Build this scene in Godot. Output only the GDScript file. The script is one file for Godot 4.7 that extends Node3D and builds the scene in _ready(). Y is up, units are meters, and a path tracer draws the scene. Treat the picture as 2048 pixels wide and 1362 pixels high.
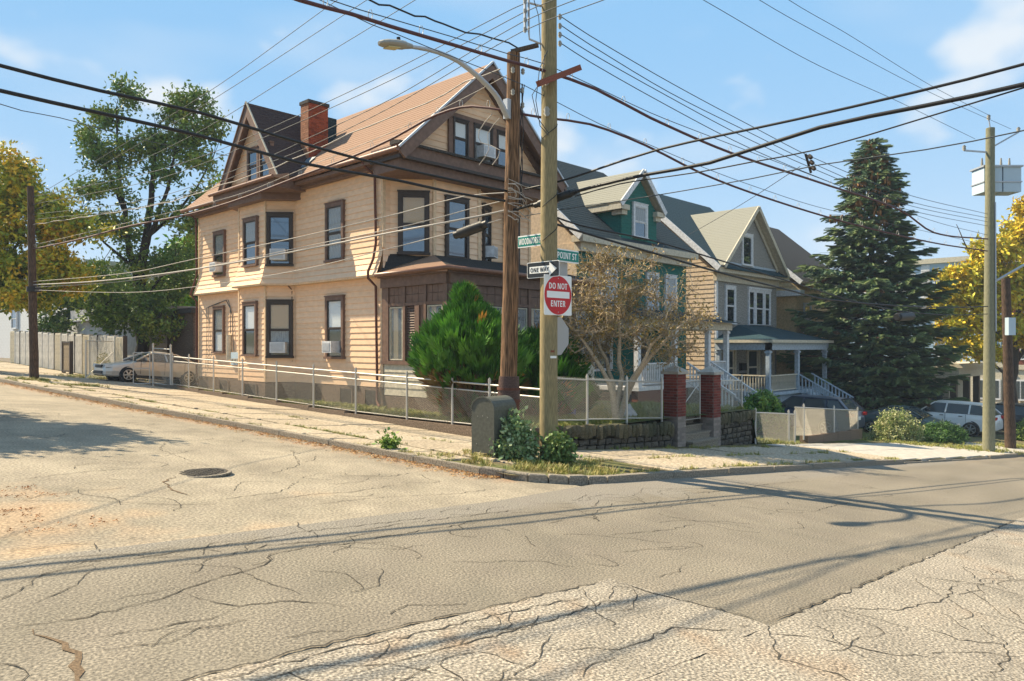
extends Node3D
# A street corner: u runs along the street in front of the houses, v runs up the side street, y is height over the camera.

class MB:
	var V := PackedVector3Array()
	var N := PackedVector3Array()
	var C := PackedColorArray()
	var T := PackedVector2Array()
	var col := Color(1, 1, 1)
	var tinted := false
	func tri(a: Vector3, b: Vector3, c: Vector3) -> void:
		var n := (b - a).cross(c - a)
		if n.length_squared() < 1e-14:
			return
		n = n.normalized()
		V.append(a); V.append(c); V.append(b)
		N.append(n); N.append(n); N.append(n)
		if tinted:
			C.append(col); C.append(col); C.append(col)
	func quad(a: Vector3, b: Vector3, c: Vector3, d: Vector3) -> void:
		tri(a, b, c)
		tri(a, c, d)
	func stri(a: Vector3, b: Vector3, c: Vector3, na: Vector3, nb: Vector3, nc: Vector3) -> void:
		V.append(a); V.append(c); V.append(b)
		N.append(na); N.append(nc); N.append(nb)
		if tinted:
			C.append(col); C.append(col); C.append(col)
	func fan(p: Array) -> void:
		for i in range(1, p.size() - 1):
			tri(p[0], p[i], p[i + 1])
	# a box from its middle and three half axes
	func obox(c: Vector3, x: Vector3, y: Vector3, z: Vector3) -> void:
		if x.cross(y).dot(z) < 0.0:
			x = -x
		quad(c - x - y + z, c + x - y + z, c + x + y + z, c - x + y + z)
		quad(c + x - y - z, c - x - y - z, c - x + y - z, c + x + y - z)
		quad(c + x - y + z, c + x - y - z, c + x + y - z, c + x + y + z)
		quad(c - x - y - z, c - x - y + z, c - x + y + z, c - x + y - z)
		quad(c - x + y + z, c + x + y + z, c + x + y - z, c - x + y - z)
		quad(c - x - y - z, c + x - y - z, c + x - y + z, c - x - y + z)
	func bx(u0: float, u1: float, y0: float, y1: float, v0: float, v1: float) -> void:
		obox(Vector3((u0 + u1) / 2, (y0 + y1) / 2, -(v0 + v1) / 2), Vector3(absf(u1 - u0) / 2, 0, 0), Vector3(0, absf(y1 - y0) / 2, 0), Vector3(0, 0, absf(v1 - v0) / 2))
	# a beam with a rectangular section between two points
	func bar(a: Vector3, b: Vector3, w: float, h: float, up := Vector3.UP) -> void:
		var d := (b - a)
		var x := d.cross(up)
		if x.length() < 1e-5:
			x = d.cross(Vector3.RIGHT)
		x = x.normalized()
		var y := x.cross(d).normalized()
		obox((a + b) / 2, x * w / 2, y * h / 2, d / 2)
	# a prism: an outline (counter-clockwise seen against d) pushed along d
	func prism(p: Array, d: Vector3) -> void:
		var n := p.size()
		var q := []
		for k in n:
			q.append(p[k] + d)
		for k in n:
			var m := (k + 1) % n
			quad(p[k], p[m], q[m], q[k])
		fan(q)
		p = p.duplicate()
		p.reverse()
		fan(p)
	func tube(p: Array, r, sides := 6, caps := true) -> void:
		var n := p.size()
		var rings := []
		var norms := []
		var ref := Vector3.ZERO
		for i in n:
			var d: Vector3 = (p[mini(i + 1, n - 1)] - p[maxi(i - 1, 0)]).normalized()
			if ref == Vector3.ZERO:
				ref = d.cross(Vector3.UP)
				if ref.length() < 0.05:
					ref = d.cross(Vector3.RIGHT)
			var x := (ref - d * ref.dot(d)).normalized()
			ref = x
			var y := d.cross(x)
			var rr: float = r[i] if r is Array else r
			var ring := PackedVector3Array()
			var nn := PackedVector3Array()
			for k in sides:
				var a := TAU * k / sides
				var o := x * cos(a) + y * sin(a)
				ring.append(p[i] + o * rr)
				nn.append(o)
			rings.append(ring)
			norms.append(nn)
		for i in n - 1:
			for k in sides:
				var m := (k + 1) % sides
				stri(rings[i][k], rings[i][m], rings[i + 1][m], norms[i][k], norms[i][m], norms[i + 1][m])
				stri(rings[i][k], rings[i + 1][m], rings[i + 1][k], norms[i][k], norms[i + 1][m], norms[i + 1][k])
		if caps:
			for k in range(1, sides - 1):
				tri(rings[0][0], rings[0][k + 1], rings[0][k])
				tri(rings[n - 1][0], rings[n - 1][k], rings[n - 1][k + 1])
	func mesh(off := Vector3.ZERO) -> ArrayMesh:
		var m := ArrayMesh.new()
		if V.size() == 0:
			return m
		var vv := V
		if off != Vector3.ZERO:
			vv = PackedVector3Array()
			vv.resize(V.size())
			for i in V.size():
				vv[i] = V[i] - off
		var a := []
		a.resize(Mesh.ARRAY_MAX)
		a[Mesh.ARRAY_VERTEX] = vv
		a[Mesh.ARRAY_NORMAL] = N
		if C.size() == V.size():
			a[Mesh.ARRAY_COLOR] = C
		if T.size() == V.size():
			a[Mesh.ARRAY_TEX_UV] = T
		m.add_surface_from_arrays(Mesh.PRIMITIVE_TRIANGLES, a)
		return m

var rng := RandomNumberGenerator.new()
var used := {}
var M := {}
var boards := {}
var org := {}

func P(u: float, y: float, v: float) -> Vector3:
	return Vector3(u, y, -v)

# the height of the street: it falls along u and climbs gently along v
func H(u: float, v: float) -> float:
	var s := -0.083 * clampf(u, -20.0, 36.0)
	if u > 36.0:
		s -= 0.05 * (minf(u, 60.0) - 36.0)
	return -1.65 + s + 0.027 * clampf(v, -30.0, 70.0)

func G(u: float, v: float, up := 0.0) -> Vector3:
	return Vector3(u, H(u, v) + up, -v)

func numbered(n: String) -> String:
	if not used.has(n):
		used[n] = 0
		return n
	used[n] += 1
	return "%s_%03d" % [n, used[n]]

func tag(o: Node3D, label: String, category: String, group := "", kind := "") -> Node3D:
	if label:
		o.set_meta("label", label)
	if category:
		o.set_meta("category", category)
	if group:
		o.set_meta("group", group)
	if kind:
		o.set_meta("kind", kind)
	return o

func thing(n: String, label: String, category: String, base: Vector3, group := "") -> Node3D:
	var o := Node3D.new()
	o.name = numbered(n)
	add_child(o)
	o.position = base
	org[o] = base
	tag(o, label, category, group)
	return o

# one named mesh from a builder, in world coordinates, under a thing, a part or the root
func part(mb: MB, n: String, m: Material, parent: Node3D = null) -> MeshInstance3D:
	var o := MeshInstance3D.new()
	var off: Vector3 = org[parent] if parent else Vector3.ZERO
	o.mesh = mb.mesh(off)
	o.material_override = m
	if parent:
		o.name = n
		parent.add_child(o, true)
		org[o] = off
	else:
		o.name = numbered(n)
		add_child(o)
		org[o] = Vector3.ZERO
	return o

# a thing that is one mesh, its node at its base
func single(mb: MB, n: String, m: Material, base: Vector3, label: String, category: String, group := "") -> MeshInstance3D:
	var o := MeshInstance3D.new()
	o.mesh = mb.mesh(base)
	o.material_override = m
	o.name = numbered(n)
	add_child(o)
	o.position = base
	org[o] = base
	tag(o, label, category, group)
	return o

func struct(mb: MB, n: String, m: Material, parent: Node3D = null) -> MeshInstance3D:
	var o := part(mb, n, m, parent)
	if parent == null:
		o.set_meta("kind", "structure")
	return o

func stuff(o: Node3D) -> Node3D:
	o.set_meta("kind", "stuff")
	return o

# copies of one mesh as foliage, grass and the like
func scatter(n: String, mesh: Mesh, m: Material, where: Array, tints: Array, parent: Node3D = null) -> MultiMeshInstance3D:
	var mm := MultiMesh.new()
	mm.transform_format = MultiMesh.TRANSFORM_3D
	mm.use_colors = true
	mm.mesh = mesh
	mm.instance_count = where.size()
	var off: Vector3 = org[parent] if parent else Vector3.ZERO
	for i in where.size():
		var t: Transform3D = where[i]
		t.origin -= off
		mm.set_instance_transform(i, t)
		mm.set_instance_color(i, tints[i])
	var o := MultiMeshInstance3D.new()
	o.multimesh = mm
	o.material_override = m
	o.set_meta("kind", "stuff")
	if parent:
		o.name = n
		parent.add_child(o, true)
	else:
		o.name = numbered(n)
		add_child(o)
	return o

func rgb(r: float, g: float, b: float) -> Color:
	return Color(r, g, b).linear_to_srgb()

var noises := {}
func noise_tex(key: String, freq: float, lo: float, hi: float, oct := 4, kind := FastNoiseLite.TYPE_SIMPLEX_SMOOTH, size := 512) -> NoiseTexture2D:
	if noises.has(key):
		return noises[key]
	var f := FastNoiseLite.new()
	f.noise_type = kind
	f.frequency = freq
	f.fractal_octaves = oct
	f.seed = key.hash() % 1000
	var t := NoiseTexture2D.new()
	t.width = size
	t.height = size
	t.seamless = true
	t.noise = f
	var g := Gradient.new()
	g.set_color(0, Color(lo, lo, lo))
	g.set_color(1, Color(hi, hi, hi))
	t.color_ramp = g
	noises[key] = t
	return t

# a material from a linear base colour, with an optional pattern laid over it in world space
func mat(n: String, c: Color, rough := 0.8, tex: Texture2D = null, scale := Vector3.ONE, bump: Texture2D = null, depth := 0.0) -> StandardMaterial3D:
	var m := StandardMaterial3D.new()
	m.resource_name = n
	m.albedo_color = c.linear_to_srgb()
	m.roughness = rough
	m.metallic_specular = 0.4
	if tex:
		m.albedo_texture = tex
	if tex or bump:
		m.uv1_triplanar = true
		m.uv1_world_triplanar = true
		m.uv1_scale = scale
		m.uv1_triplanar_sharpness = 4.0
	if bump:
		m.heightmap_enabled = true
		m.heightmap_texture = bump
		m.heightmap_scale = depth
	M[n] = m
	return m

func metal(n: String, c: Color, rough: float, metallic := 0.9) -> StandardMaterial3D:
	var m := mat(n, c, rough)
	m.metallic = metallic
	m.metallic_specular = 0.5
	return m

func tinted_mat(n: String, rough := 0.8, tex: Texture2D = null, scale := Vector3.ONE, bump: Texture2D = null, depth := 0.0) -> StandardMaterial3D:
	var m := mat(n, Color(1, 1, 1), rough, tex, scale, bump, depth)
	m.vertex_color_use_as_albedo = true
	return m

func leaf_mat(n: String, through := 0.35) -> StandardMaterial3D:
	var m := tinted_mat(n, 0.55)
	m.backlight_enabled = true
	m.backlight = Color(through, through, through)
	m.cull_mode = BaseMaterial3D.CULL_DISABLED
	return m

# a wall face: its left end and right end as seen from outside
func face(u0: float, v0: float, u1: float, v1: float) -> Dictionary:
	var a := P(u0, 0, v0)
	var b := P(u1, 0, v1)
	var r := (b - a).normalized()
	return {"o": a, "r": r, "n": r.cross(Vector3.UP), "w": a.distance_to(b)}

func on(f: Dictionary, x: float, y: float, z := 0.0) -> Vector3:
	return f.o + f.r * x + Vector3(0, y, 0) + f.n * z

# a box on a face, from x0 to x1, y0 to y1, z0 to z1 outwards
func fbox(mb: MB, f: Dictionary, x0: float, x1: float, y0: float, y1: float, z0: float, z1: float) -> void:
	mb.obox(on(f, (x0 + x1) / 2, (y0 + y1) / 2, (z0 + z1) / 2), f.r * (x1 - x0) / 2, Vector3(0, (y1 - y0) / 2, 0), f.n * (z1 - z0) / 2)

# one clapboard; bottom edge l0..r0 at depth zb, top edge l1..r1 at depth zt
func board_shape(mb: MB, o: Vector3, r: Vector3, n: Vector3, l0: float, r0: float, l1: float, r1: float, h: float, zb: float, zt: float, lip := 0.028) -> void:
	var up := Vector3(0, 1, 0)
	var a := o + r * l0 + n * (zb + lip)
	var b := o + r * r0 + n * (zb + lip)
	var c := o + r * r1 + up * h + n * (zt + 0.006)
	var d := o + r * l1 + up * h + n * (zt + 0.006)
	var e := o + r * l0 + n * (zb - 0.01)
	var g := o + r * r0 + n * (zb - 0.01)
	mb.quad(a, b, c, d)
	mb.quad(e, g, b, a)
	mb.tri(e, a, d)
	mb.tri(b, g, c)

func board(parent: Node3D, f: Dictionary, y: float, l0: float, r0: float, l1: float, r1: float, h: float, zb: float, zt: float, m: Material, n := "siding_board") -> void:
	var key := "%.3f %.3f %.3f %.3f %.3f %.3f %.3f" % [l0, r0, l1, r1, h, zb, zt]
	if not boards.has(key):
		var mb := MB.new()
		board_shape(mb, Vector3.ZERO, Vector3.RIGHT, Vector3(0, 0, 1), l0, r0, l1, r1, h, zb, zt)
		boards[key] = mb.mesh()
	var o := MeshInstance3D.new()
	o.mesh = boards[key]
	o.material_override = m
	o.transform = Transform3D(Basis(f.r, Vector3.UP, f.n), on(f, 0, y) - org[parent])
	o.name = n
	parent.add_child(o, true)

func _ready() -> void:
	rng.seed = 20241
	camera_and_sky()
	materials()
	terrain()
	sidewalks()
	house_one()
	house_two()
	house_three()
	house_four()
	far_buildings()
	fences()
	stone_wall()
	poles()
	signs()
	wires()
	trees()
	plants()
	cars()
	small_things()

func camera_and_sky() -> void:
	var cam := Camera3D.new()
	cam.name = "camera"
	add_child(cam)
	cam.near = 0.1
	cam.far = 900.0
	cam.projection = Camera3D.PROJECTION_FRUSTUM
	cam.size = 2.0 * cam.near * 681.0 / 1500.0
	cam.frustum_offset = Vector2(0, cam.near * 11.0 / 1500.0)
	cam.look_at_from_position(Vector3.ZERO, P(0.7254, 0, 0.6884), Vector3.UP)
	cam.current = true
	var sun := DirectionalLight3D.new()
	sun.name = "sun"
	add_child(sun)
	sun.light_energy = 1.6
	sun.light_color = Color(1.0, 0.93, 0.80)
	sun.light_angular_distance = 0.5
	sun.shadow_enabled = true
	var to_sun := P(-0.31 * 0.69, 0.724, 0.95 * 0.69).normalized()
	sun.look_at_from_position(to_sun * 50.0, Vector3.ZERO, Vector3.UP)
	var env := Environment.new()
	env.background_mode = Environment.BG_SKY
	env.tonemap_mode = Environment.TONE_MAPPER_LINEAR
	env.tonemap_exposure = 2.2
	env.sdfgi_enabled = true
	env.ssao_enabled = true
	env.ssil_enabled = true
	var sky := Sky.new()
	var pm := PanoramaSkyMaterial.new()
	pm.panorama = ImageTexture.create_from_image(sky_image(to_sun))
	sky.sky_material = pm
	env.sky = sky
	env.fog_enabled = true
	env.fog_density = 0.0006
	env.fog_light_color = Color(0.85, 0.92, 1.0)
	var we := WorldEnvironment.new()
	we.name = "world_environment"
	we.environment = env
	add_child(we)

# clear autumn air, paler towards the horizon and the sun, with a few soft clouds
func sky_image(to_sun: Vector3) -> Image:
	var w := 1536
	var h := 768
	var im := Image.create(w, h, false, Image.FORMAT_RGBF)
	var f := FastNoiseLite.new()
	f.seed = 5
	f.noise_type = FastNoiseLite.TYPE_SIMPLEX_SMOOTH
	f.frequency = 2.2
	f.fractal_octaves = 5
	var f2 := FastNoiseLite.new()
	f2.seed = 9
	f2.frequency = 0.9
	f2.fractal_octaves = 3
	var fw := Vector3(0.7254, 0, -0.6884)
	var rt := Vector3(0.6884, 0, 0.7254)
	# cloud banks: direction (right, up over forward) and size
	var banks := [[-0.57, 0.43, 0.20, 0.085, 1.0], [0.125, 0.285, 0.105, 0.055, 1.0], [0.66, 0.455, 0.10, 0.075, 0.8], [0.40, 0.265, 0.16, 0.035, 0.45], [-0.45, 0.36, 0.14, 0.03, 0.4], [-1.5, 0.5, 0.4, 0.12, 0.7], [1.4, 0.6, 0.35, 0.14, 0.7]]
	for y in h:
		var el := (0.5 - (y + 0.5) / h) * PI
		var sy := sin(el)
		var cy := cos(el)
		for x in w:
			var az := ((x + 0.5) / w - 0.5) * TAU
			var d := Vector3(sin(az) * cy, sy, -cos(az) * cy)
			var c: Color
			if sy < -0.02:
				c = Color(0.16, 0.155, 0.14)
			else:
				var e := maxf(sy, 0.0)
				var k := pow(1.0 - e, 5.0)
				c = Color(0.125, 0.26, 0.42).lerp(Color(0.37, 0.43, 0.475), k)
				var s := maxf(d.dot(to_sun), 0.0)
				c = c.lerp(Color(0.60, 0.59, 0.56), 0.55 * pow(s, 8.0) + 0.16 * pow(s, 2.0) * k)
				var thin := f2.get_noise_3d(d.x * 3.0, d.y * 9.0, d.z * 3.0)
				var cl := clampf((thin - 0.02) * 1.2, 0.0, 1.0) * 0.30 * clampf(e * 6.0, 0.0, 1.0)
				var z := d.dot(fw)
				if z > 0.05:
					var q := Vector2(d.dot(rt) / z, d.y / z)
					var nn := f.get_noise_3d(d.x * 4.0, d.y * 8.0, d.z * 4.0)
					for b in banks:
						var rr := Vector2((q.x - b[0]) / b[2], (q.y - b[1]) / b[3]).length()
						if rr < 2.0:
							cl = maxf(cl, clampf((1.2 - rr + nn * 0.4) * 1.3, 0.0, 1.0) * b[4])
				else:
					cl = maxf(cl, clampf((f.get_noise_3d(d.x * 2.0, d.y * 4.0, d.z * 2.0) - 0.1) * 2.0, 0.0, 0.8) * clampf(e * 4.0, 0.0, 1.0))
				c = c.lerp(Color(0.42, 0.435, 0.445), clampf(cl, 0.0, 1.0))
			im.set_pixel(x, y, c)
	return im

func materials() -> void:
	var fine := noise_tex("fine", 0.06, 0.72, 1.0, 5)
	var soft := noise_tex("soft", 0.012, 0.80, 1.0, 4)
	var coarse := noise_tex("coarse", 0.03, 0.55, 1.0, 5)
	var grit := noise_tex("grit", 0.22, 0.0, 1.0, 3)
	var grain := noise_tex("grain", 0.03, 0.45, 1.0, 5)
	var cells := noise_tex("cells", 0.12, 0.0, 1.0, 2, FastNoiseLite.TYPE_CELLULAR)
	var speck := noise_tex("speck", 0.25, 0.62, 1.0, 3)
	var grit2 := noise_tex("grit2", 0.07, 0.0, 1.0, 5)
	tinted_mat("asphalt_old", 0.9, noise_tex("old_grain", 0.05, 0.60, 1.0, 5), Vector3(0.83, 0.83, 0.83), grit2, 0.6)
	tinted_mat("asphalt", 0.85, noise_tex("new_grain", 0.075, 0.50, 1.0, 5), Vector3(0.9, 0.9, 0.9), grit2, 0.8)
	tinted_mat("asphalt_light", 0.9, noise_tex("pebble", 0.085, 0.32, 1.0, 4), Vector3(0.8, 0.8, 0.8), grit2, 0.9)
	mat("crack", Color(0.09, 0.078, 0.062), 1.0, coarse, Vector3(3, 3, 3))
	mat("earth_crack", Color(0.22, 0.15, 0.09), 1.0, coarse, Vector3(3, 3, 3))
	for k in 3:
		mat("slab%d" % k, [Color(0.60, 0.49, 0.35), Color(0.55, 0.45, 0.325), Color(0.64, 0.53, 0.385)][k], 0.9, coarse, Vector3(0.7, 0.7, 0.7), grit, 0.4)
	mat("concrete", Color(0.42, 0.37, 0.29), 0.9, coarse, Vector3(0.6, 0.6, 0.6), grit, 0.4)
	mat("pale_concrete", Color(0.50, 0.46, 0.40), 0.9, soft, Vector3(0.5, 0.5, 0.5), grit, 0.3)
	mat("kerbstone", Color(0.42, 0.36, 0.28), 0.9, coarse, Vector3(1.5, 1.5, 1.5), grit, 0.6)
	mat("low_wall", Color(0.31, 0.22, 0.155), 0.9, coarse, Vector3(1.2, 1.2, 1.2), grit, 0.5)
	tinted_mat("earth", 1.0, coarse, Vector3(0.5, 0.5, 0.5), grit, 1.0)
	for k in 3:
		mat("siding%d" % k, [Color(0.86, 0.585, 0.375), Color(0.83, 0.565, 0.36), Color(0.88, 0.61, 0.40)][k], 0.6, noise_tex("faint", 0.012, 0.92, 1.0, 4), Vector3(0.5, 0.9, 0.5))
	mat("siding_core", Color(0.45, 0.29, 0.16), 0.8)
	mat("siding_trim", Color(0.83, 0.59, 0.37), 0.6, soft)
	mat("brown_trim", Color(0.20, 0.118, 0.085), 0.6, soft, Vector3(0.8, 0.8, 0.8))
	mat("dark_trim", Color(0.045, 0.032, 0.026), 0.5)
	mat("copper_gutter", Color(0.25, 0.12, 0.075), 0.4, soft)
	mat("roof_tan", Color(0.37, 0.225, 0.15), 0.95, fine, Vector3(1.3, 1.3, 1.3), grit, 0.4)
	mat("roof_dark_red", Color(0.085, 0.05, 0.045), 0.95, coarse, Vector3(1.0, 1.0, 1.0), grit, 0.4)
	mat("roof_black", Color(0.05, 0.048, 0.048), 0.9, coarse, Vector3(1.2, 1.2, 1.2), grit, 0.4)
	mat("roof_slate", Color(0.03, 0.06, 0.075), 0.9, coarse, Vector3(0.8, 0.8, 0.8), grit, 0.4)
	mat("roof_teal", Color(0.03, 0.085, 0.11), 0.9, coarse, Vector3(0.9, 0.9, 0.9), grit, 0.4)
	mat("roof_pale", Color(0.33, 0.325, 0.275), 0.95, fine, Vector3(1.1, 1.1, 1.1), grit, 0.4)
	mat("roof_grey", Color(0.085, 0.075, 0.07), 0.95, coarse, Vector3(0.9, 0.9, 0.9), grit, 0.4)
	mat("lead", Color(0.10, 0.14, 0.17), 0.5)
	tinted_mat("brick", 0.9, fine, Vector3(3, 3, 3), grit, 0.3)
	mat("foundation", Color(0.24, 0.165, 0.12), 0.9, coarse, Vector3(0.7, 0.7, 0.7), grit, 0.5)
	mat("cream", Color(0.62, 0.56, 0.44), 0.7, soft)
	mat("white", Color(0.75, 0.76, 0.78), 0.6, soft)
	mat("white_wall", Color(0.66, 0.64, 0.60), 0.8, soft, Vector3(0.4, 0.4, 0.4))
	mat("blue_grey", Color(0.42, 0.50, 0.58), 0.7, soft)
	mat("grey_siding", Color(0.40, 0.385, 0.355), 0.8, coarse, Vector3(0.7, 0.7, 0.7))
	mat("beige_siding", Color(0.64, 0.51, 0.37), 0.8, soft)
	mat("ochre_siding", Color(0.74, 0.54, 0.29), 0.8, soft)
	mat("green_shingle", Color(0.018, 0.15, 0.125), 0.8, soft, Vector3(1.5, 1.5, 1.5))
	mat("red_brick", Color(0.26, 0.085, 0.05), 0.9, coarse, Vector3(1.2, 1.2, 1.2), grit, 0.4)
	mat("dark_room", Color(0.012, 0.012, 0.013), 0.9)
	mat("curtain", Color(0.36, 0.36, 0.34), 0.9, noise_tex("folds", 0.02, 0.5, 1.0, 2), Vector3(6, 0.2, 6))
	mat("blind", Color(0.60, 0.62, 0.62), 0.8)
	mat("warm_curtain", Color(0.45, 0.30, 0.14), 0.9)
	var g := mat("glass", Color(0.75, 0.85, 0.9, 1.0), 0.03)
	g.albedo_color.a = 0.12
	g.transparency = BaseMaterial3D.TRANSPARENCY_ALPHA
	g.metallic_specular = 0.9
	var dg := mat("dark_glass", Color(0.17, 0.20, 0.23), 0.05)
	dg.metallic = 0.9
	var cg := mat("car_glass", Color(0.05, 0.06, 0.065), 0.03)
	cg.metallic_specular = 0.45
	mat("pole_brown", Color(0.42, 0.235, 0.125), 0.9, noise_tex("streak", 0.02, 0.22, 1.0, 5), Vector3(2.6, 0.16, 2.6), grain, 1.2)
	mat("pole_tan", Color(0.40, 0.32, 0.17), 0.9, noise_tex("streak2", 0.03, 0.62, 1.0, 5), Vector3(4.5, 0.25, 4.5), grain, 0.5)
	mat("pole_dark", Color(0.20, 0.125, 0.085), 0.9, noise_tex("streak", 0, 0, 0), Vector3(5.0, 0.3, 5.0), grain, 0.8)
	mat("pole_green", Color(0.32, 0.31, 0.20), 0.9, noise_tex("streak2", 0, 0, 0), Vector3(4.5, 0.25, 4.5), grain, 0.4)
	mat("rust", Color(0.20, 0.075, 0.05), 0.8, coarse, Vector3(2, 2, 2))
	mat("sleeve", Color(0.13, 0.075, 0.065), 0.55, coarse, Vector3(2, 2, 2))
	mat("orange_arm", Color(0.36, 0.115, 0.07), 0.8, coarse, Vector3(3, 3, 3))
	metal("galvanized", Color(0.52, 0.50, 0.46), 0.5, 0.35)
	metal("fence_wire", Color(0.46, 0.43, 0.37), 0.5, 0.3)
	metal("steel", Color(0.42, 0.44, 0.47), 0.45, 0.5)
	metal("alu", Color(0.62, 0.64, 0.66), 0.3, 0.9)
	mat("black_cable", Color(0.012, 0.012, 0.014), 0.5)
	mat("grey_cable", Color(0.36, 0.33, 0.30), 0.6)
	mat("thin_cable", Color(0.05, 0.06, 0.07), 0.6)
	mat("red_cable", Color(0.085, 0.032, 0.034), 0.6)
	mat("black_plastic", Color(0.02, 0.02, 0.022), 0.5)
	mat("rubber", Color(0.016, 0.016, 0.017), 0.85)
	mat("lamp_grey", Color(0.30, 0.29, 0.26), 0.5)
	mat("lens", Color(0.55, 0.48, 0.26), 0.4)
	mat("mailbox", Color(0.11, 0.112, 0.092), 0.55, soft, Vector3(2, 2, 2))
	mat("sign_white", Color(0.78, 0.78, 0.76), 0.45)
	mat("sign_red", Color(0.50, 0.012, 0.018), 0.4)
	mat("sign_black", Color(0.02, 0.024, 0.03), 0.4)
	mat("sign_green", Color(0.0, 0.20, 0.16), 0.4)
	mat("sign_back", Color(0.36, 0.36, 0.36), 0.5)
	mat("transformer", Color(0.42, 0.52, 0.60), 0.5)
	mat("bark", Color(0.10, 0.075, 0.055), 0.95, coarse, Vector3(3, 0.8, 3), grain, 1.5)
	mat("dark_bark", Color(0.05, 0.038, 0.03), 0.95, coarse, Vector3(3, 0.8, 3), grain, 1.5)
	mat("rust_bark", Color(0.24, 0.13, 0.07), 0.95)
	mat("pale_bark", Color(0.68, 0.54, 0.38), 0.9, coarse, Vector3(4, 1, 4))
	leaf_mat("leaf", 0.5)
	leaf_mat("needle", 0.15)
	leaf_mat("blade", 0.4)
	tinted_mat("stone", 0.9, coarse, Vector3(2.0, 2.0, 2.0), grit, 1.0)
	var silver := mat("silver_paint", Color(0.52, 0.50, 0.46), 0.3)
	silver.metallic = 0.4
	silver.clearcoat_enabled = true
	silver.clearcoat = 1.0
	for q in [["white_paint", Color(0.72, 0.72, 0.71)], ["navy_paint", Color(0.02, 0.035, 0.07)], ["teal_paint", Color(0.015, 0.05, 0.055)], ["black_paint", Color(0.015, 0.016, 0.018)]]:
		var m := mat(q[0], q[1], 0.3)
		m.clearcoat_enabled = true
		m.clearcoat = 1.0
	mat("red_lens", Color(0.42, 0.02, 0.02), 0.25)
	mat("clear_lens", Color(0.6, 0.62, 0.63), 0.15)
	mat("blue_bin", Color(0.03, 0.06, 0.28), 0.5)
	mat("iron", Color(0.10, 0.085, 0.07), 0.7, coarse, Vector3(4, 4, 4), grit, 0.6)
	mat("yellow", Color(0.55, 0.33, 0.02), 0.6)
	mat("weathered_board", Color(0.45, 0.36, 0.25), 0.9, grain, Vector3(3, 0.3, 3))
	mat("fence_wood", Color(0.16, 0.12, 0.09), 0.9, grain, Vector3(4, 0.4, 4))

# the kerb line, from far up the side street round the corner and down the front street
const KERB := [[6.2, 75.0], [6.75, 48.0], [7.17, 33.2], [7.44, 26.2], [7.68, 21.6], [8.15, 16.5], [8.36, 13.0], [8.5, 10.5], [8.6, 8.9], [8.85, 8.05], [9.35, 7.62], [10.2, 7.48], [14.1, 7.3], [21.7, 6.9], [32.0, 6.2], [45.0, 5.6], [80.0, 4.6]]

func kerb_u(v: float) -> float:
	for i in range(0, 9):
		if v >= KERB[i + 1][1]:
			var k: float = clampf((v - KERB[i + 1][1]) / (KERB[i][1] - KERB[i + 1][1]), 0.0, 1.0)
			return lerpf(KERB[i + 1][0], KERB[i][0], k)
	return KERB[9][0]

func kerb_v(u: float) -> float:
	for i in range(9, KERB.size() - 1):
		if u <= KERB[i + 1][0]:
			var k: float = clampf((u - KERB[i][0]) / (KERB[i + 1][0] - KERB[i][0]), 0.0, 1.0)
			return lerpf(KERB[i][1], KERB[i + 1][1], k)
	return KERB[KERB.size() - 1][1]

# the level of the gardens behind the pavement
func yard(u: float, v: float) -> float:
	var h := H(u, v)
	if u < 23.3:
		return maxf(h + 0.12, -1.93 - 0.012 * (u - 12.9))
	return h + 0.1

# a sheet over a grid, with colours from fn(u, v) and heights from fh(u, v)
func sheet(us: Array, vs: Array, fh: Callable, fc: Callable) -> MB:
	var mb := MB.new()
	mb.tinted = true
	var pts := []
	var cols := []
	var nrm := []
	for i in us.size():
		var row := []
		var crow := []
		var nrow := []
		for j in vs.size():
			var h: float = fh.call(us[i], vs[j])
			row.append(P(us[i], h, vs[j]))
			crow.append(fc.call(us[i], vs[j]))
			var du: float = fh.call(us[i] + 0.05, vs[j]) - h
			var dv: float = fh.call(us[i], vs[j] + 0.05) - h
			nrow.append(Vector3(-du / 0.05, 1.0, dv / 0.05).normalized())
		pts.append(row)
		cols.append(crow)
		nrm.append(nrow)
	for i in us.size() - 1:
		for j in vs.size() - 1:
			for t in [[[0, 0], [1, 0], [1, 1]], [[0, 0], [1, 1], [0, 1]]]:
				for q in [t[0], t[2], t[1]]:
					mb.V.append(pts[i + q[0]][j + q[1]])
					mb.N.append(nrm[i + q[0]][j + q[1]])
					mb.C.append(cols[i + q[0]][j + q[1]])
	return mb

func steps(a: float, b: float, d: float) -> Array:
	var r := []
	var n := int(ceil((b - a) / d))
	for i in n + 1:
		r.append(lerpf(a, b, float(i) / n))
	return r

var fn_a := FastNoiseLite.new()
var fn_b := FastNoiseLite.new()

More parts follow.
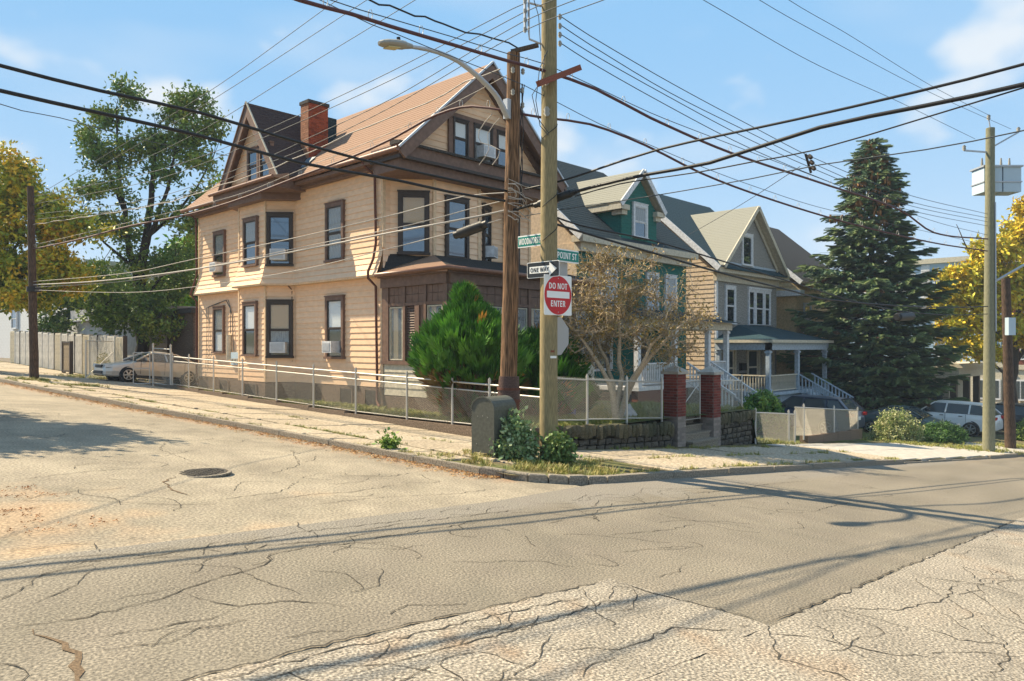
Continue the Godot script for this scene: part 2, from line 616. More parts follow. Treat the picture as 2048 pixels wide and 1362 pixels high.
func road_tone(u: float, v: float) -> Color:
	var n := fn_a.get_noise_2d(u * 1.0, v * 1.0)
	var f := fn_b.get_noise_2d(u * 3.0, v * 3.0)
	var c := Color(0.405, 0.345, 0.255)
	c = c * (1.0 + 0.34 * n + 0.26 * f)
	# drifted sand and rusty leaf litter along the gutter and on the near corner
	var kd := 9.0
	if v > 8.0:
		kd = kerb_u(v) - u
	var lit := clampf(1.0 - kd / (0.55 + 0.5 * (n + 0.4)), 0.0, 1.0) * clampf(0.5 + 1.6 * f, 0.0, 1.0)
	c = c.lerp(Color(0.42, 0.22, 0.11), lit * 0.75)
	var d := Vector2((u - 1.9) / 0.8, (v - 8.2) / 1.5).length()
	c = c.lerp(Color(0.50, 0.34, 0.20), clampf(1.25 - d + f * 1.3, 0.0, 1.0) * 0.75)
	for b in [[2.35, 6.72, 0.35, 0.14], [2.95, 6.62, 0.3, 0.12], [1.5, 6.9, 0.5, 0.25], [3.6, 6.85, 0.4, 0.12], [5.0, 8.3, 0.4, 0.12]]:
		var e := Vector2((u - b[0]) / b[2], (v - b[1]) / b[3]).length()
		c = c.lerp(Color(0.56, 0.40, 0.25), clampf(1.2 - e + f * 1.2, 0.0, 1.0) * 0.65)
	return c

func front_tone(u: float, v: float) -> Color:
	var n := fn_a.get_noise_2d(u * 0.7 + 40.0, v * 1.6)
	var f := fn_b.get_noise_2d(u * 3.0, v * 3.0 + 70.0)
	var c := Color(0.315, 0.272, 0.208) * (1.0 + 0.24 * n + 0.20 * f)
	var kd := v - kerb_v(u)
	if u > 9.0:
		c = c.lerp(Color(0.36, 0.26, 0.17), clampf(1.0 + kd / 0.35 + f, 0.0, 1.0) * 0.6)
	if v > 6.35 + 0.12 * n:
		c = c.lerp(Color(0.36, 0.325, 0.275), 0.75)
	return c

func light_tone(u: float, v: float) -> Color:
	var n := fn_a.get_noise_2d(u * 1.3 - 30.0, v * 1.3)
	var f := fn_b.get_noise_2d(u * 4.0 + 11.0, v * 4.0)
	var c := Color(0.60, 0.525, 0.42) * (1.0 + 0.30 * n + 0.28 * f)
	return c.lerp(Color(0.42, 0.27, 0.16), clampf(f * 1.5 + n - 0.45, 0.0, 0.7))

func earth_tone(u: float, v: float) -> Color:
	var n := fn_a.get_noise_2d(u * 1.2, v * 1.2 + 9.0)
	return Color(0.25, 0.19, 0.11).lerp(Color(0.15, 0.17, 0.045), clampf(0.45 + n * 1.4, 0.0, 1.0))

func flat_at(lift: float) -> Callable:
	return func(u, v): return H(u, v) + lift

func terrain() -> void:
	fn_a.seed = 3
	fn_a.frequency = 0.35
	fn_a.fractal_octaves = 4
	fn_b.seed = 8
	fn_b.frequency = 0.5
	fn_b.fractal_octaves = 4
	# the ground to the horizon
	var us := [-600.0, -300.0, -150.0, -80.0, -40.0]
	us.append_array(steps(-20.0, 80.0, 4.0))
	us.append_array([110.0, 170.0, 300.0, 600.0])
	var vs := [-600.0, -300.0, -150.0, -80.0]
	vs.append_array(steps(-40.0, 80.0, 4.0))
	vs.append_array([110.0, 170.0, 300.0, 600.0])
	struct(sheet(us, vs, flat_at(-0.12), earth_tone), "ground", M.earth)
	# the side street, old and pale
	var su := steps(-1.6, 9.4, 0.16)
	var sv := steps(5.2, 26.0, 0.2)
	sv.append_array(steps(26.4, 75.0, 1.2))
	struct(sheet(su, sv, flat_at(0.0), road_tone), "side_street", M.asphalt_old)
	# the front street, resurfaced
	var fu := [-60.0, -40.0, -20.0, -10.0]
	fu.append_array(steps(-5.0, 14.0, 0.25))
	fu.append_array(steps(14.5, 80.0, 1.5))
	var top := func(u): return 5.2 if u < -1.6 else (6.95 - 0.075 * maxf(0.0, 7.0 - u) if u < 7.0 else (lerpf(6.95, 7.5, (u - 7.0) / 3.0) if u < 10.0 else kerb_v(u) + 0.1))
	var fr := MB.new()
	fr.tinted = true
	var rows := 26
	for i in fu.size() - 1:
		for j in rows:
			var q := []
			for k in [[0, 0], [1, 0], [1, 1], [0, 1]]:
				var u: float = fu[i + k[0]]
				var v := lerpf(-3.0, top.call(u), float(j + k[1]) / rows)
				q.append([G(u, v, 0.005), front_tone(u, v)])
			for t in [0, 2, 1, 0, 3, 2]:
				fr.V.append(q[t][0])
				fr.N.append(Vector3.UP)
				fr.C.append(q[t][1])
	struct(fr, "front_street", M.asphalt)
	# two worn lanes of the older surface on this side of the street
	var la := MB.new()
	la.tinted = true
	var strip := func(u0: float, u1: float, v0: float, v1: float, step: float):
		var uu := steps(u0, u1, step)
		var vv := steps(v0, v1, step)
		for i in uu.size() - 1:
			for j in vv.size() - 1:
				var q := []
				for k in [[0, 0], [1, 0], [1, 1], [0, 1]]:
					var u: float = uu[i + k[0]]
					var v: float = vv[j + k[1]]
					var w := 0.0
					if absf(v - v1) < 0.001:
						w = 0.05 * fn_b.get_noise_2d(u * 5.0, v1 * 9.0)
					q.append([G(u, v + w, 0.011), light_tone(u, v)])
				for t in [0, 2, 1, 0, 3, 2]:
					la.V.append(q[t][0])
					la.N.append(Vector3.UP)
					la.C.append(q[t][1])
	strip.call(-9.0, 5.18, 2.36, 3.76, 0.14)
	strip.call(-9.0, 16.0, -3.0, 2.36, 0.22)
	struct(la, "old_road_surface", M.asphalt_light)
	cracks()

func crack(pts: Array, w: float, lift: float, m: Material, parent: Node3D) -> void:
	var mb := MB.new()
	var fine := []
	for i in pts.size() - 1:
		var a := Vector2(pts[i][0], pts[i][1])
		var b := Vector2(pts[i + 1][0], pts[i + 1][1])
		var n := maxi(2, int(a.distance_to(b) / 0.07))
		var side := (b - a).normalized().orthogonal()
		for k in n:
			fine.append(a.lerp(b, float(k) / n) + side * rng.randf_range(-0.026, 0.026))
	fine.append(Vector2(pts[-1][0], pts[-1][1]))
	var last := []
	for i in fine.size():
		var d: Vector2 = (fine[mini(i + 1, fine.size() - 1)] - fine[maxi(i - 1, 0)]).normalized().orthogonal()
		var ww := w * rng.randf_range(0.25, 1.15) * clampf(minf(i, fine.size() - 1 - i) / 4.0, 0.15, 1.0)
		var l: Vector2 = fine[i] + d * ww
		var r: Vector2 = fine[i] - d * ww
		var pair := [G(l.x, l.y, lift), G(r.x, r.y, lift)]
		if last:
			mb.quad(last[0], pair[0], pair[1], last[1])
		last = pair
	for i in mb.N.size():
		mb.N[i] = Vector3.UP
	part(mb, "crack", m, parent)

func cracks() -> void:
	var road: Node3D = get_node("front_street")
	var side: Node3D = get_node("side_street")
	var old: Node3D = get_node("old_road_surface")
	for c in [
		[[1.26, 5.83], [1.89, 6.25], [2.34, 6.18], [3.05, 6.28], [3.82, 6.43], [4.77, 6.44], [5.63, 6.48]],
		[[1.24, 5.33], [1.66, 5.67], [1.91, 6.08]],
		[[1.08, 5.0], [1.53, 4.98], [2.07, 5.12], [2.22, 5.22], [2.5, 5.38], [2.97, 5.52], [3.17, 5.78], [3.7, 5.89], [4.46, 5.7]],
		[[2.17, 5.12], [2.25, 4.84], [2.34, 4.68], [2.61, 4.65], [2.87, 4.44], [2.94, 4.31]],
		[[1.35, 4.62], [1.73, 4.58], [2.09, 4.58], [2.33, 4.66]],
		[[4.26, 6.24], [4.93, 6.31], [5.66, 6.34], [6.49, 6.36], [7.04, 6.37]],
		[[3.99, 5.85], [4.63, 5.93], [5.83, 6.03]],
		[[7.43, 5.95], [8.33, 5.82], [9.23, 5.76], [10.43, 5.72]],
		[[5.52, 3.59], [5.97, 3.57], [6.32, 3.73]],
		[[0.6, 5.4], [1.24, 5.33]], [[1.6, 5.2], [2.2, 5.3]], [[2.9, 5.9], [3.3, 6.1], [3.9, 6.0], [4.6, 6.12]],
		[[10.6, 6.2], [12.4, 6.1], [13.6, 6.25], [15.2, 6.1]], [[11.0, 4.4], [12.6, 4.5], [13.8, 4.3]], [[6.6, 4.9], [7.6, 4.7], [8.3, 4.75]]]:
		crack(c, 0.0065, 0.010, M.crack, road)
	crack([[1.2, 4.91], [1.29, 4.59], [1.29, 4.33], [1.19, 4.08], [1.22, 3.78]], 0.024, 0.010, M.earth_crack, road)
	for c in [
		[[-2.0, 3.78], [0.3, 3.8], [1.6, 3.77], [2.7, 3.8], [3.98, 3.76], [5.1, 3.74]],
		[[5.12, 3.7], [5.14, 3.23], [5.19, 2.92], [5.22, 2.4]],
		[[5.22, 2.39], [6.68, 2.37], [7.97, 2.38], [9.98, 2.36], [14.0, 2.37]]]:
		crack(c, 0.011, 0.015, M.crack, old)
	for c in [
		[[1.5, 3.68], [2.55, 3.68], [2.87, 3.63], [3.77, 3.62], [4.6, 3.54]],
		[[2.29, 3.36], [2.98, 3.34], [3.88, 3.33], [4.6, 3.39], [4.85, 3.21]],
		[[5.19, 2.4], [4.58, 2.03], [4.64, 1.68], [4.3, 1.2]], [[6.25, 1.7], [6.09, 1.37], [6.3, 1.16], [5.98, 1.05], [5.39, 1.05]],
		[[4.88, 2.37], [5.22, 2.02], [5.27, 1.65], [5.6, 1.3]], [[6.1, 2.3], [6.5, 1.9], [7.3, 1.75], [8.1, 1.85]], [[3.4, 3.0], [3.9, 2.7], [4.5, 2.75], [4.9, 2.4]], [[8.0, 2.2], [8.3, 1.7], [8.1, 1.2]]]:
		crack(c, 0.007, 0.015, M.crack, old)
	for c in [
		[[3.85, 8.29], [4.77, 8.49], [5.52, 9.29]], [[4.13, 8.02], [5.17, 8.23], [5.59, 8.19], [6.6, 8.5]], [[2.36, 10.27], [3.17, 10.66], [4.03, 10.91]],
		[[5.4, 9.9], [6.3, 10.6], [7.2, 12.4]], [[4.9, 11.2], [5.0, 12.8], [5.8, 14.4]], [[4.6, 7.6], [5.6, 7.75], [6.9, 7.6], [8.0, 7.75]], [[1.9, 9.0], [2.7, 8.7], [3.3, 8.2], [3.9, 8.0]], [[6.2, 9.4], [7.0, 9.2], [7.9, 9.5]]]:
		crack(c, 0.006, 0.006, M.crack, side)
	hairlines(road, 80, 0.5, 16.0, 3.9, 6.9, 0.0105, 0.0045, 0.7)
	hairlines(side, 100, 1.0, 8.3, 7.2, 22.0, 0.0065, 0.005, 0.3)
	hairlines(old, 70, 1.5, 12.0, 0.4, 2.3, 0.0155, 0.004, 0.4)
	hairlines(old, 30, 0.5, 5.1, 2.4, 3.7, 0.0155, 0.004, 0.8)
	crack([[4.1, 10.0], [3.8, 9.6], [3.66, 8.89], [3.71, 8.6]], 0.016, 0.006, M.earth_crack, side)

# the fine web of hairline cracks, too many to count
func hairlines(parent: Node3D, n: int, u0: float, u1: float, v0: float, v1: float, lift: float, w: float, along: float) -> void:
	var mb := MB.new()
	for i in n:
		var p := Vector2(rng.randf_range(u0, u1), rng.randf_range(v0, v1))
		var a := (rng.randf_range(-0.5, 0.5) if rng.randf() < along else rng.randf_range(-PI, PI))
		var last := []
		var k := rng.randi_range(6, 26)
		for j in k:
			a += rng.randfn(0, 0.35)
			p += Vector2(cos(a), sin(a)) * rng.randf_range(0.03, 0.09)
			if p.x < u0 or p.x > u1 or p.y < v0 or p.y > v1:
				break
			var d := Vector2(-sin(a), cos(a)) * w * rng.randf_range(0.4, 1.2)
			var pair := [G(p.x + d.x, p.y + d.y, lift), G(p.x - d.x, p.y - d.y, lift)]
			if last:
				mb.quad(last[1], pair[1], pair[0], last[0])
			last = pair
	for i in mb.N.size():
		mb.N[i] = Vector3.UP
	stuff(part(mb, "hairline_cracks", M.crack, parent))

# a paving stone or a kerb stone: a low block whose top is bevelled and a little out of true
func paver(mb: MB, q: Array, top: float, thick: float, bev: float, tilt: float) -> void:
	var c := Vector2.ZERO
	for p in q:
		c += p / q.size()
	var lo := []
	var mid := []
	var hi := []
	var a := rng.randf_range(-tilt, tilt)
	for p in q:
		var d: Vector2 = p - c
		var inn: Vector2 = p - d.normalized() * bev * 1.4
		var t := top + a * d.x + rng.randf_range(-tilt, tilt) * 0.15
		lo.append(G(p.x, p.y, top - thick))
		mid.append(G(p.x, p.y, t - bev))
		hi.append(G(inn.x, inn.y, t))
	var n := q.size()
	for k in n:
		var m := (k + 1) % n
		mb.quad(lo[k], lo[m], mid[m], mid[k])
		mb.quad(mid[k], mid[m], hi[m], hi[k])
	mb.fan(hi)

func quad_uv(u0: float, u1: float, v0: float, v1: float, j := 0.0) -> Array:
	var r := func(): return rng.randf_range(-j, j)
	return [Vector2(u0 + r.call(), v0 + r.call()), Vector2(u1 + r.call(), v0 + r.call()), Vector2(u1 + r.call(), v1 + r.call()), Vector2(u0 + r.call(), v1 + r.call())]

func sidewalks() -> void:
	# soil under the slabs, which shows in the joints
	var base := MB.new()
	base.tinted = true
	var vs := steps(10.5, 75.0, 0.5)
	for i in vs.size() - 1:
		var n := 12
		for j in n:
			var q := []
			for k in [[0, 0], [1, 0], [1, 1], [0, 1]]:
				var v: float = vs[i + k[1]]
				var u := lerpf(kerb_u(v) + 0.08, 13.0, float(j + k[0]) / n)
				q.append([G(u, v, 0.085), earth_tone(u * 2.0, v * 2.0)])
			for t in [0, 2, 1, 0, 3, 2]:
				base.V.append(q[t][0]); base.N.append(Vector3.UP); base.C.append(q[t][1])
	var us := steps(8.68, 80.0, 0.5)
	for i in us.size() - 1:
		var n := 9
		for j in n:
			var q := []
			for k in [[0, 0], [1, 0], [1, 1], [0, 1]]:
				var u: float = us[i + k[0]]
				var v := lerpf(maxf(kerb_v(u), 8.2 - (u - 8.68) * 0.8) + 0.08, 10.5 if u < 12.9 else 11.0, float(j + k[1]) / n)
				q.append([G(u, v, 0.085), earth_tone(u * 2.0, v * 2.0)])
			for t in [0, 2, 1, 0, 3, 2]:
				base.V.append(q[t][0]); base.N.append(Vector3.UP); base.C.append(q[t][1])
	var walk := struct(base, "sidewalk", M.earth)
	# big flags up the side street, in three ranks
	var edge := [0.0, 1.05, 1.22, 2.65, 4.35]
	for rank in [[0.16, 0.95], [1.12, 2.55], [2.60, 4.25]]:
		var v := 9.6 if rank[0] > 1.0 else 9.9
		while v < 56.0:
			var l := rng.randf_range(1.15, 1.75)
			if rank[0] < 1.0:
				l *= 0.75
			var ku := kerb_u(v + l / 2)
			var wid := 12.7 - ku
			if not (rng.randf() < 0.10 and rank[0] < 1.0):
				var mb := MB.new()
				paver(mb, quad_uv(ku + rank[0] * wid / 4.35, ku + rank[1] * wid / 4.35, v + 0.02, v + l - 0.02, 0.015), 0.125 + rng.randf_range(-0.008, 0.01), 0.1, 0.012, 0.006)
				part(mb, "paving_slab", M["slab%d" % rng.randi_range(0, 2)], walk)
			v += l
	# the corner and the front pavement
	var u := 9.7
	while u < 23.0:
		var l := rng.randf_range(1.2, 1.7)
		var kv := kerb_v(u + l / 2)
		for r in [[0.3, 1.75], [1.80, 3.3]]:
			if u < 11.4 and r[0] < 1.0:
				continue
			if rng.randf() < 0.14 and r[0] < 1.0:
				continue
			var mb := MB.new()
			paver(mb, quad_uv(u + 0.02, u + l - 0.02, kv + r[0], kv + r[1], 0.03), 0.115 + rng.randf_range(-0.012, 0.012), 0.1, 0.012, 0.012)
			part(mb, "paving_slab", M["slab%d" % rng.randi_range(0, 2)], walk)
		u += l
	# smooth pale concrete where the drive crosses
	u = 23.2
	while u < 40.0:
		var kv := kerb_v(u + 1.0)
		for r in [[0.12, 2.1], [2.13, 4.0]]:
			var mb := MB.new()
			paver(mb, quad_uv(u + 0.01, u + 2.09, kv + r[0], kv + r[1]), 0.115, 0.1, 0.008, 0.0)
			part(mb, "concrete_slab", M.pale_concrete, walk)
		u += 2.1
	# kerb stones
	var line := []
	for p in KERB:
		line.append(Vector2(p[0], p[1]))
	for i in line.size() - 1:
		var d: Vector2 = line[i + 1] - line[i]
		var n := maxi(1, int(round(d.length() / 1.9)))
		if i >= 8 and i <= 10:
			n = 2
		if line[i].y > 50.0 or line[i].x > 40.0:
			n = 3
		for k in n:
			var a: Vector2 = line[i] + d * (float(k) / n) + d.normalized() * 0.012
			var b: Vector2 = line[i] + d * (float(k + 1) / n) - d.normalized() * 0.012
			var s := d.normalized().orthogonal() * -1.0
			if s.dot(Vector2(14, 14) - a) < 0.0:
				s = -s
			s *= 0.16
			var mb := MB.new()
			var q := [a, b, b + s, a + s]
			if (b - a).cross(s) < 0.0:
				q.reverse()
			var low := 0.0 if a.x < 22.5 or a.x > 31.0 else -0.07
			paver(mb, q, 0.125 + low + rng.randf_range(-0.012, 0.012), 0.25, 0.02, 0.012)
			part(mb, "kerbstone", M.kerbstone, walk)
	# gardens
	var yt := func(uu, vv): return Color(0.22, 0.17, 0.10).lerp(Color(0.16, 0.20, 0.035), clampf(0.75 + fn_a.get_noise_2d(uu * 1.5, vv * 1.5), 0.0, 1.0))
	struct(sheet(steps(12.95, 23.3, 0.5), steps(11.05, 33.4, 0.6), yard, yt), "garden", M.earth)
	struct(sheet(steps(23.3, 80.0, 1.0), steps(11.0, 40.0, 1.0), yard, yt), "garden", M.earth)
	# the drive behind the house, where the sedan stands
	struct(sheet(steps(12.95, 30.0, 1.0), steps(33.4, 75.0, 1.0), func(uu, vv): return H(uu, vv) + 0.1, func(uu, vv): return Color(0.26, 0.22, 0.17) * (1.0 + 0.3 * fn_a.get_noise_2d(uu, vv))), "driveway", M.earth)

# a sash window standing a little proud of a wall face
func window(parent: Node3D, f: Dictionary, x0: float, x1: float, y0: float, y1: float, frame: Material, tw := 0.10, upper := "curtain", lower := "dark_room", sash: Material = null, z := 0.03, sashes := 2) -> MeshInstance3D:
	if sash == null:
		sash = M.dark_trim
	var mb := MB.new()
	fbox(mb, f, x0, x0 + tw, y0, y1, -0.03, z + 0.085)
	fbox(mb, f, x1 - tw, x1, y0, y1, -0.03, z + 0.085)
	fbox(mb, f, x0 + tw, x1 - tw, y1 - tw * 1.15, y1, -0.03, z + 0.085)
	fbox(mb, f, x0 - 0.02, x1 + 0.02, y1, y1 + 0.035, -0.03, z + 0.11)
	fbox(mb, f, x0 - 0.03, x1 + 0.03, y0 - 0.07, y0, -0.03, z + 0.12)
	var w := part(mb, "window", frame, parent)
	var a := x0 + tw
	var b := x1 - tw
	var t := y1 - tw * 1.15
	var hgt := (t - y0) / sashes
	for k in sashes:
		var s := MB.new()
		var lo := y0 + hgt * k
		var hi := lo + hgt
		var zz := z + 0.062 - 0.016 * (1 - k)
		var q := 0.042
		fbox(s, f, a, a + q, lo, hi, z - 0.02, zz)
		fbox(s, f, b - q, b, lo, hi, z - 0.02, zz)
		fbox(s, f, a + q, b - q, lo, lo + q, z - 0.02, zz)
		fbox(s, f, a + q, b - q, hi - q, hi, z - 0.02, zz)
		part(s, "sash", sash, w)
		var g := MB.new()
		g.quad(on(f, a + q, lo + q, zz - 0.02), on(f, b - q, lo + q, zz - 0.02), on(f, b - q, hi - q, zz - 0.02), on(f, a + q, hi - q, zz - 0.02))
		part(g, "pane", M.dark_glass if (lower if k == 0 else upper) == "dark_room" else M.glass, w)
		var c := MB.new()
		var what := lower if k == 0 else upper
		fbox(c, f, a + 0.005, b - 0.005, lo + 0.005, hi - 0.005, z - 0.03, z + 0.012)
		part(c, "curtain" if what != "dark_room" else "interior", M[what], w)
	return w

func course(mb: MB, a: Vector3, b: Vector3, c: Vector3, d: Vector3, step := 0.2, lift := 0.008) -> void:
	var n := (b - a).cross(d - a)
	if n.length() < 1e-6:
		n = (b - a).cross(c - a)
	n = n.normalized()
	var k := maxi(1, int(round(maxf(a.distance_to(d), b.distance_to(c)) / step)))
	for i in k:
		var t0 := float(i) / k
		var t1 := float(i + 1) / k
		var p := a.lerp(d, t0)
		var q := b.lerp(c, t0)
		var r := b.lerp(c, t1)
		var s := a.lerp(d, t1)
		mb.quad(p + n * lift, q + n * lift, r + n * 0.002, s + n * 0.002)
		mb.quad(p - n * 0.01, q - n * 0.01, q + n * lift, p + n * lift)

# a roof slope given as eave left, eave right, ridge right, ridge left, with the boarding under it
func slope(a: Vector3, b: Vector3, c: Vector3, d: Vector3, m: Material, parent: Node3D, under: Material = null, thick := 0.10) -> MeshInstance3D:
	var mb := MB.new()
	course(mb, a, b, c, d)
	var r := part(mb, "roof", m, parent)
	if under:
		var n := (b - a).cross(d - a).normalized() * thick
		var s := MB.new()
		s.quad(d - n, c - n, b - n, a - n)
		s.quad(a - n, b - n, b, a)
		s.quad(b - n, c - n, c, b)
		s.quad(d - n, a - n, a, d)
		part(s, "roof_boarding", under, parent)
	return r

func rows_of_boards(wall: Node3D, f: Dictionary, y0: float, y1: float, n: int, kl := 0.0, kr := 0.0, flare := 0.0, pick := "siding") -> void:
	var h := (y1 - y0) / n
	for i in n:
		var yb := y0 + h * i
		var yt := yb + h
		var zb := 0.0
		var zt := 0.0
		if flare > 0.0:
			zb = flare * pow(clampf(1.0 - (yb - y0) / 0.9, 0.0, 1.0), 1.6)
			zt = flare * pow(clampf(1.0 - (yt - y0) / 0.9, 0.0, 1.0), 1.6)
		board(wall, f, yb, -kl * zb, f.w + kr * zb, -kl * zt, f.w + kr * zt, h, zb, zt, M[pick + str(rng.randi_range(0, 2))])

func brick_face(mb: MB, f: Dictionary, x0: float, x1: float, y0: float, y1: float, base: Color, vary: float, bh := 0.075, bl := 0.21) -> void:
	var n := int((y1 - y0) / bh)
	for i in n:
		var y := y0 + (y1 - y0) * i / n
		var x := x0 - (bl / 2 if i % 2 else 0.0)
		while x < x1 - 0.02:
			var a := maxf(x, x0)
			var b := minf(x + bl, x1)
			if b - a > 0.03:
				mb.col = base * (1.0 + rng.randf_range(-vary, vary))
				var z := 0.008 + rng.randf() * 0.004
				fbox(mb, f, a + 0.005, b - 0.005, y + 0.005, y + (y1 - y0) / n - 0.005, -0.01, z)
			x += bl

func house_one() -> void:
	var h := thing("tan_house", "large tan clapboard corner house with brown trim, gables and a brick chimney", "house", P(17.4, -1.95, 25.0))
	var core := MB.new()
	core.bx(14.09, 20.79, -1.28, 5.75, 18.88, 31.79)
	core.prism([P(14.09, 5.6, 18.05), P(20.7, 5.6, 18.05), P(17.39, 8.9, 18.05)], P(0, 0, 13.7))
	var wall := part(core, "wall", M.siding_core, h)
	var bay := MB.new()
	bay.prism([P(14.09, -1.28, 24.0), P(14.09, -1.28, 27.42), P(13.34, -1.28, 26.68), P(13.34, -1.28, 24.76)], P(0, 6.9, 0))
	part(bay, "bay_wall", M.siding_core, h)
	var fb := MB.new()
	fb.prism([P(14.36, 2.2, 18.88), P(15.42, 2.2, 18.01), P(17.35, 2.2, 18.01), P(18.84, 2.2, 18.88)], P(0, 3.3, 0))
	part(fb, "front_bay_wall", M.siding_core, h)
	var found := MB.new()
	found.bx(14.06, 20.82, -3.4, -1.3, 18.85, 31.82)
	found.prism([P(14.06, -3.4, 23.98), P(14.06, -3.4, 27.44), P(13.31, -3.4, 26.7), P(13.31, -3.4, 24.74)], P(0, 2.1, 0))
	found.bx(14.06, 20.82, -3.4, -1.52, 15.81, 18.85)
	part(found, "foundation", M.foundation, h)

	var s_main := face(14.08, 24.02, 14.08, 18.87)
	var s_ang := face(13.33, 24.75, 14.08, 24.02)
	var s_mid := face(13.33, 26.7, 13.33, 24.75)
	var s_back := face(14.08, 27.44, 13.33, 26.7)
	var s_left := face(14.08, 31.8, 14.08, 27.44)
	for q in [[s_main, -0.414, 0.0], [s_ang, 0.414, -0.414], [s_mid, 0.414, 0.414], [s_left, 0.0, -0.414]]:
		rows_of_boards(wall, q[0], -1.28, 2.14, 18)
		rows_of_boards(wall, q[0], 2.2, 5.62, 18, q[1], q[2], 0.25)
	var bw := MB.new()
	fbox(bw, s_back, 0, s_back.w, -1.28, 5.62, 0, 0.03)
	part(bw, "bay_side", M.siding0, h)
	# under the flare
	var fl := MB.new()
	for q in [[s_main, -0.1, 0.0], [s_ang, 0.1, -0.1], [s_mid, 0.1, 0.1], [s_left, 0.0, -0.1]]:
		fbox(fl, q[0], -q[1], q[0].w + q[2], 2.145, 2.198, -0.02, 0.26)
	part(fl, "flare_soffit", M.siding_trim, h)
	# front of the upper floor
	var f_strip := face(14.08, 18.87, 14.36, 18.87)
	var f_bl := face(14.36, 18.87, 15.41, 18.0)
	var f_bf := face(15.41, 18.0, 17.35, 18.0)
	var f_br := face(17.35, 18.0, 18.85, 18.87)
	var f_r := face(18.85, 18.87, 20.8, 18.87)
	for q in [f_strip, f_bl, f_bf, f_br, f_r]:
		rows_of_boards(wall, q, 2.42, 5.22, 14)
	# corner posts
	for p in [[14.08, 18.87], [13.33, 24.75], [13.33, 26.7], [14.08, 31.8]]:
		for q in [[-1.28, 2.14], [3.05, 5.62]]:
			var cp := MB.new()
			cp.bx(p[0] - 0.035, p[0] + 0.07, q[0], q[1], p[1] - 0.05, p[1] + 0.05)
			part(cp, "corner_post", M.siding_trim, h)
	for p in [[15.41, 18.0], [17.35, 18.0], [20.8, 18.87]]:
		var cp := MB.new()
		cp.bx(p[0] - 0.06, p[0] + 0.06, 2.4, 5.22, p[1] - 0.045, p[1] + 0.06)
		part(cp, "corner_post", M.siding_trim, h)
	# windows up the side
	window(h, s_main, 2.08, 3.14, 2.87, 4.76, M.brown_trim, 0.11, "curtain", "curtain", M.dark_trim)
	window(h, s_main, 2.08, 3.14, -0.36, 1.65, M.brown_trim, 0.11, "blind", "dark_room", M.dark_trim)
	window(h, s_ang, 0.06, 0.98, 2.9, 4.72, M.dark_trim, 0.10, "dark_room", "dark_room", M.dark_trim)
	window(h, s_ang, 0.06, 0.98, -0.36, 1.62, M.dark_trim, 0.10, "warm_curtain", "curtain", M.dark_trim)
	window(h, s_mid, 0.46, 1.50, 2.96, 4.66, M.brown_trim, 0.10, "curtain", "dark_room", M.dark_trim)
	window(h, s_mid, 0.42, 1.44, -0.31, 1.60, M.brown_trim, 0.10, "blind", "dark_room", M.dark_trim)
	window(h, s_left, 1.5, 2.5, 2.9, 4.68, M.brown_trim, 0.10, "curtain", "dark_room", M.dark_trim)
	window(h, s_left, 1.46, 2.42, -0.24, 1.62, M.brown_trim, 0.10, "curtain", "blind", M.dark_trim)
	window(h, f_bl, 0.24, 1.22, 2.92, 4.82, M.dark_trim, 0.12, "warm_curtain", "dark_room", M.dark_trim)
	window(h, f_bf, 0.42, 1.42, 2.86, 4.78, M.dark_trim, 0.11, "dark_room", "dark_room", M.dark_trim)
	window(h, f_br, 0.35, 1.25, 2.9, 4.8, M.dark_trim, 0.09, "dark_room", "dark_room", M.dark_trim)
	window(h, f_r, 0.55, 1.35, 2.8, 4.75, M.dark_trim, 0.10, "curtain", "dark_room", M.dark_trim)
	# cellar windows
	for q in [[s_main, 2.9, 3.55], [s_main, 4.3, 4.9], [s_mid, 0.5, 1.35], [s_left, 2.0, 2.7]]:
		var cw := MB.new()
		fbox(cw, q[0], q[1], q[2], -1.95, -1.4, 0.01, 0.045)
		var c := part(cw, "cellar_window", M.dark_room, h)
		var cf := MB.new()
		fbox(cf, q[0], q[1] - 0.05, q[2] + 0.05, -2.02, -1.95, 0.0, 0.10)
		fbox(cf, q[0], q[1] - 0.05, q[1], -1.95, -1.38, 0.0, 0.06)
		fbox(cf, q[0], q[2], q[2] + 0.05, -1.95, -1.38, 0.0, 0.06)
		part(cf, "frame", M.foundation, c)

	# the main roof
	var e := 5.80
	var ap := 9.28
	slope(P(13.58, e, 32.3), P(13.58, e, 17.38), P(17.39, ap, 17.38), P(17.39, ap, 32.3), M.roof_tan, h, M.brown_trim, 0.11)
	slope(P(21.2, e, 17.38), P(21.2, e, 32.3), P(17.39, ap, 32.3), P(17.39, ap, 17.38), M.roof_tan, h, M.brown_trim, 0.11)
	# gable end to the street
	var gf := face(13.6, 17.92, 21.2, 17.92)
	var hb := 0.195
	var gw := MB.new()
	gw.prism([P(14.2, 6.0, 17.93), P(20.58, 6.0, 17.93), P(17.39, 9.05, 17.93)], P(0, 0, 0.1))
	var gable := part(gw, "gable_wall", M.siding_core, h)
	for i in 15:
		var y := 6.05 + hb * i
		var l0 := (17.39 - 13.6) - (9.12 - y) / 0.913
		var l1 := (17.39 - 13.6) - (9.12 - y - hb) / 0.913
		if l1 < 3.75:
			board(gable, gf, y, l0, 7.58 - l0, l1, 7.58 - l1, hb, 0, 0, M["siding" + str(rng.randi_range(0, 2))])
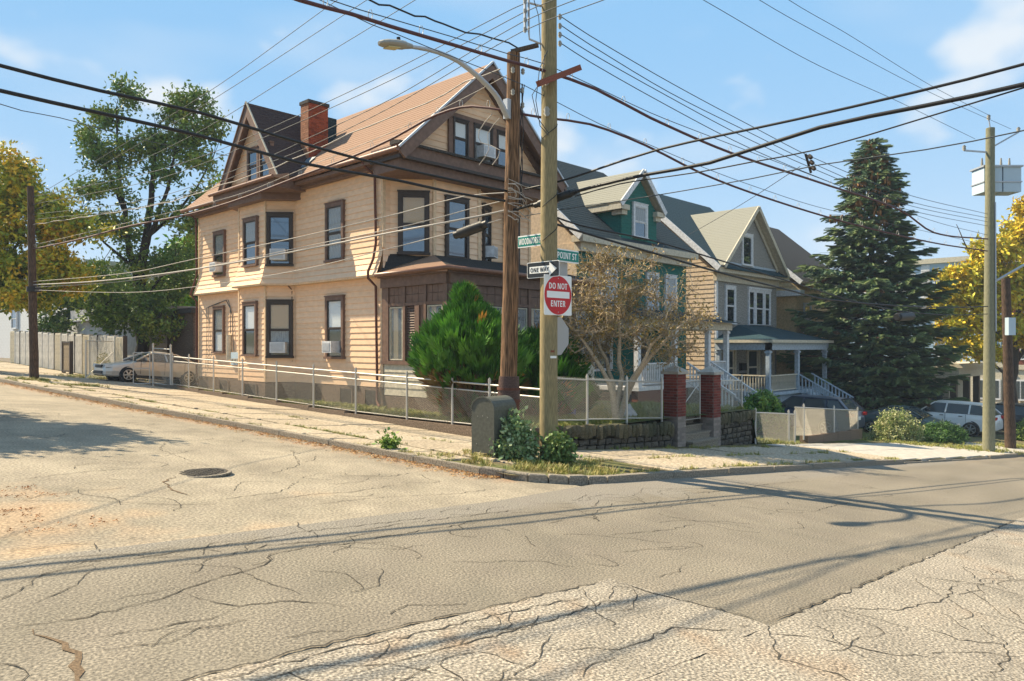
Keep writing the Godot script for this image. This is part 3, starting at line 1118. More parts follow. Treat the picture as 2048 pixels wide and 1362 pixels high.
	# barge boards, frieze boards and the soffit behind them
	for s in [-1.0, 1.0]:
		var bb := MB.new()
		var tip := P(17.39 + s * 3.83, e - 0.10, 17.37)
		var top := P(17.39, ap - 0.08, 17.37)
		var dn := Vector3(0, -0.42, 0)
		var pts := [tip, top, top + dn, tip + dn * 0.45 - Vector3(s * 0.22, 0, 0)]
		if s > 0:
			pts.reverse()
		bb.prism(pts, P(0, 0, 0.09))
		part(bb, "barge_board", M.brown_trim, h)
		var fr := MB.new()
		var q := [P(17.39 + s * 3.35, 6.02, 17.86), P(17.39, 9.04, 17.86), P(17.39, 8.72, 17.86), P(17.39 + s * 2.98, 6.02, 17.86)]
		if s > 0:
			q.reverse()
		fr.prism(q, P(0, 0, 0.06))
		part(fr, "frieze_board", M.brown_trim, h)
		var edge := MB.new()
		edge.bar(P(17.39 + s * 3.86, e + 0.0, 17.355), P(17.39, ap + 0.03, 17.355), 0.05, 0.06)
		part(edge, "drip_edge", M.steel, h)
	# three windows in the gable
	var trio := MB.new()
	fbox(trio, gf, 2.28, 5.4, 7.28, 7.46, 0.03, 0.10)
	fbox(trio, gf, 2.28, 2.46, 6.1, 7.28, 0.03, 0.10)
	fbox(trio, gf, 3.12, 3.36, 6.1, 7.28, 0.03, 0.10)
	fbox(trio, gf, 4.24, 4.44, 6.1, 7.28, 0.03, 0.10)
	fbox(trio, gf, 5.18, 5.4, 6.1, 7.28, 0.03, 0.10)
	part(trio, "window_surround", M.brown_trim, h)
	window(h, gf, 2.46, 3.12, 6.12, 7.28, M.dark_trim, 0.05, "blind", "dark_room", M.dark_trim, 0.04)
	window(h, gf, 3.36, 4.24, 6.12, 7.28, M.dark_trim, 0.05, "blind", "curtain", M.dark_trim, 0.04)
	window(h, gf, 4.44, 5.18, 6.12, 7.28, M.dark_trim, 0.05, "blind", "dark_room", M.dark_trim, 0.04)
	# the cornice under it
	var c1 := MB.new()
	c1.prism([P(13.62, 5.95, 17.42), P(13.62, 6.02, 17.42), P(13.62, 6.13, 17.92), P(13.62, 5.95, 17.92)], P(7.55, 0, 0))
	part(c1, "pent_roof", M.roof_grey, h)
	var c2 := MB.new()
	c2.bx(13.66, 21.12, 5.62, 5.95, 17.52, 18.9)
	c2.bx(13.74, 21.05, 5.22, 5.53, 17.62, 18.9)
	part(c2, "cornice", M.brown_trim, h)
	var c3 := MB.new()
	c3.bx(13.62, 21.15, 5.53, 5.62, 17.45, 18.9)
	part(c3, "cornice_moulding", M.dark_trim, h)
	# side eaves
	var so := MB.new()
	so.bx(13.6, 14.08, 5.56, 5.66, 18.9, 32.2)
	so.bx(13.85, 14.09, 5.46, 5.56, 18.9, 31.8)
	part(so, "soffit", M.brown_trim, h)
	for q in [[17.4, 23.25], [27.95, 32.3]]:
		var gt := MB.new()
		gt.tube([P(13.53, 5.76, q[0]), P(13.53, 5.74, q[1])], 0.075, 10)
		part(gt, "gutter", M.copper_gutter, h)
	# the dormer over the side bay
	var dw := MB.new()
	dw.prism([P(13.28, 5.8, 23.45), P(13.28, 5.8, 27.35), P(13.28, 8.45, 25.4)], P(3.0, 0, 0))
	var dorm := part(dw, "dormer_wall", M.siding_core, h)
	var df := face(13.27, 27.9, 13.27, 22.9)
	for i in 13:
		var y := 5.86 + 0.195 * i
		var hw0 := (8.46 - y) / 1.36
		var hw1 := (8.46 - y - 0.195) / 1.36
		if hw1 > 0.03:
			board(dorm, df, y, 2.5 - hw0, 2.5 + hw0, 2.5 - hw1, 2.5 + hw1, 0.195, 0, 0, M["siding" + str(rng.randi_range(0, 2))])
	slope(P(12.95, 5.78, 23.2), P(13.62, 5.84, 23.2), P(16.74, 8.70, 25.4), P(12.95, 8.72, 25.4), M.roof_dark_red, h, M.brown_trim, 0.08)
	slope(P(13.62, 5.84, 27.6), P(12.95, 5.78, 27.6), P(12.95, 8.72, 25.4), P(16.74, 8.70, 25.4), M.roof_dark_red, h, M.brown_trim, 0.08)
	for s in [-1.0, 1.0]:
		var bb := MB.new()
		var q := [P(12.94, 5.74, 25.4 + s * 2.2), P(12.94, 8.66, 25.4), P(12.94, 8.20, 25.4), P(12.94, 5.74, 25.4 + s * 1.85)]
		if s < 0:
			q.reverse()
		bb.prism(q, P(0.07, 0, 0))
		part(bb, "barge_board", M.brown_trim, h)
		var ed := MB.new()
		ed.bar(P(12.925, 5.76, 25.4 + s * 2.23), P(12.925, 8.75, 25.4), 0.04, 0.05, Vector3.RIGHT)
		part(ed, "drip_edge", M.cream if s < 0 else M.brown_trim, h)
	window(h, df, 2.1, 2.92, 5.98, 7.12, M.brown_trim, 0.10, "dark_room", "dark_room", M.dark_trim)
	window(h, df, 2.98, 3.8, 5.98, 7.12, M.brown_trim, 0.10, "dark_room", "dark_room", M.dark_trim)
	var led := MB.new()
	led.prism([P(12.72, 5.68, 23.1), P(12.72, 5.74, 23.1), P(13.3, 5.9, 23.1), P(13.3, 5.68, 23.1)], P(0, 0, 4.75))
	part(led, "pent_roof", M.roof_tan, h)
	var lg := MB.new()
	lg.tube([P(12.7, 5.70, 23.1), P(12.7, 5.69, 27.85)], 0.06, 8)
	part(lg, "gutter", M.copper_gutter, h)
	var lc := MB.new()
	lc.prism([P(14.1, 5.4, 23.3), P(14.1, 5.4, 27.9), P(12.8, 5.4, 27.75), P(12.8, 5.4, 23.2)], P(0, 0.28, 0))
	lc.prism([P(14.1, 5.16, 23.6), P(14.1, 5.16, 27.8), P(13.02, 5.16, 27.0), P(13.02, 5.16, 24.5)], P(0, 0.24, 0))
	part(lc, "cornice", M.brown_trim, h)
	# chimney
	var cc := MB.new()
	cc.tinted = true
	cc.col = Color(0.20, 0.13, 0.10)
	cc.bx(14.475, 15.265, 6.2, 8.78, 23.775, 24.295)
	var ch := part(cc, "chimney", M.brick, h)
	var br := MB.new()
	br.tinted = true
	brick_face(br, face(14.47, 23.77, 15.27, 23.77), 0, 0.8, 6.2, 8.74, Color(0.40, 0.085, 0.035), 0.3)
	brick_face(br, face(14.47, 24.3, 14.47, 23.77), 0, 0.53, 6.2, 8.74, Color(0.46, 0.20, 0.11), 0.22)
	stuff(part(br, "bricks", M.brick, ch))
	var cap := MB.new()
	cap.bx(14.43, 15.31, 8.72, 8.84, 23.73, 24.34)
	part(cap, "cap", M.roof_grey, ch)
	var c4 := MB.new()
	c4.bx(15.3, 15.72, 6.9, 8.42, 23.9, 24.3)
	part(c4, "flue", M.roof_slate, h)
	var fs := MB.new()
	fs.prism([P(14.5, 6.35, 23.72), P(15.5, 7.28, 23.72), P(15.5, 7.52, 23.72), P(14.5, 6.6, 23.72)], P(0, 0, 0.05))
	fs.prism([P(14.02, 6.24, 23.35), P(14.5, 6.68, 23.35), P(14.5, 6.72, 23.9), P(14.02, 6.28, 23.9)], P(0, 0.04, 0))
	part(fs, "flashing", M.lead, h)
	# drain pipes
	var dp := MB.new()
	dp.tube([P(13.55, 5.72, 19.25), P(13.7, 5.5, 19.2), P(13.98, 5.3, 19.15), P(14.0, 3.2, 19.12), P(13.9, 2.7, 19.12), P(13.72, 2.3, 19.14), P(13.72, 2.1, 19.14), P(13.98, 1.85, 19.1), P(14.0, -1.2, 19.05), P(13.95, -1.7, 19.0), P(13.75, -1.85, 18.6)], 0.042, 7)
	part(dp, "drain_pipe", M.rust, h)
	var dq := MB.new()
	dq.tube([P(14.02, 5.4, 24.1), P(14.02, 2.9, 24.1), P(13.82, 2.2, 24.16), P(14.0, 2.0, 24.1), P(14.02, -1.6, 24.1)], 0.024, 6)
	part(dq, "drain_pipe", M.rust, h)
	var dr := MB.new()
	dr.tube([P(13.6, 5.7, 31.9), P(13.95, 5.4, 31.86), P(13.98, 3.0, 31.86), P(13.72, 2.2, 31.86), P(13.98, 1.9, 31.86), P(13.98, -1.4, 31.86)], 0.04, 6)
	part(dr, "drain_pipe", M.rust, h)
	# electricity meters and cables by the far window
	var mt := MB.new()
	fbox(mt, s_left, 3.2, 4.05, -0.75, -0.25, 0.03, 0.16)
	var meter := part(mt, "meter_box", M.transformer, h)
	for k in 3:
		var dial := MB.new()
		dial.tube([on(s_left, 3.38 + k * 0.24, -0.56, 0.16), on(s_left, 3.38 + k * 0.24, -0.56, 0.25)], 0.075, 10)
		part(dial, "meter", M.lamp_grey, meter)
	var cond := MB.new()
	cond.tube([on(s_left, 2.9, -0.55, 0.08), on(s_left, 2.9, 0.45, 0.08)], 0.11, 9)
	part(cond, "conduit", M.cream, h)
	var cw2 := MB.new()
	cw2.tube([on(s_left, 2.95, 0.5, 0.06), on(s_left, 2.95, 1.5, 0.06), on(s_left, 2.6, 1.85, 0.07), on(s_left, 2.0, 1.78, 0.05), on(s_left, 0.9, 1.62, 0.05)], 0.016, 5)
	cw2.tube([on(s_left, 3.25, -0.2, 0.06), on(s_left, 3.1, 1.2, 0.06), on(s_left, 2.8, 1.85, 0.07)], 0.014, 5)
	cw2.tube([on(s_left, 0.8, 1.62, 0.05), on(s_left, 0.82, 0.6, 0.05), on(s_left, 0.7, -0.9, 0.05)], 0.010, 5)
	cw2.tube([on(s_left, 0.95, 1.62, 0.05), on(s_left, 1.15, 0.4, 0.05), on(s_left, 0.95, -0.9, 0.05)], 0.008, 5)
	part(cw2, "cable", M.thin_cable, h)
	porch_one(h)
	# air conditioners in the windows
	var spots := [
		[s_main, 2.61, -0.22, "white air conditioner in the lower side window nearest the front corner"],
		[s_ang, 0.52, -0.24, "white air conditioner in the lower window of the side bay"],
		[s_ang, 0.52, 3.04, "white air conditioner in the upper window of the side bay"],
		[s_left, 2.05, 3.02, "white air conditioner in the farthest upper side window"],
		[gf, 3.82, 6.22, "white air conditioner in the middle window of the front gable"],
		[f_br, 0.8, 3.02, "pale blue-grey air conditioner in the front bay window above the porch"]]
	var proto: Node3D = null
	for s in spots:
		var f: Dictionary = s[0]
		var at: Vector3 = on(f, s[1], s[2], 0.08)
		var o: Node3D
		if proto == null:
			o = thing("air_conditioner", s[3], "air conditioner", Vector3.ZERO, "air conditioners in the windows of the tan house")
			var b := MB.new()
			b.obox(Vector3(0, 0.19, 0.14), Vector3(0.27, 0, 0), Vector3(0, 0.19, 0), Vector3(0, 0, 0.17))
			part(b, "case", M.white, o)
			var g := MB.new()
			g.obox(Vector3(-0.02, 0.19, 0.314), Vector3(0.21, 0, 0), Vector3(0, 0.14, 0), Vector3(0, 0, 0.006))
			part(g, "grille", M.steel, o)
			var l := MB.new()
			for k in 7:
				l.obox(Vector3(-0.02, 0.08 + k * 0.037, 0.322), Vector3(0.21, 0, 0), Vector3(0, 0.006, 0), Vector3(0, 0, 0.006))
			stuff(part(l, "louvres", M.white, o))
			proto = o
		else:
			o = proto.duplicate()
			o.name = numbered("air_conditioner")
			add_child(o)
			tag(o, s[3], "air conditioner", "air conditioners in the windows of the tan house")
		o.transform = Transform3D(Basis(f.r, Vector3.UP, f.n), at)

func porch_one(h: Node3D) -> void:
	var fs := face(14.08, 18.87, 14.08, 15.83)
	var ff := face(14.08, 15.83, 20.8, 15.83)
	var inside := MB.new()
	inside.bx(14.3, 20.6, -1.5, 2.1, 16.0, 18.8)
	part(inside, "porch_interior", M.dark_room, h)
	var skirt := MB.new()
	for q in [fs, ff]:
		for k in 4:
			board_shape(skirt, on(q, 0, -1.5 + k * 0.235), q.r, q.n, 0.08, q.w - 0.0, 0.08, q.w - 0.0, 0.235, 0.0, 0.0)
	part(skirt, "porch_skirt", M.cream, h)
	var b1 := MB.new()
	for q in [[fs, 0.1], [ff, 0.0]]:
		var f: Dictionary = q[0]
		fbox(b1, f, 0.0, f.w, 1.78, 2.07, -0.1, 0.10)
		fbox(b1, f, 0.0, f.w, 1.20, 1.29, -0.08, 0.045)
		fbox(b1, f, 0.0, f.w, -0.56, -0.45, -0.1, 0.07)
	part(b1, "porch_fascia", M.brown_trim, h)
	# side: window, louvre, post, panel, window; front: six like bays
	var posts := [[fs, 0.02, 0.34], [fs, 1.05, 1.15], [fs, 2.02, 2.12], [fs, 2.86, 3.04]]
	for k in 7:
		posts.append([ff, clampf(k * 1.12 - 0.06, 0.0, 7.0), minf(k * 1.12 + 0.06, 6.72)])
	for p in posts:
		var mb := MB.new()
		fbox(mb, p[0], p[1], p[2], -0.45, 1.78, -0.1, 0.055)
		part(mb, "porch_post", M.brown_trim, h)
	var bays := [[fs, 0.34, 1.05, true], [fs, 1.15, 2.02, false], [fs, 2.12, 2.86, true]]
	for k in 6:
		bays.append([ff, k * 1.12 + 0.06, (k + 1) * 1.12 - 0.06, true])
	for q in bays:
		var f: Dictionary = q[0]
		var n := 3
		for k in n:
			for j in 2:
				var mb := MB.new()
				var a: float = lerpf(q[1], q[2], float(k) / n)
				var b: float = lerpf(q[1], q[2], float(k + 1) / n)
				var lo := 1.29 + j * 0.245
				fbox(mb, f, a + 0.008, b - 0.008, lo + 0.006, lo + 0.239, -0.06, 0.012)
				part(mb, "panel", M.brown_trim, h)
		if q[3]:
			var w := MB.new()
			var t := 0.035
			fbox(w, f, q[1] + 0.04, q[1] + 0.04 + t, -0.43, 1.18, -0.05, 0.03)
			fbox(w, f, q[2] - 0.04 - t, q[2] - 0.04, -0.43, 1.18, -0.05, 0.03)
			fbox(w, f, q[1] + 0.04 + t, q[2] - 0.04 - t, 1.18 - t, 1.18, -0.05, 0.03)
			fbox(w, f, q[1] + 0.04 + t, q[2] - 0.04 - t, -0.43, -0.43 + t, -0.05, 0.03)
			var win := part(w, "porch_window", M.cream, h)
			var g := MB.new()
			g.quad(on(f, q[1] + 0.07, -0.4, 0.0), on(f, q[2] - 0.07, -0.4, 0.0), on(f, q[2] - 0.07, 1.15, 0.0), on(f, q[1] + 0.07, 1.15, 0.0))
			part(g, "pane", M.glass, win)
			var cu := MB.new()
			fbox(cu, f, q[1] + 0.08, q[1] + 0.28, -0.4, 1.15, -0.12, -0.09)
			part(cu, "curtain", M.warm_curtain, win)
			var cv := MB.new()
			fbox(cv, f, q[1] + 0.28, q[2] - 0.06, -0.4, 1.15, -0.18, -0.15)
			part(cv, "interior", M.dark_room, win)
		else:
			var lv := MB.new()
			for k in 22:
				var y := -0.43 + k * 0.074
				lv.obox(on(f, 1.38, y + 0.03, -0.02), f.r * 0.2, (Vector3(0, 0.03, 0) - f.n * 0.018), f.n * 0.006)
			stuff(part(lv, "louvres", M.brown_trim, h))
			var pp := MB.new()
			fbox(pp, f, 1.60, 1.80, -0.45, 1.20, -0.1, 0.05)
			fbox(pp, f, 1.80, 2.02, -0.45, 1.20, -0.1, 0.0)
			part(pp, "porch_post", M.brown_trim, h)
	# hipped roof
	slope(P(13.84, 2.22, 18.86), P(13.84, 2.22, 15.6), P(15.41, 2.86, 18.0), P(15.41, 2.86, 18.0), M.roof_tan, h)
	slope(P(13.84, 2.22, 15.6), P(21.05, 2.22, 15.6), P(19.6, 2.86, 18.0), P(15.41, 2.86, 18.0), M.roof_black, h)
	var rb := MB.new()
	rb.prism([P(13.86, 2.07, 15.62), P(21.03, 2.07, 15.62), P(21.03, 2.07, 18.86), P(13.86, 2.07, 18.86)], P(0, 0.14, 0))
	rb.prism([P(14.4, 2.2, 18.86), P(15.42, 2.84, 18.03), P(19.6, 2.84, 18.03), P(20.9, 2.2, 18.86)], P(0, 0.02, 0))
	part(rb, "roof_boarding", M.brown_trim, h)
	var bk := MB.new()
	bk.quad(P(15.41, 2.86, 18.0), P(19.6, 2.86, 18.0), P(20.8, 2.86, 18.9), P(14.2, 2.86, 18.9))
	bk.quad(P(14.0, 2.3, 18.88), P(15.41, 2.87, 18.0), P(14.3, 2.87, 18.88), P(14.1, 2.6, 18.88))
	part(bk, "roof_flat", M.roof_black, h)
	var gt := MB.new()
	gt.tube([P(13.80, 2.17, 18.86), P(13.80, 2.18, 15.55), P(21.1, 2.14, 15.55)], 0.07, 9)
	part(gt, "gutter", M.copper_gutter, h)
	var dp := MB.new()
	dp.tube([P(19.0, 2.12, 15.55), P(19.0, 1.95, 15.6), P(19.05, 1.75, 15.74), P(19.05, -1.3, 15.74)], 0.04, 7)
	part(dp, "drain_pipe", M.dark_trim, h)

# clapboards too small to tell apart, joined into one part
func clad(n: String, parent: Node3D, f: Dictionary, x0: float, x1: float, y0: float, y1: float, h: float, m: Material, gable := 0.0, apex := 0.0, lip := 0.03) -> MeshInstance3D:
	var mb := MB.new()
	var k := int(round((y1 - y0) / h))
	for i in k:
		var y := y0 + (y1 - y0) * i / k
		var l0 := x0
		var r0 := x1
		var l1 := x0
		var r1 := x1
		if gable > 0.0:   # a triangle from x0..x1 at the bottom to apex
			var t0 := float(i) / k
			var t1 := float(i + 1) / k
			l0 = lerpf(x0, apex, t0); r0 = lerpf(x1, apex, t0)
			l1 = lerpf(x0, apex, t1); r1 = lerpf(x1, apex, t1)
		board_shape(mb, on(f, 0, y), f.r, f.n, l0, r0, l1, r1, (y1 - y0) / k, 0, 0, lip)
	var o := part(mb, n, m, parent)
	stuff(o)
	return o

func balusters(n: String, parent: Node3D, a: Vector3, b: Vector3, h: float, m: Material, gap := 0.13, w := 0.04) -> void:
	var rail := MB.new()
	rail.bar(a + Vector3(0, h, 0), b + Vector3(0, h, 0), 0.09, 0.06)
	rail.bar(a + Vector3(0, 0.1, 0), b + Vector3(0, 0.1, 0), 0.06, 0.05)
	var r := part(rail, n, m, parent)
	var k := int(a.distance_to(b) / gap)
	var bs := MB.new()
	for i in range(1, k):
		var p := a.lerp(b, float(i) / k)
		bs.obox(p + Vector3(0, h / 2 + 0.05, 0), Vector3(w / 2, 0, 0), Vector3(0, h / 2 - 0.05, 0), Vector3(0, 0, w / 2))
	stuff(part(bs, "balusters", m, r))

func post(n: String, parent: Node3D, u: float, v: float, y0: float, y1: float, w: float, m: Material) -> void:
	var mb := MB.new()
	mb.bx(u - w / 2, u + w / 2, y0, y1, v - w / 2, v + w / 2)
	mb.bx(u - w * 0.7, u + w * 0.7, y1 - 0.18, y1 - 0.08, v - w * 0.7, v + w * 0.7)
	mb.bx(u - w * 0.7, u + w * 0.7, y0, y0 + 0.2, v - w * 0.7, v + w * 0.7)
	part(mb, n, m, parent)

func house_two() -> void:
	var h := thing("green_house", "green shingled house with a dark slate-coloured roof and a pale-roofed front dormer", "house", P(28.7, -2.4, 23.0))
	var core := MB.new()
	core.bx(24.45, 33.0, -2.2, 4.3, 19.5, 29.5)
	core.prism([P(24.5, 4.2, 19.4), P(24.5, 4.2, 29.6), P(24.5, 9.1, 24.5)], P(8.4, 0, 0))
	part(core, "wall", M.beige_siding, h)
	var fnd := MB.new()
	fnd.bx(24.4, 33.05, -4.6, -2.2, 19.45, 29.55)
	part(fnd, "foundation", M.foundation, h)
	slope(P(24.05, 4.55, 18.95), P(33.45, 4.55, 18.95), P(33.0, 9.42, 24.5), P(24.05, 9.42, 24.5), M.roof_slate, h, M.cream, 0.12)
	slope(P(33.45, 4.55, 30.05), P(24.05, 4.55, 30.05), P(24.05, 9.42, 24.5), P(33.0, 9.42, 24.5), M.roof_slate, h, M.cream, 0.12)
	var jk := MB.new()
	jk.tri(P(33.0, 9.43, 24.5), P(33.62, 8.3, 23.2), P(33.62, 8.3, 25.8))
	part(jk, "hipped_end", M.roof_slate, h)
	var front := face(24.4, 19.4, 33.0, 19.4)
	clad("shingled_wall", h, front, 0, 8.6, 1.0, 3.95, 0.16, M.green_shingle, 0, 0, 0.02)
	clad("lower_wall", h, front, 0, 8.6, -2.0, 1.0, 0.16, M.green_shingle, 0, 0, 0.02)
	var cor := MB.new()
	fbox(cor, front, -0.3, 8.95, 4.28, 4.56, -0.1, 0.50)
	fbox(cor, front, -0.12, 8.75, 3.92, 4.28, -0.1, 0.25)
	part(cor, "cornice", M.cream, h)
	for v in [18.93]:
		var rk := MB.new()
		rk.bar(P(24.02, 4.45, v), P(24.02, 9.35, 24.5), 0.08, 0.28, Vector3.UP)
		part(rk, "barge_board", M.white, h)
	window(h, front, 0.7, 1.6, 1.5, 3.4, M.white, 0.11, "curtain", "dark_room", M.white)
	window(h, front, 1.75, 2.65, 1.5, 3.4, M.white, 0.11, "curtain", "dark_room", M.white)
	window(h, front, 5.0, 6.0, 1.5, 3.4, M.white, 0.11, "curtain", "dark_room", M.white)
	window(h, front, 6.6, 7.6, 1.5, 3.4, M.white, 0.11, "curtain", "dark_room", M.white)
	# dormer
	var df := face(27.15, 19.2, 30.2, 19.2)
	var dw := MB.new()
	dw.bx(27.2, 30.0, 4.6, 6.3, 19.22, 22.0)
	dw.prism([P(27.25, 6.25, 19.22), P(29.95, 6.25, 19.22), P(28.6, 7.62, 19.22)], P(0, 0, 3.2))
	part(dw, "dormer_wall", M.green_shingle, h)
	clad("dormer_shingles", h, df, 0.05, 2.85, 4.6, 6.25, 0.165, M.green_shingle, 0, 0, 0.02)
	clad("dormer_shingles", h, df, 0.12, 2.78, 6.25, 7.55, 0.165, M.green_shingle, 1.0, 1.45, 0.02)
	var dl := face(27.2, 21.6, 27.2, 19.22)
	clad("dormer_shingles", h, dl, 0.0, 2.38, 4.6, 6.2, 0.165, M.green_shingle, 0, 0, 0.02)
	slope(P(26.85, 6.28, 21.0), P(26.85, 6.28, 18.95), P(28.6, 7.95, 18.95), P(28.6, 7.95, 22.9), M.roof_pale, h, M.cream, 0.09)
	slope(P(30.35, 6.28, 18.95), P(30.35, 6.28, 21.0), P(28.6, 7.95, 22.9), P(28.6, 7.95, 18.95), M.roof_pale, h, M.cream, 0.09)
	for s in [-1.0, 1.0]:
		var bb := MB.new()
		bb.bar(P(28.6 + s * 1.8, 6.16, 18.92), P(28.6, 7.88, 18.92), 0.06, 0.24)
		part(bb, "barge_board", M.white, h)
		var rt := MB.new()
		rt.bx(28.6 + s * 1.75, 28.6 + s * 1.1, 5.98, 6.2, 18.95, 19.6)
		rt.bx(28.6 + s * 1.55, 28.6 + s * 1.15, 5.78, 5.98, 19.05, 19.6)
		part(rt, "cornice_return", M.cream, h)
	var sg := MB.new()
	sg.bx(26.88, 27.2, 5.98, 6.2, 18.95, 21.2)
	part(sg, "dormer_cornice", M.cream, h)
	window(h, df, 0.85, 2.0, 4.92, 6.42, M.white, 0.13, "curtain", "dark_room", M.white)
	# porch with white posts and a brick base
	var pr := MB.new()
	pr.prism([P(24.4, 1.05, 16.4), P(32.0, 1.05, 16.4), P(32.0, 0.72, 16.4), P(24.4, 0.72, 16.4)], P(0, 0, 3.0))
	part(pr, "porch_beam", M.cream, h)
	slope(P(24.2, 1.05, 16.1), P(32.2, 1.05, 16.1), P(32.2, 1.7, 19.4), P(24.2, 1.7, 19.4), M.roof_slate, h)
	for u in [24.6, 27.3, 30.1, 31.8]:
		post("porch_post", h, u, 16.6, -1.6, 0.75, 0.2, M.white)
	var fl := MB.new()
	fl.bx(24.4, 32.0, -1.75, -1.6, 16.4, 19.4)
	part(fl, "porch_floor", M.white, h)
	var bb2 := MB.new()
	bb2.bx(24.5, 31.9, -4.6, -1.75, 16.5, 16.8)
	part(bb2, "porch_base", M.red_brick, h)
	balusters("porch_railing", h, P(24.6, -1.6, 16.6), P(27.2, -1.6, 16.6), 0.9, M.white)
	balusters("porch_railing", h, P(30.1, -1.6, 16.6), P(31.8, -1.6, 16.6), 0.9, M.white)
	for u in [28.0, 30.0]:
		balusters("stair_railing", h, P(u, -1.6, 16.4), P(u, -2.9, 14.2), 0.9, M.white, 0.16, 0.05)
	for k in 7:
		var st := MB.new()
		st.bx(28.0, 30.0, -4.0, -1.75 - k * 0.2, 16.35 - (k + 1) * 0.31, 16.35 - k * 0.31)
		part(st, "step", M.concrete, h)
	var dr := MB.new()
	fbox(dr, front, 4.0, 4.95, -1.6, 0.5, 0.02, 0.08)
	part(dr, "door", M.dark_trim, h)
	window(h, front, 0.9, 2.3, -1.0, 0.6, M.white, 0.1, "curtain", "dark_room", M.white)

func house_three() -> void:
	var h := thing("grey_house", "grey shingled house with a big pale-roofed front gable and a teal porch roof", "house", P(39.8, -4.0, 23.0))
	var core := MB.new()
	core.bx(36.1, 43.5, -2.2, 4.0, 19.5, 29.5)
	core.prism([P(36.1, 3.9, 19.5), P(36.1, 3.9, 29.5), P(36.1, 8.75, 24.5)], P(8.5, 0, 0))
	part(core, "wall", M.grey_siding, h)
	var fnd := MB.new()
	fnd.bx(36.05, 43.55, -5.5, -2.2, 19.45, 29.55)
	part(fnd, "foundation", M.foundation, h)
	var left := face(36.08, 29.5, 36.08, 19.5)
	clad("side_boards", h, left, 0, 10.0, -2.2, 4.0, 0.24, M.beige_siding)
	clad("gable_boards", h, left, 0, 10.0, 4.0, 8.85, 0.24, M.beige_siding, 1.0, 5.0)
	slope(P(35.3, 4.1, 18.85), P(44.2, 4.1, 18.85), P(44.7, 9.1, 24.5), P(35.3, 9.1, 24.5), M.roof_teal, h, M.cream, 0.1)
	slope(P(44.2, 4.1, 30.15), P(35.3, 4.1, 30.15), P(35.3, 9.1, 24.5), P(44.7, 9.1, 24.5), M.roof_teal, h, M.cream, 0.1)
	for q in [[18.8, 24.5], [30.2, 24.5]]:
		var rk := MB.new()
		rk.bar(P(35.27, 4.0, q[0]), P(35.27, 9.05, q[1]), 0.07, 0.3)
		part(rk, "barge_board", M.white, h)
	var front := face(36.1, 19.45, 43.5, 19.45)
	clad("shingled_wall", h, front, 0, 7.4, 0.4, 3.55, 0.21, M.grey_siding, 0, 0, 0.015)
	clad("lower_wall", h, front, 0, 7.4, -2.2, 0.4, 0.21, M.grey_siding, 0, 0, 0.015)
	var cor := MB.new()
	fbox(cor, front, -0.6, 8.0, 3.86, 4.06, -0.1, 0.55)
	fbox(cor, front, -0.1, 7.5, 3.45, 3.86, -0.1, 0.12)
	part(cor, "cornice", M.cream, h)
	var cp := MB.new()
	fbox(cp, front, -0.03, 0.16, -2.2, 3.5, -0.1, 0.06)
	part(cp, "corner_board", M.white, h)
	# the front gable
	var gf := face(36.0, 19.2, 43.4, 19.2)
	var gw := MB.new()
	gw.prism([P(36.4, 4.1, 19.22), P(43.0, 4.1, 19.22), P(39.7, 7.5, 19.22)], P(0, 0, 4.0))
	part(gw, "gable_wall", M.grey_siding, h)
	clad("gable_shingles", h, gf, 0.62, 6.78, 4.35, 7.5, 0.21, M.grey_siding, 1.0, 3.7, 0.015)
	var gb := MB.new()
	fbox(gb, gf, 0.5, 6.9, 4.12, 4.5, 0.0, 0.05)
	part(gb, "gable_sill_board", M.blue_grey, h)
	var pent := MB.new()
	pent.prism([P(36.0, 4.05, 18.75), P(36.0, 4.1, 18.75), P(36.0, 4.35, 19.2), P(36.0, 4.05, 19.2)], P(7.6, 0, 0))
	part(pent, "pent_roof", M.roof_teal, h)
	slope(P(35.75, 4.22, 19.0), P(35.75, 4.22, 18.75), P(39.65, 7.78, 18.75), P(39.65, 7.78, 23.0), M.roof_pale, h, M.cream, 0.1)
	slope(P(43.6, 4.22, 18.75), P(43.6, 4.22, 19.0), P(39.65, 7.78, 23.0), P(39.65, 7.78, 18.75), M.roof_pale, h, M.cream, 0.1)
	for s in [-1.0, 1.0]:
		var bb := MB.new()
		bb.bar(P(39.67 + s * 3.95, 4.12, 18.72), P(39.67, 7.7, 18.72), 0.06, 0.22)
		part(bb, "barge_board", M.cream, h)
		var fz := MB.new()
		fz.bar(P(39.67 + s * 3.3, 4.4, 19.12), P(39.67, 7.42, 19.12), 0.06, 0.2)
		part(fz, "frieze_board", M.cream, h)
	window(h, gf, 2.45, 3.75, 4.5, 6.2, M.white, 0.14, "dark_room", "dark_room", M.white, 0.02, 1)
	window(h, front, 0.95, 2.1, 1.25, 3.25, M.white, 0.14, "dark_room", "dark_room", M.white)
	var tri_w := MB.new()
	fbox(tri_w, front, 3.6, 6.5, 3.2, 3.34, 0.0, 0.13)
	fbox(tri_w, front, 3.6, 6.5, 1.1, 1.2, 0.0, 0.14)
	part(tri_w, "window_surround", M.white, h)
	for q in [[3.65, 4.45], [4.5, 5.6], [5.65, 6.45]]:
		window(h, front, q[0], q[1], 1.2, 3.2, M.white, 0.1, "dark_room", "dark_room", M.white, 0.02)
	# porch
	slope(P(35.85, 0.32, 19.45), P(35.85, 0.32, 16.25), P(38.6, 1.18, 19.4), P(38.6, 1.18, 19.4), M.roof_teal, h)
	slope(P(35.85, 0.32, 16.25), P(43.8, 0.32, 16.25), P(42.0, 1.18, 19.4), P(38.6, 1.18, 19.4), M.roof_teal, h)
	var pb := MB.new()
	pb.bx(35.8, 43.85, 0.17, 0.32, 16.2, 19.4)
	part(pb, "porch_gutter", M.cream, h)
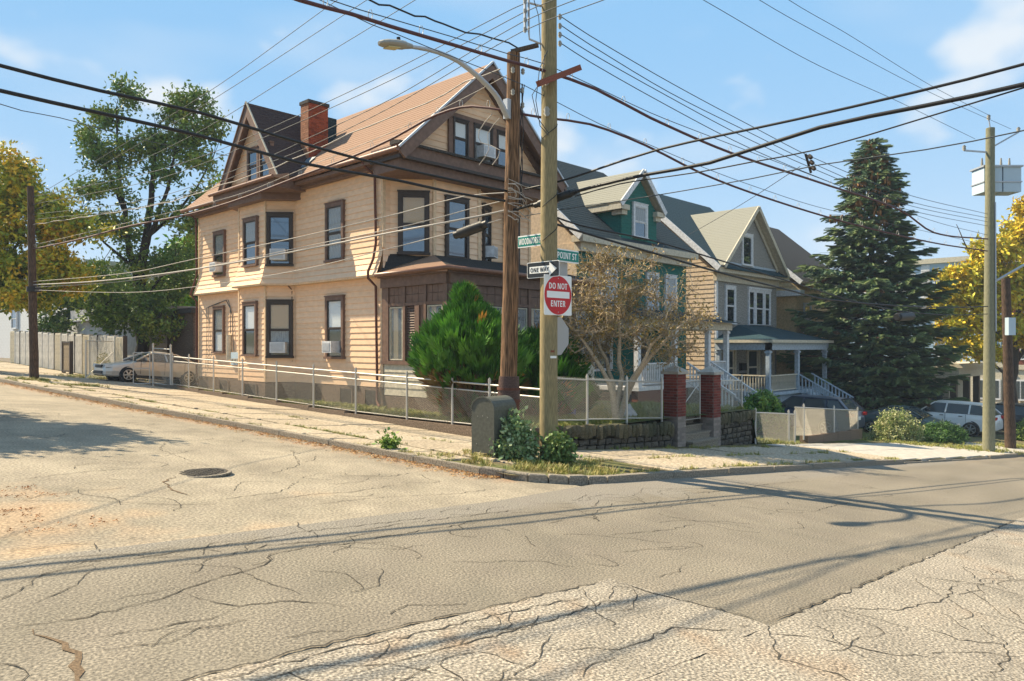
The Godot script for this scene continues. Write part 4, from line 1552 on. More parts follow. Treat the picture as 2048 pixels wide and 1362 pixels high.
	var beam := MB.new()
	beam.bx(35.95, 36.2, -0.2, 0.17, 16.4, 19.4)
	beam.bx(35.95, 43.6, -0.2, 0.17, 16.4, 16.65)
	part(beam, "porch_beam", M.blue_grey, h)
	for q in [[36.1, 16.55], [39.6, 16.55], [43.4, 16.55], [36.15, 19.3]]:
		post("porch_post", h, q[0], q[1], -2.35, -0.18, 0.2, M.blue_grey)
	var fl := MB.new()
	fl.bx(36.0, 43.5, -2.5, -2.35, 16.4, 19.4)
	part(fl, "porch_floor", M.blue_grey, h)
	var und := MB.new()
	und.bx(36.1, 43.4, -5.2, -2.5, 16.7, 19.3)
	part(und, "porch_base", M.blue_grey, h)
	balusters("porch_railing", h, P(36.1, -2.35, 19.2), P(36.1, -2.35, 16.6), 0.85, M.cream, 0.15)
	balusters("porch_railing", h, P(36.2, -2.35, 16.55), P(39.5, -2.35, 16.55), 0.85, M.cream, 0.15)
	balusters("stair_railing", h, P(39.7, -2.35, 16.5), P(39.8, -3.6, 14.3), 0.85, M.blue_grey, 0.2, 0.06)
	balusters("stair_railing", h, P(41.4, -2.35, 16.5), P(41.5, -3.6, 14.3), 0.85, M.blue_grey, 0.2, 0.06)
	for k in 6:
		var st := MB.new()
		st.bx(39.8, 41.4, -5.0, -2.5 - k * 0.19, 16.4 - (k + 1) * 0.34, 16.4 - k * 0.34)
		part(st, "step", M.blue_grey, h)
	for q in [[0.95, 2.0, M.dark_room], [3.6, 4.9, M.dark_room]]:
		var d := MB.new()
		fbox(d, front, q[0] - 0.15, q[0], -2.35, -0.1, 0.0, 0.1)
		fbox(d, front, q[1], q[1] + 0.15, -2.35, -0.1, 0.0, 0.1)
		fbox(d, front, q[0] - 0.15, q[1] + 0.15, -0.1, 0.08, 0.0, 0.1)
		var door := part(d, "door", M.cream, h)
		var g := MB.new()
		fbox(g, front, q[0] + 0.18, q[1] - 0.18, -2.1, -0.3, 0.03, 0.045)
		part(g, "pane", M.car_glass, door)
		var lf := MB.new()
		fbox(lf, front, q[0], q[1], -2.35, -0.1, 0.0, 0.03)
		fbox(lf, front, q[0], q[1], -1.25, -1.15, 0.03, 0.06)
		part(lf, "leaf", M.cream, door)
	window(h, front, 5.5, 6.9, -1.7, -0.2, M.cream, 0.12, "curtain", "curtain", M.cream)
	for k in 2:
		var bx := MB.new()
		fbox(bx, front, 2.6, 3.15, -1.35 - k * 0.55, -0.95 - k * 0.55, 0.02, 0.2)
		part(bx, "letter_box", M.black_plastic, h)

func house_four() -> void:
	var h := thing("ochre_house", "ochre clapboard house with a dark brown roof standing behind the spruce", "house", P(50.5, -4.8, 24.0))
	var core := MB.new()
	core.bx(46.05, 54.8, -2.3, 3.3, 19.3, 29.6)
	core.prism([P(46.1, 3.2, 19.2), P(46.1, 3.2, 29.7), P(46.1, 8.5, 24.5)], P(8.7, 0, 0))
	part(core, "wall", M.ochre_siding, h)
	var fnd := MB.new()
	fnd.bx(46.0, 54.85, -6.0, -2.25, 19.25, 29.65)
	part(fnd, "foundation", M.fence_wood, h)
	var left := face(46.03, 29.6, 46.03, 19.3)
	clad("side_boards", h, left, 0, 10.3, -2.25, 3.1, 0.255, M.ochre_siding, 0, 0, 0.05)
	var gl := face(45.6, 30.0, 45.6, 18.9)
	clad("gable_boards", h, gl, 0, 11.1, 3.45, 8.6, 0.255, M.ochre_siding, 1.0, 5.55, 0.05)
	var gw := MB.new()
	gw.prism([P(45.62, 3.4, 18.9), P(45.62, 3.4, 30.0), P(45.62, 8.5, 24.45)], P(0.6, 0, 0))
	part(gw, "gable_wall", M.ochre_siding, h)
	var band := MB.new()
	band.bx(45.45, 46.1, 3.1, 3.45, 18.8, 30.0)
	part(band, "gable_soffit", M.white, h)
	slope(P(45.4, 3.95, 18.75), P(55.2, 3.95, 18.75), P(55.2, 8.85, 24.5), P(45.4, 8.85, 24.5), M.roof_grey, h, M.cream, 0.1)
	slope(P(55.2, 3.95, 30.25), P(45.4, 3.95, 30.25), P(45.4, 8.85, 24.5), P(55.2, 8.85, 24.5), M.roof_grey, h, M.cream, 0.1)
	for v in [18.7, 30.3]:
		var rk := MB.new()
		rk.bar(P(45.37, 3.88, v), P(45.37, 8.8, 24.5), 0.07, 0.28)
		part(rk, "barge_board", M.white, h)
	var front := face(46.0, 19.28, 54.8, 19.28)
	clad("front_wall", h, front, 0, 8.8, -2.2, 3.5, 0.25, M.ochre_siding, 0, 0, 0.04)
	window(h, front, 1.0, 2.1, 0.9, 2.7, M.white, 0.12, "curtain", "dark_room", M.white)
	window(h, front, 5.5, 6.6, 0.9, 2.7, M.white, 0.12, "curtain", "dark_room", M.white)

# a plain block with built windows, for the flats at the foot of the street
func flats(n: String, label: String, u0: float, u1: float, v0: float, v1: float, y0: float, y1: float, m: Material, floors: int, bays: Array, base_m: Material, base_h: float) -> Node3D:
	var h := thing(n, label, "apartment building", P((u0 + u1) / 2, y0, (v0 + v1) / 2))
	var w := MB.new()
	w.bx(u0, u1, y0 + base_h, y1, v0, v1)
	part(w, "wall", m, h)
	var b := MB.new()
	b.bx(u0 - 0.15, u1, y0 - 1.0, y0 + base_h, v0 - 0.1, v1 + 0.1)
	b.bx(u0 - 0.3, u1, y0 + base_h - 0.25, y0 + base_h + 0.2, v0 - 0.2, v1 + 0.2)
	part(b, "ground_floor", base_m, h)
	var c := MB.new()
	c.bx(u0 - 0.25, u1, y1, y1 + 0.5, v0 - 0.2, v1 + 0.2)
	part(c, "cornice", M.cream, h)
	var f := face(u0, v1, u0, v0)
	var fh := (y1 - y0 - base_h) / floors
	var lines := MB.new()
	for k in int((y1 - y0 - base_h) / 0.3):
		fbox(lines, f, 0, f.w, y0 + base_h + k * 0.3, y0 + base_h + k * 0.3 + 0.03, 0.0, 0.02)
	stuff(part(lines, "board_joints", m, h))
	for k in floors:
		for x in bays:
			window(h, f, x, x + 1.9, y0 + base_h + k * fh + 0.75, y0 + base_h + k * fh + 2.55, M.white, 0.11, "curtain", "dark_room", M.white, 0.03)
	return h

func far_buildings() -> void:
	# across the bottom of the front street
	var a := flats("pale_blue_flats", "pale blue boarded apartment block behind the yellow tree, with a cream ground floor", 85.0, 97.0, 15.6, 30.0, -6.0, 8.4, mat("blue_boards", Color(0.34, 0.46, 0.58), 0.8), 3, [1.5, 5.0, 8.6, 12.0], M.cream, 4.2)
	var pan := MB.new()
	for x in [4.4, 8.0, 11.6]:
		fbox(pan, face(85.0, 30.0, 85.0, 15.6), x - 0.6, x + 0.2, 2.4, 8.3, 0.0, 0.08)
	part(pan, "white_panels", M.white, a)
	flats("brick_flats", "red brick apartment block at the right edge behind the leaning brown pole", 85.3, 97.0, -2.0, 15.3, -6.0, 8.0, M.red_brick, 3, [1.2, 5.5, 10.0, 14.0], M.cream, 4.0)
	for q in [[85.0, 30.0, 15.6], [85.3, 15.3, -2.0]]:
		var b: Node3D = a if q[0] < 85.1 else get_node("brick_flats")
		var f := face(q[0] - 0.16, q[1], q[0] - 0.16, q[2])
		for x in [1.2, 4.4, 8.0, 12.4, 15.0]:
			var g := MB.new()
			fbox(g, f, x, x + 2.0, -5.2, -3.2, 0.0, 0.05)
			var s := part(g, "shop_window", M.white, b)
			var p := MB.new()
			fbox(p, f, x + 0.15, x + 0.95, -5.0, -3.35, 0.05, 0.07)
			fbox(p, f, x + 1.05, x + 1.85, -5.0, -3.35, 0.05, 0.07)
			part(p, "pane", M.car_glass, s)
	# the little flat-roofed porch past the spruce
	var k := thing("flat_roofed_lodge", "small cream flat-roofed building with dark columns beyond the spruce", "building", P(62.0, -5.8, 15.4))
	var r := MB.new()
	r.bx(58.5, 66.0, -2.2, -1.5, 13.2, 18.5)
	r.bx(58.2, 66.2, -1.5, -1.2, 12.9, 18.8)
	part(r, "roof", M.cream, k)
	var w2 := MB.new()
	w2.bx(60.2, 66.0, -6.2, -2.2, 14.2, 18.2)
	part(w2, "wall", M.cream, k)
	for q in [[58.9, 13.6], [58.9, 15.2], [58.9, 17.0], [62.5, 13.6], [65.5, 13.6]]:
		var c := MB.new()
		c.bx(q[0] - 0.2, q[0] + 0.2, -6.2, -2.2, q[1] - 0.2, q[1] + 0.2)
		part(c, "column", M.dark_trim, k)
	var dw := MB.new()
	dw.bx(60.1, 60.2, -5.6, -2.8, 14.6, 17.6)
	part(dw, "glazing", M.car_glass, k)
	# up the side street: a white building, a white panelled wall and a cream house behind the trees
	var wb := thing("white_building", "big plain white building at the left edge behind the panelled wall", "building", P(20.0, -0.5, 70.0))
	var mb := MB.new()
	mb.bx(16.0, 30.0, -1.5, 5.2, 52.5, 90.0)
	part(mb, "wall", M.white, wb)
	var mr := MB.new()
	mr.bx(15.8, 30.2, 5.2, 5.5, 52.3, 90.2)
	part(mr, "roof", M.steel, wb)
	for x in [4.0, 12.0, 20.0]:
		window(wb, face(15.95, 90.0, 15.95, 52.5), x, x + 1.6, 1.4, 3.0, M.white, 0.1, "dark_room", "dark_room", M.white)
	var sh := thing("low_shed", "low shed with a grey-green corrugated roof edge behind the white panels", "shed", P(18.0, -0.5, 46.5))
	var sb := MB.new()
	sb.bx(15.5, 24.0, -1.2, 1.5, 41.5, 51.8)
	part(sb, "wall", M.white_wall, sh)
	var sr := MB.new()
	for i in 60:
		var v := 41.0 + i * 0.182
		sr.bx(14.9, 24.0, 1.5, 2.15 + (0.03 if i % 2 else 0.0), v, v + 0.182)
	stuff(part(sr, "corrugated_edge", M.sign_back, sh))
	var wl := thing("white_panel_wall", "white panelled metal gate and wall along the side street pavement", "wall", P(13.0, -0.9, 47.0))
	for i in 17:
		var v := 37.3 + i * 1.18
		var p := MB.new()
		p.bx(12.95, 13.02, H(13, v) + 0.12, H(13, v) + 2.15 + 0.02 * (i % 3), v + 0.02, v + 1.16)
		for j in 6:
			p.bx(12.925, 12.96, H(13, v) + 0.14, H(13, v) + 2.1, v + 0.08 + j * 0.19, v + 0.19 + j * 0.19)
		part(p, "panel", M.white_wall if i % 4 else M.cream, wl)
		var q := MB.new()
		q.bx(12.9, 13.08, H(13, v) + 0.1, H(13, v) + 2.2, v - 0.05, v + 0.02)
		part(q, "post", M.dark_trim if i % 3 == 0 else M.white_wall, wl)
	var pg := thing("framed_board", "tan wooden board in a dark frame standing by the white wall", "board", P(11.9, H(11.9, 42.0), 42.0))
	var pb := MB.new()
	pb.bx(11.86, 11.94, H(12, 42) + 0.3, H(12, 42) + 1.65, 41.4, 42.5)
	part(pb, "board", M.weathered_board, pg)
	var pf := MB.new()
	pf.bx(11.82, 11.98, H(12, 42), H(12, 42) + 1.75, 41.3, 41.42)
	pf.bx(11.82, 11.98, H(12, 42), H(12, 42) + 1.75, 42.48, 42.6)
	pf.bx(11.83, 11.97, H(12, 42) + 1.65, H(12, 42) + 1.74, 41.42, 42.48)
	pf.bx(11.83, 11.97, H(12, 42) + 0.22, H(12, 42) + 0.31, 41.42, 42.48)
	part(pf, "frame", M.dark_trim, pg)
	var ch := thing("cream_house", "cream house half hidden behind the dark tree trunks beyond the drive", "house", P(27.0, -1.0, 47.0))
	var cb := MB.new()
	cb.bx(21.0, 33.0, -2.0, 6.5, 42.0, 54.0)
	part(cb, "wall", M.cream, ch)
	var cf := face(21.0, 42.0, 33.0, 42.0)
	clad("boards", ch, cf, 0, 12, -1.0, 6.4, 0.24, M.cream)
	slope(P(20.6, 6.4, 41.6), P(33.4, 6.4, 41.6), P(33.4, 10.0, 48.0), P(20.6, 10.0, 48.0), M.roof_grey, ch, M.cream)
	window(ch, cf, 2.0, 3.1, 3.0, 4.8, M.brown_trim, 0.1, "curtain", "dark_room")
	window(ch, cf, 6.0, 7.1, 3.0, 4.8, M.brown_trim, 0.1, "curtain", "dark_room")
	var gr := thing("old_garage", "weathered dark-doored garage behind the tan house", "garage", P(18.0, -1.2, 38.6))
	var g1 := MB.new()
	g1.bx(16.6, 21.5, -2.0, 1.7, 38.2, 43.5)
	part(g1, "wall", M.foundation, gr)
	var g2 := MB.new()
	g2.bx(17.0, 19.8, -1.6, 0.9, 38.12, 38.2)
	part(g2, "door", M.dark_room, gr)
	var g3 := MB.new()
	g3.bx(16.4, 21.7, 1.7, 1.95, 38.0, 43.7)
	part(g3, "roof", M.roof_grey, gr)

# chain link between two points: straight wires woven into diamonds, cut to the panel
func link_mesh(mb: MB, a: Vector3, b: Vector3, y0a: float, y1a: float, y0b: float, y1b: float, cell := 0.06, w := 0.0020) -> void:
	var d := Vector3(b.x - a.x, 0, b.z - a.z)
	var l := d.length()
	d /= l
	var nrm := d.cross(Vector3.UP)
	var hh := maxf(y1a - y0a, y1b - y0b)
	var n := int((l + hh) / cell)
	for s in [0, 1]:
		for i in n:
			var x0 := i * cell - (hh if s == 0 else 0.0)
			# rising or falling line x = x0 + t, y = t or hh - t
			var t0 := maxf(0.0, -x0)
			var t1 := minf(hh, l - x0)
			if t1 - t0 < 0.01:
				continue
			var pts := []
			for t in [t0, t1]:
				var x: float = x0 + t
				var k := x / l
				var yy: float = (t if s == 0 else hh - t) / hh
				pts.append(Vector3(a.x, 0, a.z) + d * x + Vector3(0, lerpf(lerpf(y0a, y0b, k), lerpf(y1a, y1b, k), yy), 0) + nrm * (0.003 if s else -0.003))
			var dir: Vector3 = (pts[1] - pts[0]).normalized()
			var side := dir.cross(nrm) * w
			mb.quad(pts[0] - side + nrm * w, pts[1] - side + nrm * w, pts[1] + side + nrm * w, pts[0] + side + nrm * w)
			mb.quad(pts[0] + side + nrm * w, pts[1] + side + nrm * w, pts[1] - nrm * w, pts[0] - nrm * w)
			mb.quad(pts[0] - nrm * w, pts[1] - nrm * w, pts[1] - side + nrm * w, pts[0] - side + nrm * w)

func fence_post(parent: Node3D, p: Vector3, y0: float, y1: float, r := 0.03) -> void:
	var mb := MB.new()
	mb.tube([Vector3(p.x, y0, p.z), Vector3(p.x, y1, p.z)], r, 9)
	mb.tube([Vector3(p.x, y1, p.z), Vector3(p.x, y1 + 0.03, p.z), Vector3(p.x, y1 + 0.075, p.z), Vector3(p.x, y1 + 0.10, p.z)], [r * 1.25, r * 1.2, r * 0.7, 0.004], 9)
	part(mb, "post", M.galvanized, parent)

func rail(parent: Node3D, n: String, a: Vector3, b: Vector3, r := 0.021) -> void:
	var mb := MB.new()
	mb.tube([a, b], r, 8)
	part(mb, n, M.galvanized, parent)

func kerb_top(v: float) -> float:
	return maxf(H(12.9, v) + 0.22, -2.02)

func fences() -> void:
	# the low concrete kerb and the chain link fence up the side street
	var low := thing("low_concrete_wall", "low stained concrete kerb wall under the side chain link fence", "low wall", P(12.9, -2.3, 22.0))
	var vv := steps(11.1, 33.0, 2.15)
	for i in vv.size() - 1:
		var mb := MB.new()
		var v0: float = vv[i]
		var v1: float = vv[i + 1] - 0.01
		var t := kerb_top((v0 + v1) / 2)
		mb.prism([P(12.78, H(12.8, v0) - 0.2, v0), P(13.02, H(12.8, v0) - 0.2, v0), P(13.0, t, v0), P(12.81, t + 0.015, v0)], P(0, 0, v1 - v0))
		part(mb, "wall_section", M.low_wall, low)
	var f := thing("side_fence", "long grey chain link fence with two top rails beside the tan house", "fence", P(12.9, -2.0, 22.0))
	var ps := [11.15, 13.0, 14.35, 16.2, 18.6, 20.9, 23.2, 25.6, 27.9, 30.1, 31.7]
	for i in ps.size():
		var v: float = ps[i]
		fence_post(f, P(12.9, 0, v), kerb_top(v) - 0.05, H(12.9, v) + 1.5, 0.032)
		if i > 0:
			var u: float = ps[i - 1]
			rail(f, "top_rail", P(12.9, H(12.9, u) + 1.42, u), P(12.9, H(12.9, v) + 1.42, v), 0.024)
			rail(f, "middle_rail", P(12.9, H(12.9, u) + 1.24, u), P(12.9, H(12.9, v) + 1.24, v), 0.018)
			rail(f, "bottom_rail", P(12.9, kerb_top(u) + 0.07, u), P(12.9, kerb_top(v) + 0.07, v), 0.014)
			var mb := MB.new()
			link_mesh(mb, P(12.88, 0, v), P(12.88, 0, u), kerb_top(v) + 0.05, H(12.9, v) + 1.24, kerb_top(u) + 0.05, H(12.9, u) + 1.24)
			stuff(part(mb, "chain_link", M.fence_wire, f))
	var g := thing("drive_gate", "taller chain link gate frame standing open by the silver sedan", "gate", P(12.9, -1.8, 32.5))
	for v in [31.75, 33.6]:
		fence_post(g, P(12.85, 0, v), H(12.9, v), H(12.9, v) + 1.85, 0.04)
	rail(g, "top_rail", P(12.85, H(12.9, 31.7) + 1.72, 31.75), P(12.85, H(12.9, 33.6) + 1.72, 33.6))
	rail(g, "middle_rail", P(12.85, H(12.9, 31.7) + 1.5, 31.75), P(12.85, H(12.9, 33.6) + 1.5, 33.6))
	rail(g, "bottom_rail", P(12.85, H(12.9, 31.7) + 0.22, 31.75), P(12.85, H(12.9, 33.6) + 0.22, 33.6))
	var gm := MB.new()
	link_mesh(gm, P(12.85, 0, 33.6), P(12.85, 0, 31.75), H(12.9, 33) + 0.22, H(12.9, 33) + 1.5, H(12.9, 32) + 0.22, H(12.9, 32) + 1.5)
	stuff(part(gm, "chain_link", M.fence_wire, g))
	# the leaf of the gate swung back against the drive
	var gl := thing("swung_gate_leaf", "narrow gate leaf swung open beside the sedan's front wheel", "gate", P(12.5, -1.75, 34.0))
	for q in [[12.75, 33.7], [12.2, 34.05]]:
		rail(gl, "upright", P(q[0], H(12.5, 34) + 0.12, q[1]), P(q[0], H(12.5, 34) + 1.5, q[1]), 0.022)
	for y in [0.15, 0.8, 1.48]:
		rail(gl, "rail", P(12.75, H(12.5, 34) + y, 33.7), P(12.2, H(12.5, 34) + y, 34.05), 0.018)
	# a rusty open gate across the far side of the drive
	var og := thing("open_drive_gate", "wide chain link drive gate standing open in front of the dark trunk", "gate", P(11.5, -1.3, 38.2))
	for q in [[11.3, 37.2], [13.6, 39.2]]:
		rail(og, "upright", P(q[0], H(12, 38) + 0.1, q[1]), P(q[0], H(12, 38) + 1.9, q[1]), 0.03)
	for y in [0.15, 1.85]:
		rail(og, "rail", P(11.3, H(12, 38) + y, 37.2), P(13.6, H(12, 38) + y, 39.2), 0.022)
	rail(og, "brace", P(11.3, H(12, 38) + 0.2, 37.2), P(13.6, H(12, 38) + 1.8, 39.2), 0.022)
	var om := MB.new()
	link_mesh(om, P(11.3, 0, 37.2), P(13.6, 0, 39.2), H(12, 38) + 0.15, H(12, 38) + 1.85, H(12, 38) + 0.15, H(12, 38) + 1.85, 0.09, 0.004)
	stuff(part(om, "chain_link", M.fence_wire, og))

	# fence along the top of the stone wall
	var w := thing("front_fence", "chain link fence on top of the mossy stone wall", "fence", P(15.3, -1.9, 11.1))
	var us := [12.95, 14.35, 16.0, 17.65]
	for i in us.size():
		var u: float = us[i]
		fence_post(w, P(u, 0, 11.12), wall_top(u) - 0.1, wall_top(u) + (1.12 if i else 1.25), 0.03 if i else 0.04)
		if i > 0:
			var b: float = us[i - 1]
			rail(w, "top_rail", P(b, wall_top(b) + 1.08, 11.12), P(u, wall_top(u) + 1.06, 11.12), 0.02)
			rail(w, "bottom_rail", P(b, wall_top(b) + 0.12, 11.12), P(u, wall_top(u) + 0.10, 11.12), 0.016)
			var mb := MB.new()
			link_mesh(mb, P(b, 0, 11.1), P(u, 0, 11.1), wall_top(b) + 0.1, wall_top(b) + 1.13, wall_top(u) + 0.1, wall_top(u) + 1.11)
			stuff(part(mb, "chain_link", M.fence_wire, w))
	# gate between the brick pillars
	var pg := thing("pillar_gate", "chain link gate between the two brick pillars", "gate", P(19.3, -2.1, 11.2))
	for u in [18.62, 19.85]:
		rail(pg, "upright", P(u, -2.15, 11.2), P(u, -0.82, 11.2), 0.02)
	for y in [-2.12, -1.02, -0.86]:
		rail(pg, "rail", P(18.62, y, 11.2), P(19.85, y, 11.2), 0.018)
	rail(pg, "brace", P(18.62, -1.9, 11.2), P(19.85, -1.05, 11.2), 0.015)
	var pm := MB.new()
	link_mesh(pm, P(18.62, 0, 11.2), P(19.85, 0, 11.2), -2.12, -1.02, -2.12, -1.02)
	stuff(part(pm, "chain_link", M.fence_wire, pg))
	# fence on the wall's right-hand piece, and the low fence by the drive
	var hf := thing("upper_right_fence", "short chain link fence on the right-hand piece of stone wall", "fence", P(21.8, -2.1, 11.4))
	for u in [20.6, 22.9]:
		fence_post(hf, P(u, 0, 11.4), -2.2, -1.02, 0.025)
	rail(hf, "top_rail", P(20.6, -1.05, 11.4), P(22.9, -1.12, 11.4))
	var hm := MB.new()
	link_mesh(hm, P(20.6, 0, 11.4), P(22.9, 0, 11.4), -2.1, -1.05, -2.1, -1.12)
	stuff(part(hm, "chain_link", M.fence_wire, hf))
	var lf := thing("drive_fence", "low chain link fence with a gate beside the concrete drive", "fence", P(28.0, -3.7, 11.2))
	var pts := [[23.25, 11.1], [25.6, 11.0], [26.0, 10.95], [26.9, 11.0], [30.6, 11.3], [34.6, 11.75]]
	for i in pts.size():
		var p: Array = pts[i]
		var lift := 0.30 if i >= 3 else 0.05
		var y: float = H(p[0], p[1]) + lift
		fence_post(lf, P(p[0], 0, p[1]), y - 0.1, y + 1.12, 0.032)
		if i > 0:
			var q: Array = pts[i - 1]
			var y2: float = H(q[0], q[1]) + lift
			rail(lf, "top_rail", P(q[0], y2 + 1.06, q[1]), P(p[0], y + 1.06, p[1]), 0.02)
			var mb := MB.new()
			link_mesh(mb, P(q[0], 0, q[1]), P(p[0], 0, p[1]), y2 + 0.06, y2 + 1.08, y + 0.06, y + 1.08, 0.07, 0.0036)
			stuff(part(mb, "chain_link", M.fence_wire, lf))
	var cw := thing("drive_wall", "low stained concrete wall under the chain link fence by the drive", "low wall", P(31.0, -4.0, 11.4))
	for i in 4:
		var t0 := i / 4.0
		var t1 := (i + 1) / 4.0 - 0.004
		var a := Vector2(26.9, 11.0).lerp(Vector2(34.75, 11.75), t0)
		var b := Vector2(26.9, 11.0).lerp(Vector2(34.75, 11.75), t1)
		var mb := MB.new()
		mb.bar(G(a.x, a.y, 0.1 + 0.12 * t0), G(b.x, b.y, 0.1 + 0.12 * t1), 0.3, 0.5 + 0.2 * t0)
		part(mb, "wall_section", M.low_wall, cw)

func wall_top(u: float) -> float:
	return -1.78 - 0.055 * (u - 12.5)

# rough stones: a lumpy block from an 8-corner box with jittered corners and a raised middle
func stone(mb: MB, c: Vector3, x: Vector3, y: Vector3, z: Vector3, j := 0.18) -> void:
	var p := []
	for i in 8:
		var s := Vector3(1 if i & 1 else -1, 1 if i & 2 else -1, 1 if i & 4 else -1)
		p.append(c + x * s.x * rng.randf_range(1.0 - j, 1.0) + y * s.y * rng.randf_range(1.0 - j, 1.0) + z * s.z * rng.randf_range(0.55, 0.85))
	var m := c + z * rng.randf_range(1.0, 1.2) + x * rng.randf_range(-0.2, 0.2) + y * rng.randf_range(-0.2, 0.2)
	var q := [p[4], p[5], p[7], p[6]]
	for k in 4:
		mb.tri(q[k], q[(k + 1) % 4], m)
	mb.quad(p[0], p[1], p[5], p[4])
	mb.quad(p[2], p[6], p[7], p[3])
	mb.quad(p[0], p[4], p[6], p[2])
	mb.quad(p[1], p[3], p[7], p[5])

func stone_run(w: Node3D, u0: float, u1: float, v: float, top: Callable) -> void:
	var back := MB.new()
	back.tinted = true
	back.col = Color(0.045, 0.04, 0.035)
	back.prism([P(u0, H(u0, v) - 0.2, v + 0.10), P(u1, H(u1, v) - 0.2, v + 0.10), P(u1, top.call(u1) - 0.06, v + 0.10), P(u0, top.call(u0) - 0.06, v + 0.10)], P(0, 0, 0.35))
	part(back, "mortar_core", M.stone, w)
	# upright capping stones
	var u := u0
	while u < u1 - 0.05:
		var wd := rng.randf_range(0.13, 0.22)
		var t: float = top.call(u)
		var mb := MB.new()
		mb.tinted = true
		var moss := rng.randf()
		mb.col = Color(0.30, 0.25, 0.15).lerp(Color(0.14, 0.13, 0.09), rng.randf()).lerp(Color(0.07, 0.08, 0.03), moss * 0.5)
		var hh := rng.randf_range(0.15, 0.20)
		var lean := rng.randf_range(-0.12, 0.12)
		var up := Vector3(lean, 1, 0).normalized()
		stone(mb, P(u + wd / 2, t - hh + rng.randf_range(-0.03, 0.03), v + 0.06), Vector3(wd * 0.49, 0, 0), up * hh, Vector3(0, 0, 0.14), 0.25)
		part(mb, "stone", M.stone, w)
		u += wd
	# irregular courses under them
	var y := 0.34
	while true:
		var any := false
		u = u0 + rng.randf_range(-0.2, 0.0)
		var ch := rng.randf_range(0.13, 0.19)
		while u < u1:
			var wd := rng.randf_range(0.22, 0.46)
			var t: float = top.call(u + wd / 2) - y
			if t - ch > H(u, v) - 0.05:
				any = true
				var a := maxf(u, u0)
				var b := minf(u + wd - 0.02, u1)
				if b - a > 0.06:
					var mb := MB.new()
					mb.tinted = true
					mb.col = Color(0.26, 0.22, 0.16).lerp(Color(0.12, 0.11, 0.095), rng.randf())
					stone(mb, P((a + b) / 2, t - ch / 2, v + 0.10), Vector3((b - a) / 2, 0, 0), Vector3(0, ch * 0.46, 0), Vector3(0, 0, 0.10), 0.22)
					part(mb, "stone", M.stone, w)
			u += wd
		y += ch
		if not any or y > 2.0:
			break

func stone_wall() -> void:
	var w := thing("stone_wall", "mossy dark fieldstone wall with upright capping stones beside the tall pole", "wall", P(15.3, -2.5, 11.0))
	stone_run(w, 12.6, 17.85, 10.86, wall_top)
	var w2 := thing("stone_wall", "shorter dark stone wall to the right of the brick pillars", "wall", P(21.7, -3.1, 11.2))
	stone_run(w2, 20.55, 23.1, 11.1, func(_u): return -2.05)
	var end := MB.new()
	end.bx(22.9, 23.15, -3.6, -2.2, 11.2, 16.0)
	part(end, "end_wall", M.low_wall, w2)
	# brick pillars with pale caps
	for q in [[18.1, "left"], [20.1, "right"]]:
		var u: float = q[0]
		var p := thing("brick_pillar", "%s of the two red brick gate pillars with pale pyramid caps" % q[1], "pillar", P(u + 0.22, -2.9, 11.1), "brick gate pillars")
		var y0 := H(u, 11.0) + 0.05
		var top := -0.78 if u < 19 else -0.85
		var core := MB.new()
		core.tinted = true
		core.col = Color(0.30, 0.25, 0.21)
		core.bx(u, u + 0.44, y0 - 0.3, top, 10.9, 11.34)
		part(core, "core", M.brick, p)
		var br := MB.new()
		br.tinted = true
		var split := y0 + 0.85
		brick_face(br, face(u, 10.9, u + 0.44, 10.9), 0, 0.44, split, top, Color(0.25, 0.06, 0.045), 0.3)
		brick_face(br, face(u, 11.34, u, 10.9), 0, 0.44, split, top, Color(0.25, 0.06, 0.045), 0.3)
		brick_face(br, face(u, 10.9, u + 0.44, 10.9), 0, 0.44, y0, split, Color(0.36, 0.30, 0.26), 0.2)
		brick_face(br, face(u, 11.34, u, 10.9), 0, 0.44, y0, split, Color(0.36, 0.30, 0.26), 0.2)
		stuff(part(br, "bricks", M.brick, p))
		var c := MB.new()
		var e := 0.06
		c.bx(u - e, u + 0.44 + e, top, top + 0.08, 10.9 - e, 11.34 + e)
		var pk := P(u + 0.22, top + 0.26, 11.12)
		var k := [P(u - e, top + 0.08, 10.9 - e), P(u + 0.44 + e, top + 0.08, 10.9 - e), P(u + 0.44 + e, top + 0.08, 11.34 + e), P(u - e, top + 0.08, 11.34 + e)]
		for i in 4:
			c.tri(k[i], k[(i + 1) % 4], pk)
		part(c, "cap", M.pale_concrete, p)
	var st := thing("garden_steps", "worn concrete steps climbing between the brick pillars", "steps", P(19.3, -2.95, 11.0))
	for k in 4:
		var mb := MB.new()
		var y := H(19.3, 10.8) + 0.12 + k * 0.19
		mb.bx(18.6, 20.05, y - 0.2, y + 0.17 - 0.05, 10.72 + k * 0.27, 11.6)
		mb.bx(18.57, 20.08, y + 0.115, y + 0.165, 10.69 + k * 0.27, 11.6)
		part(mb, "step", M.kerbstone, st)

func round_pole(o: Node3D, m: Material, base: Vector3, top: Vector3, r0: float, r1: float, wob := 0.0) -> void:
	var mb := MB.new()
	var p := []
	var r := []
	var n := 14
	for i in n + 1:
		var t := float(i) / n
		p.append(base.lerp(top, t) + Vector3(rng.randf_range(-wob, wob), 0, rng.randf_range(-wob, wob)))
		r.append(lerpf(r0, r1, t) * (1.0 + rng.randf_range(-wob, wob)))
	mb.tube(p, r, 18)
	part(mb, "shaft", m, o)

func insulator(mb: MB, p: Vector3, s := 1.0) -> void:
	mb.tube([p + Vector3(0, -0.07, 0) * s, p + Vector3(0, -0.03, 0) * s, p, p + Vector3(0, 0.03, 0) * s, p + Vector3(0, 0.07, 0) * s], [0.02 * s, 0.05 * s, 0.035 * s, 0.05 * s, 0.02 * s], 8)

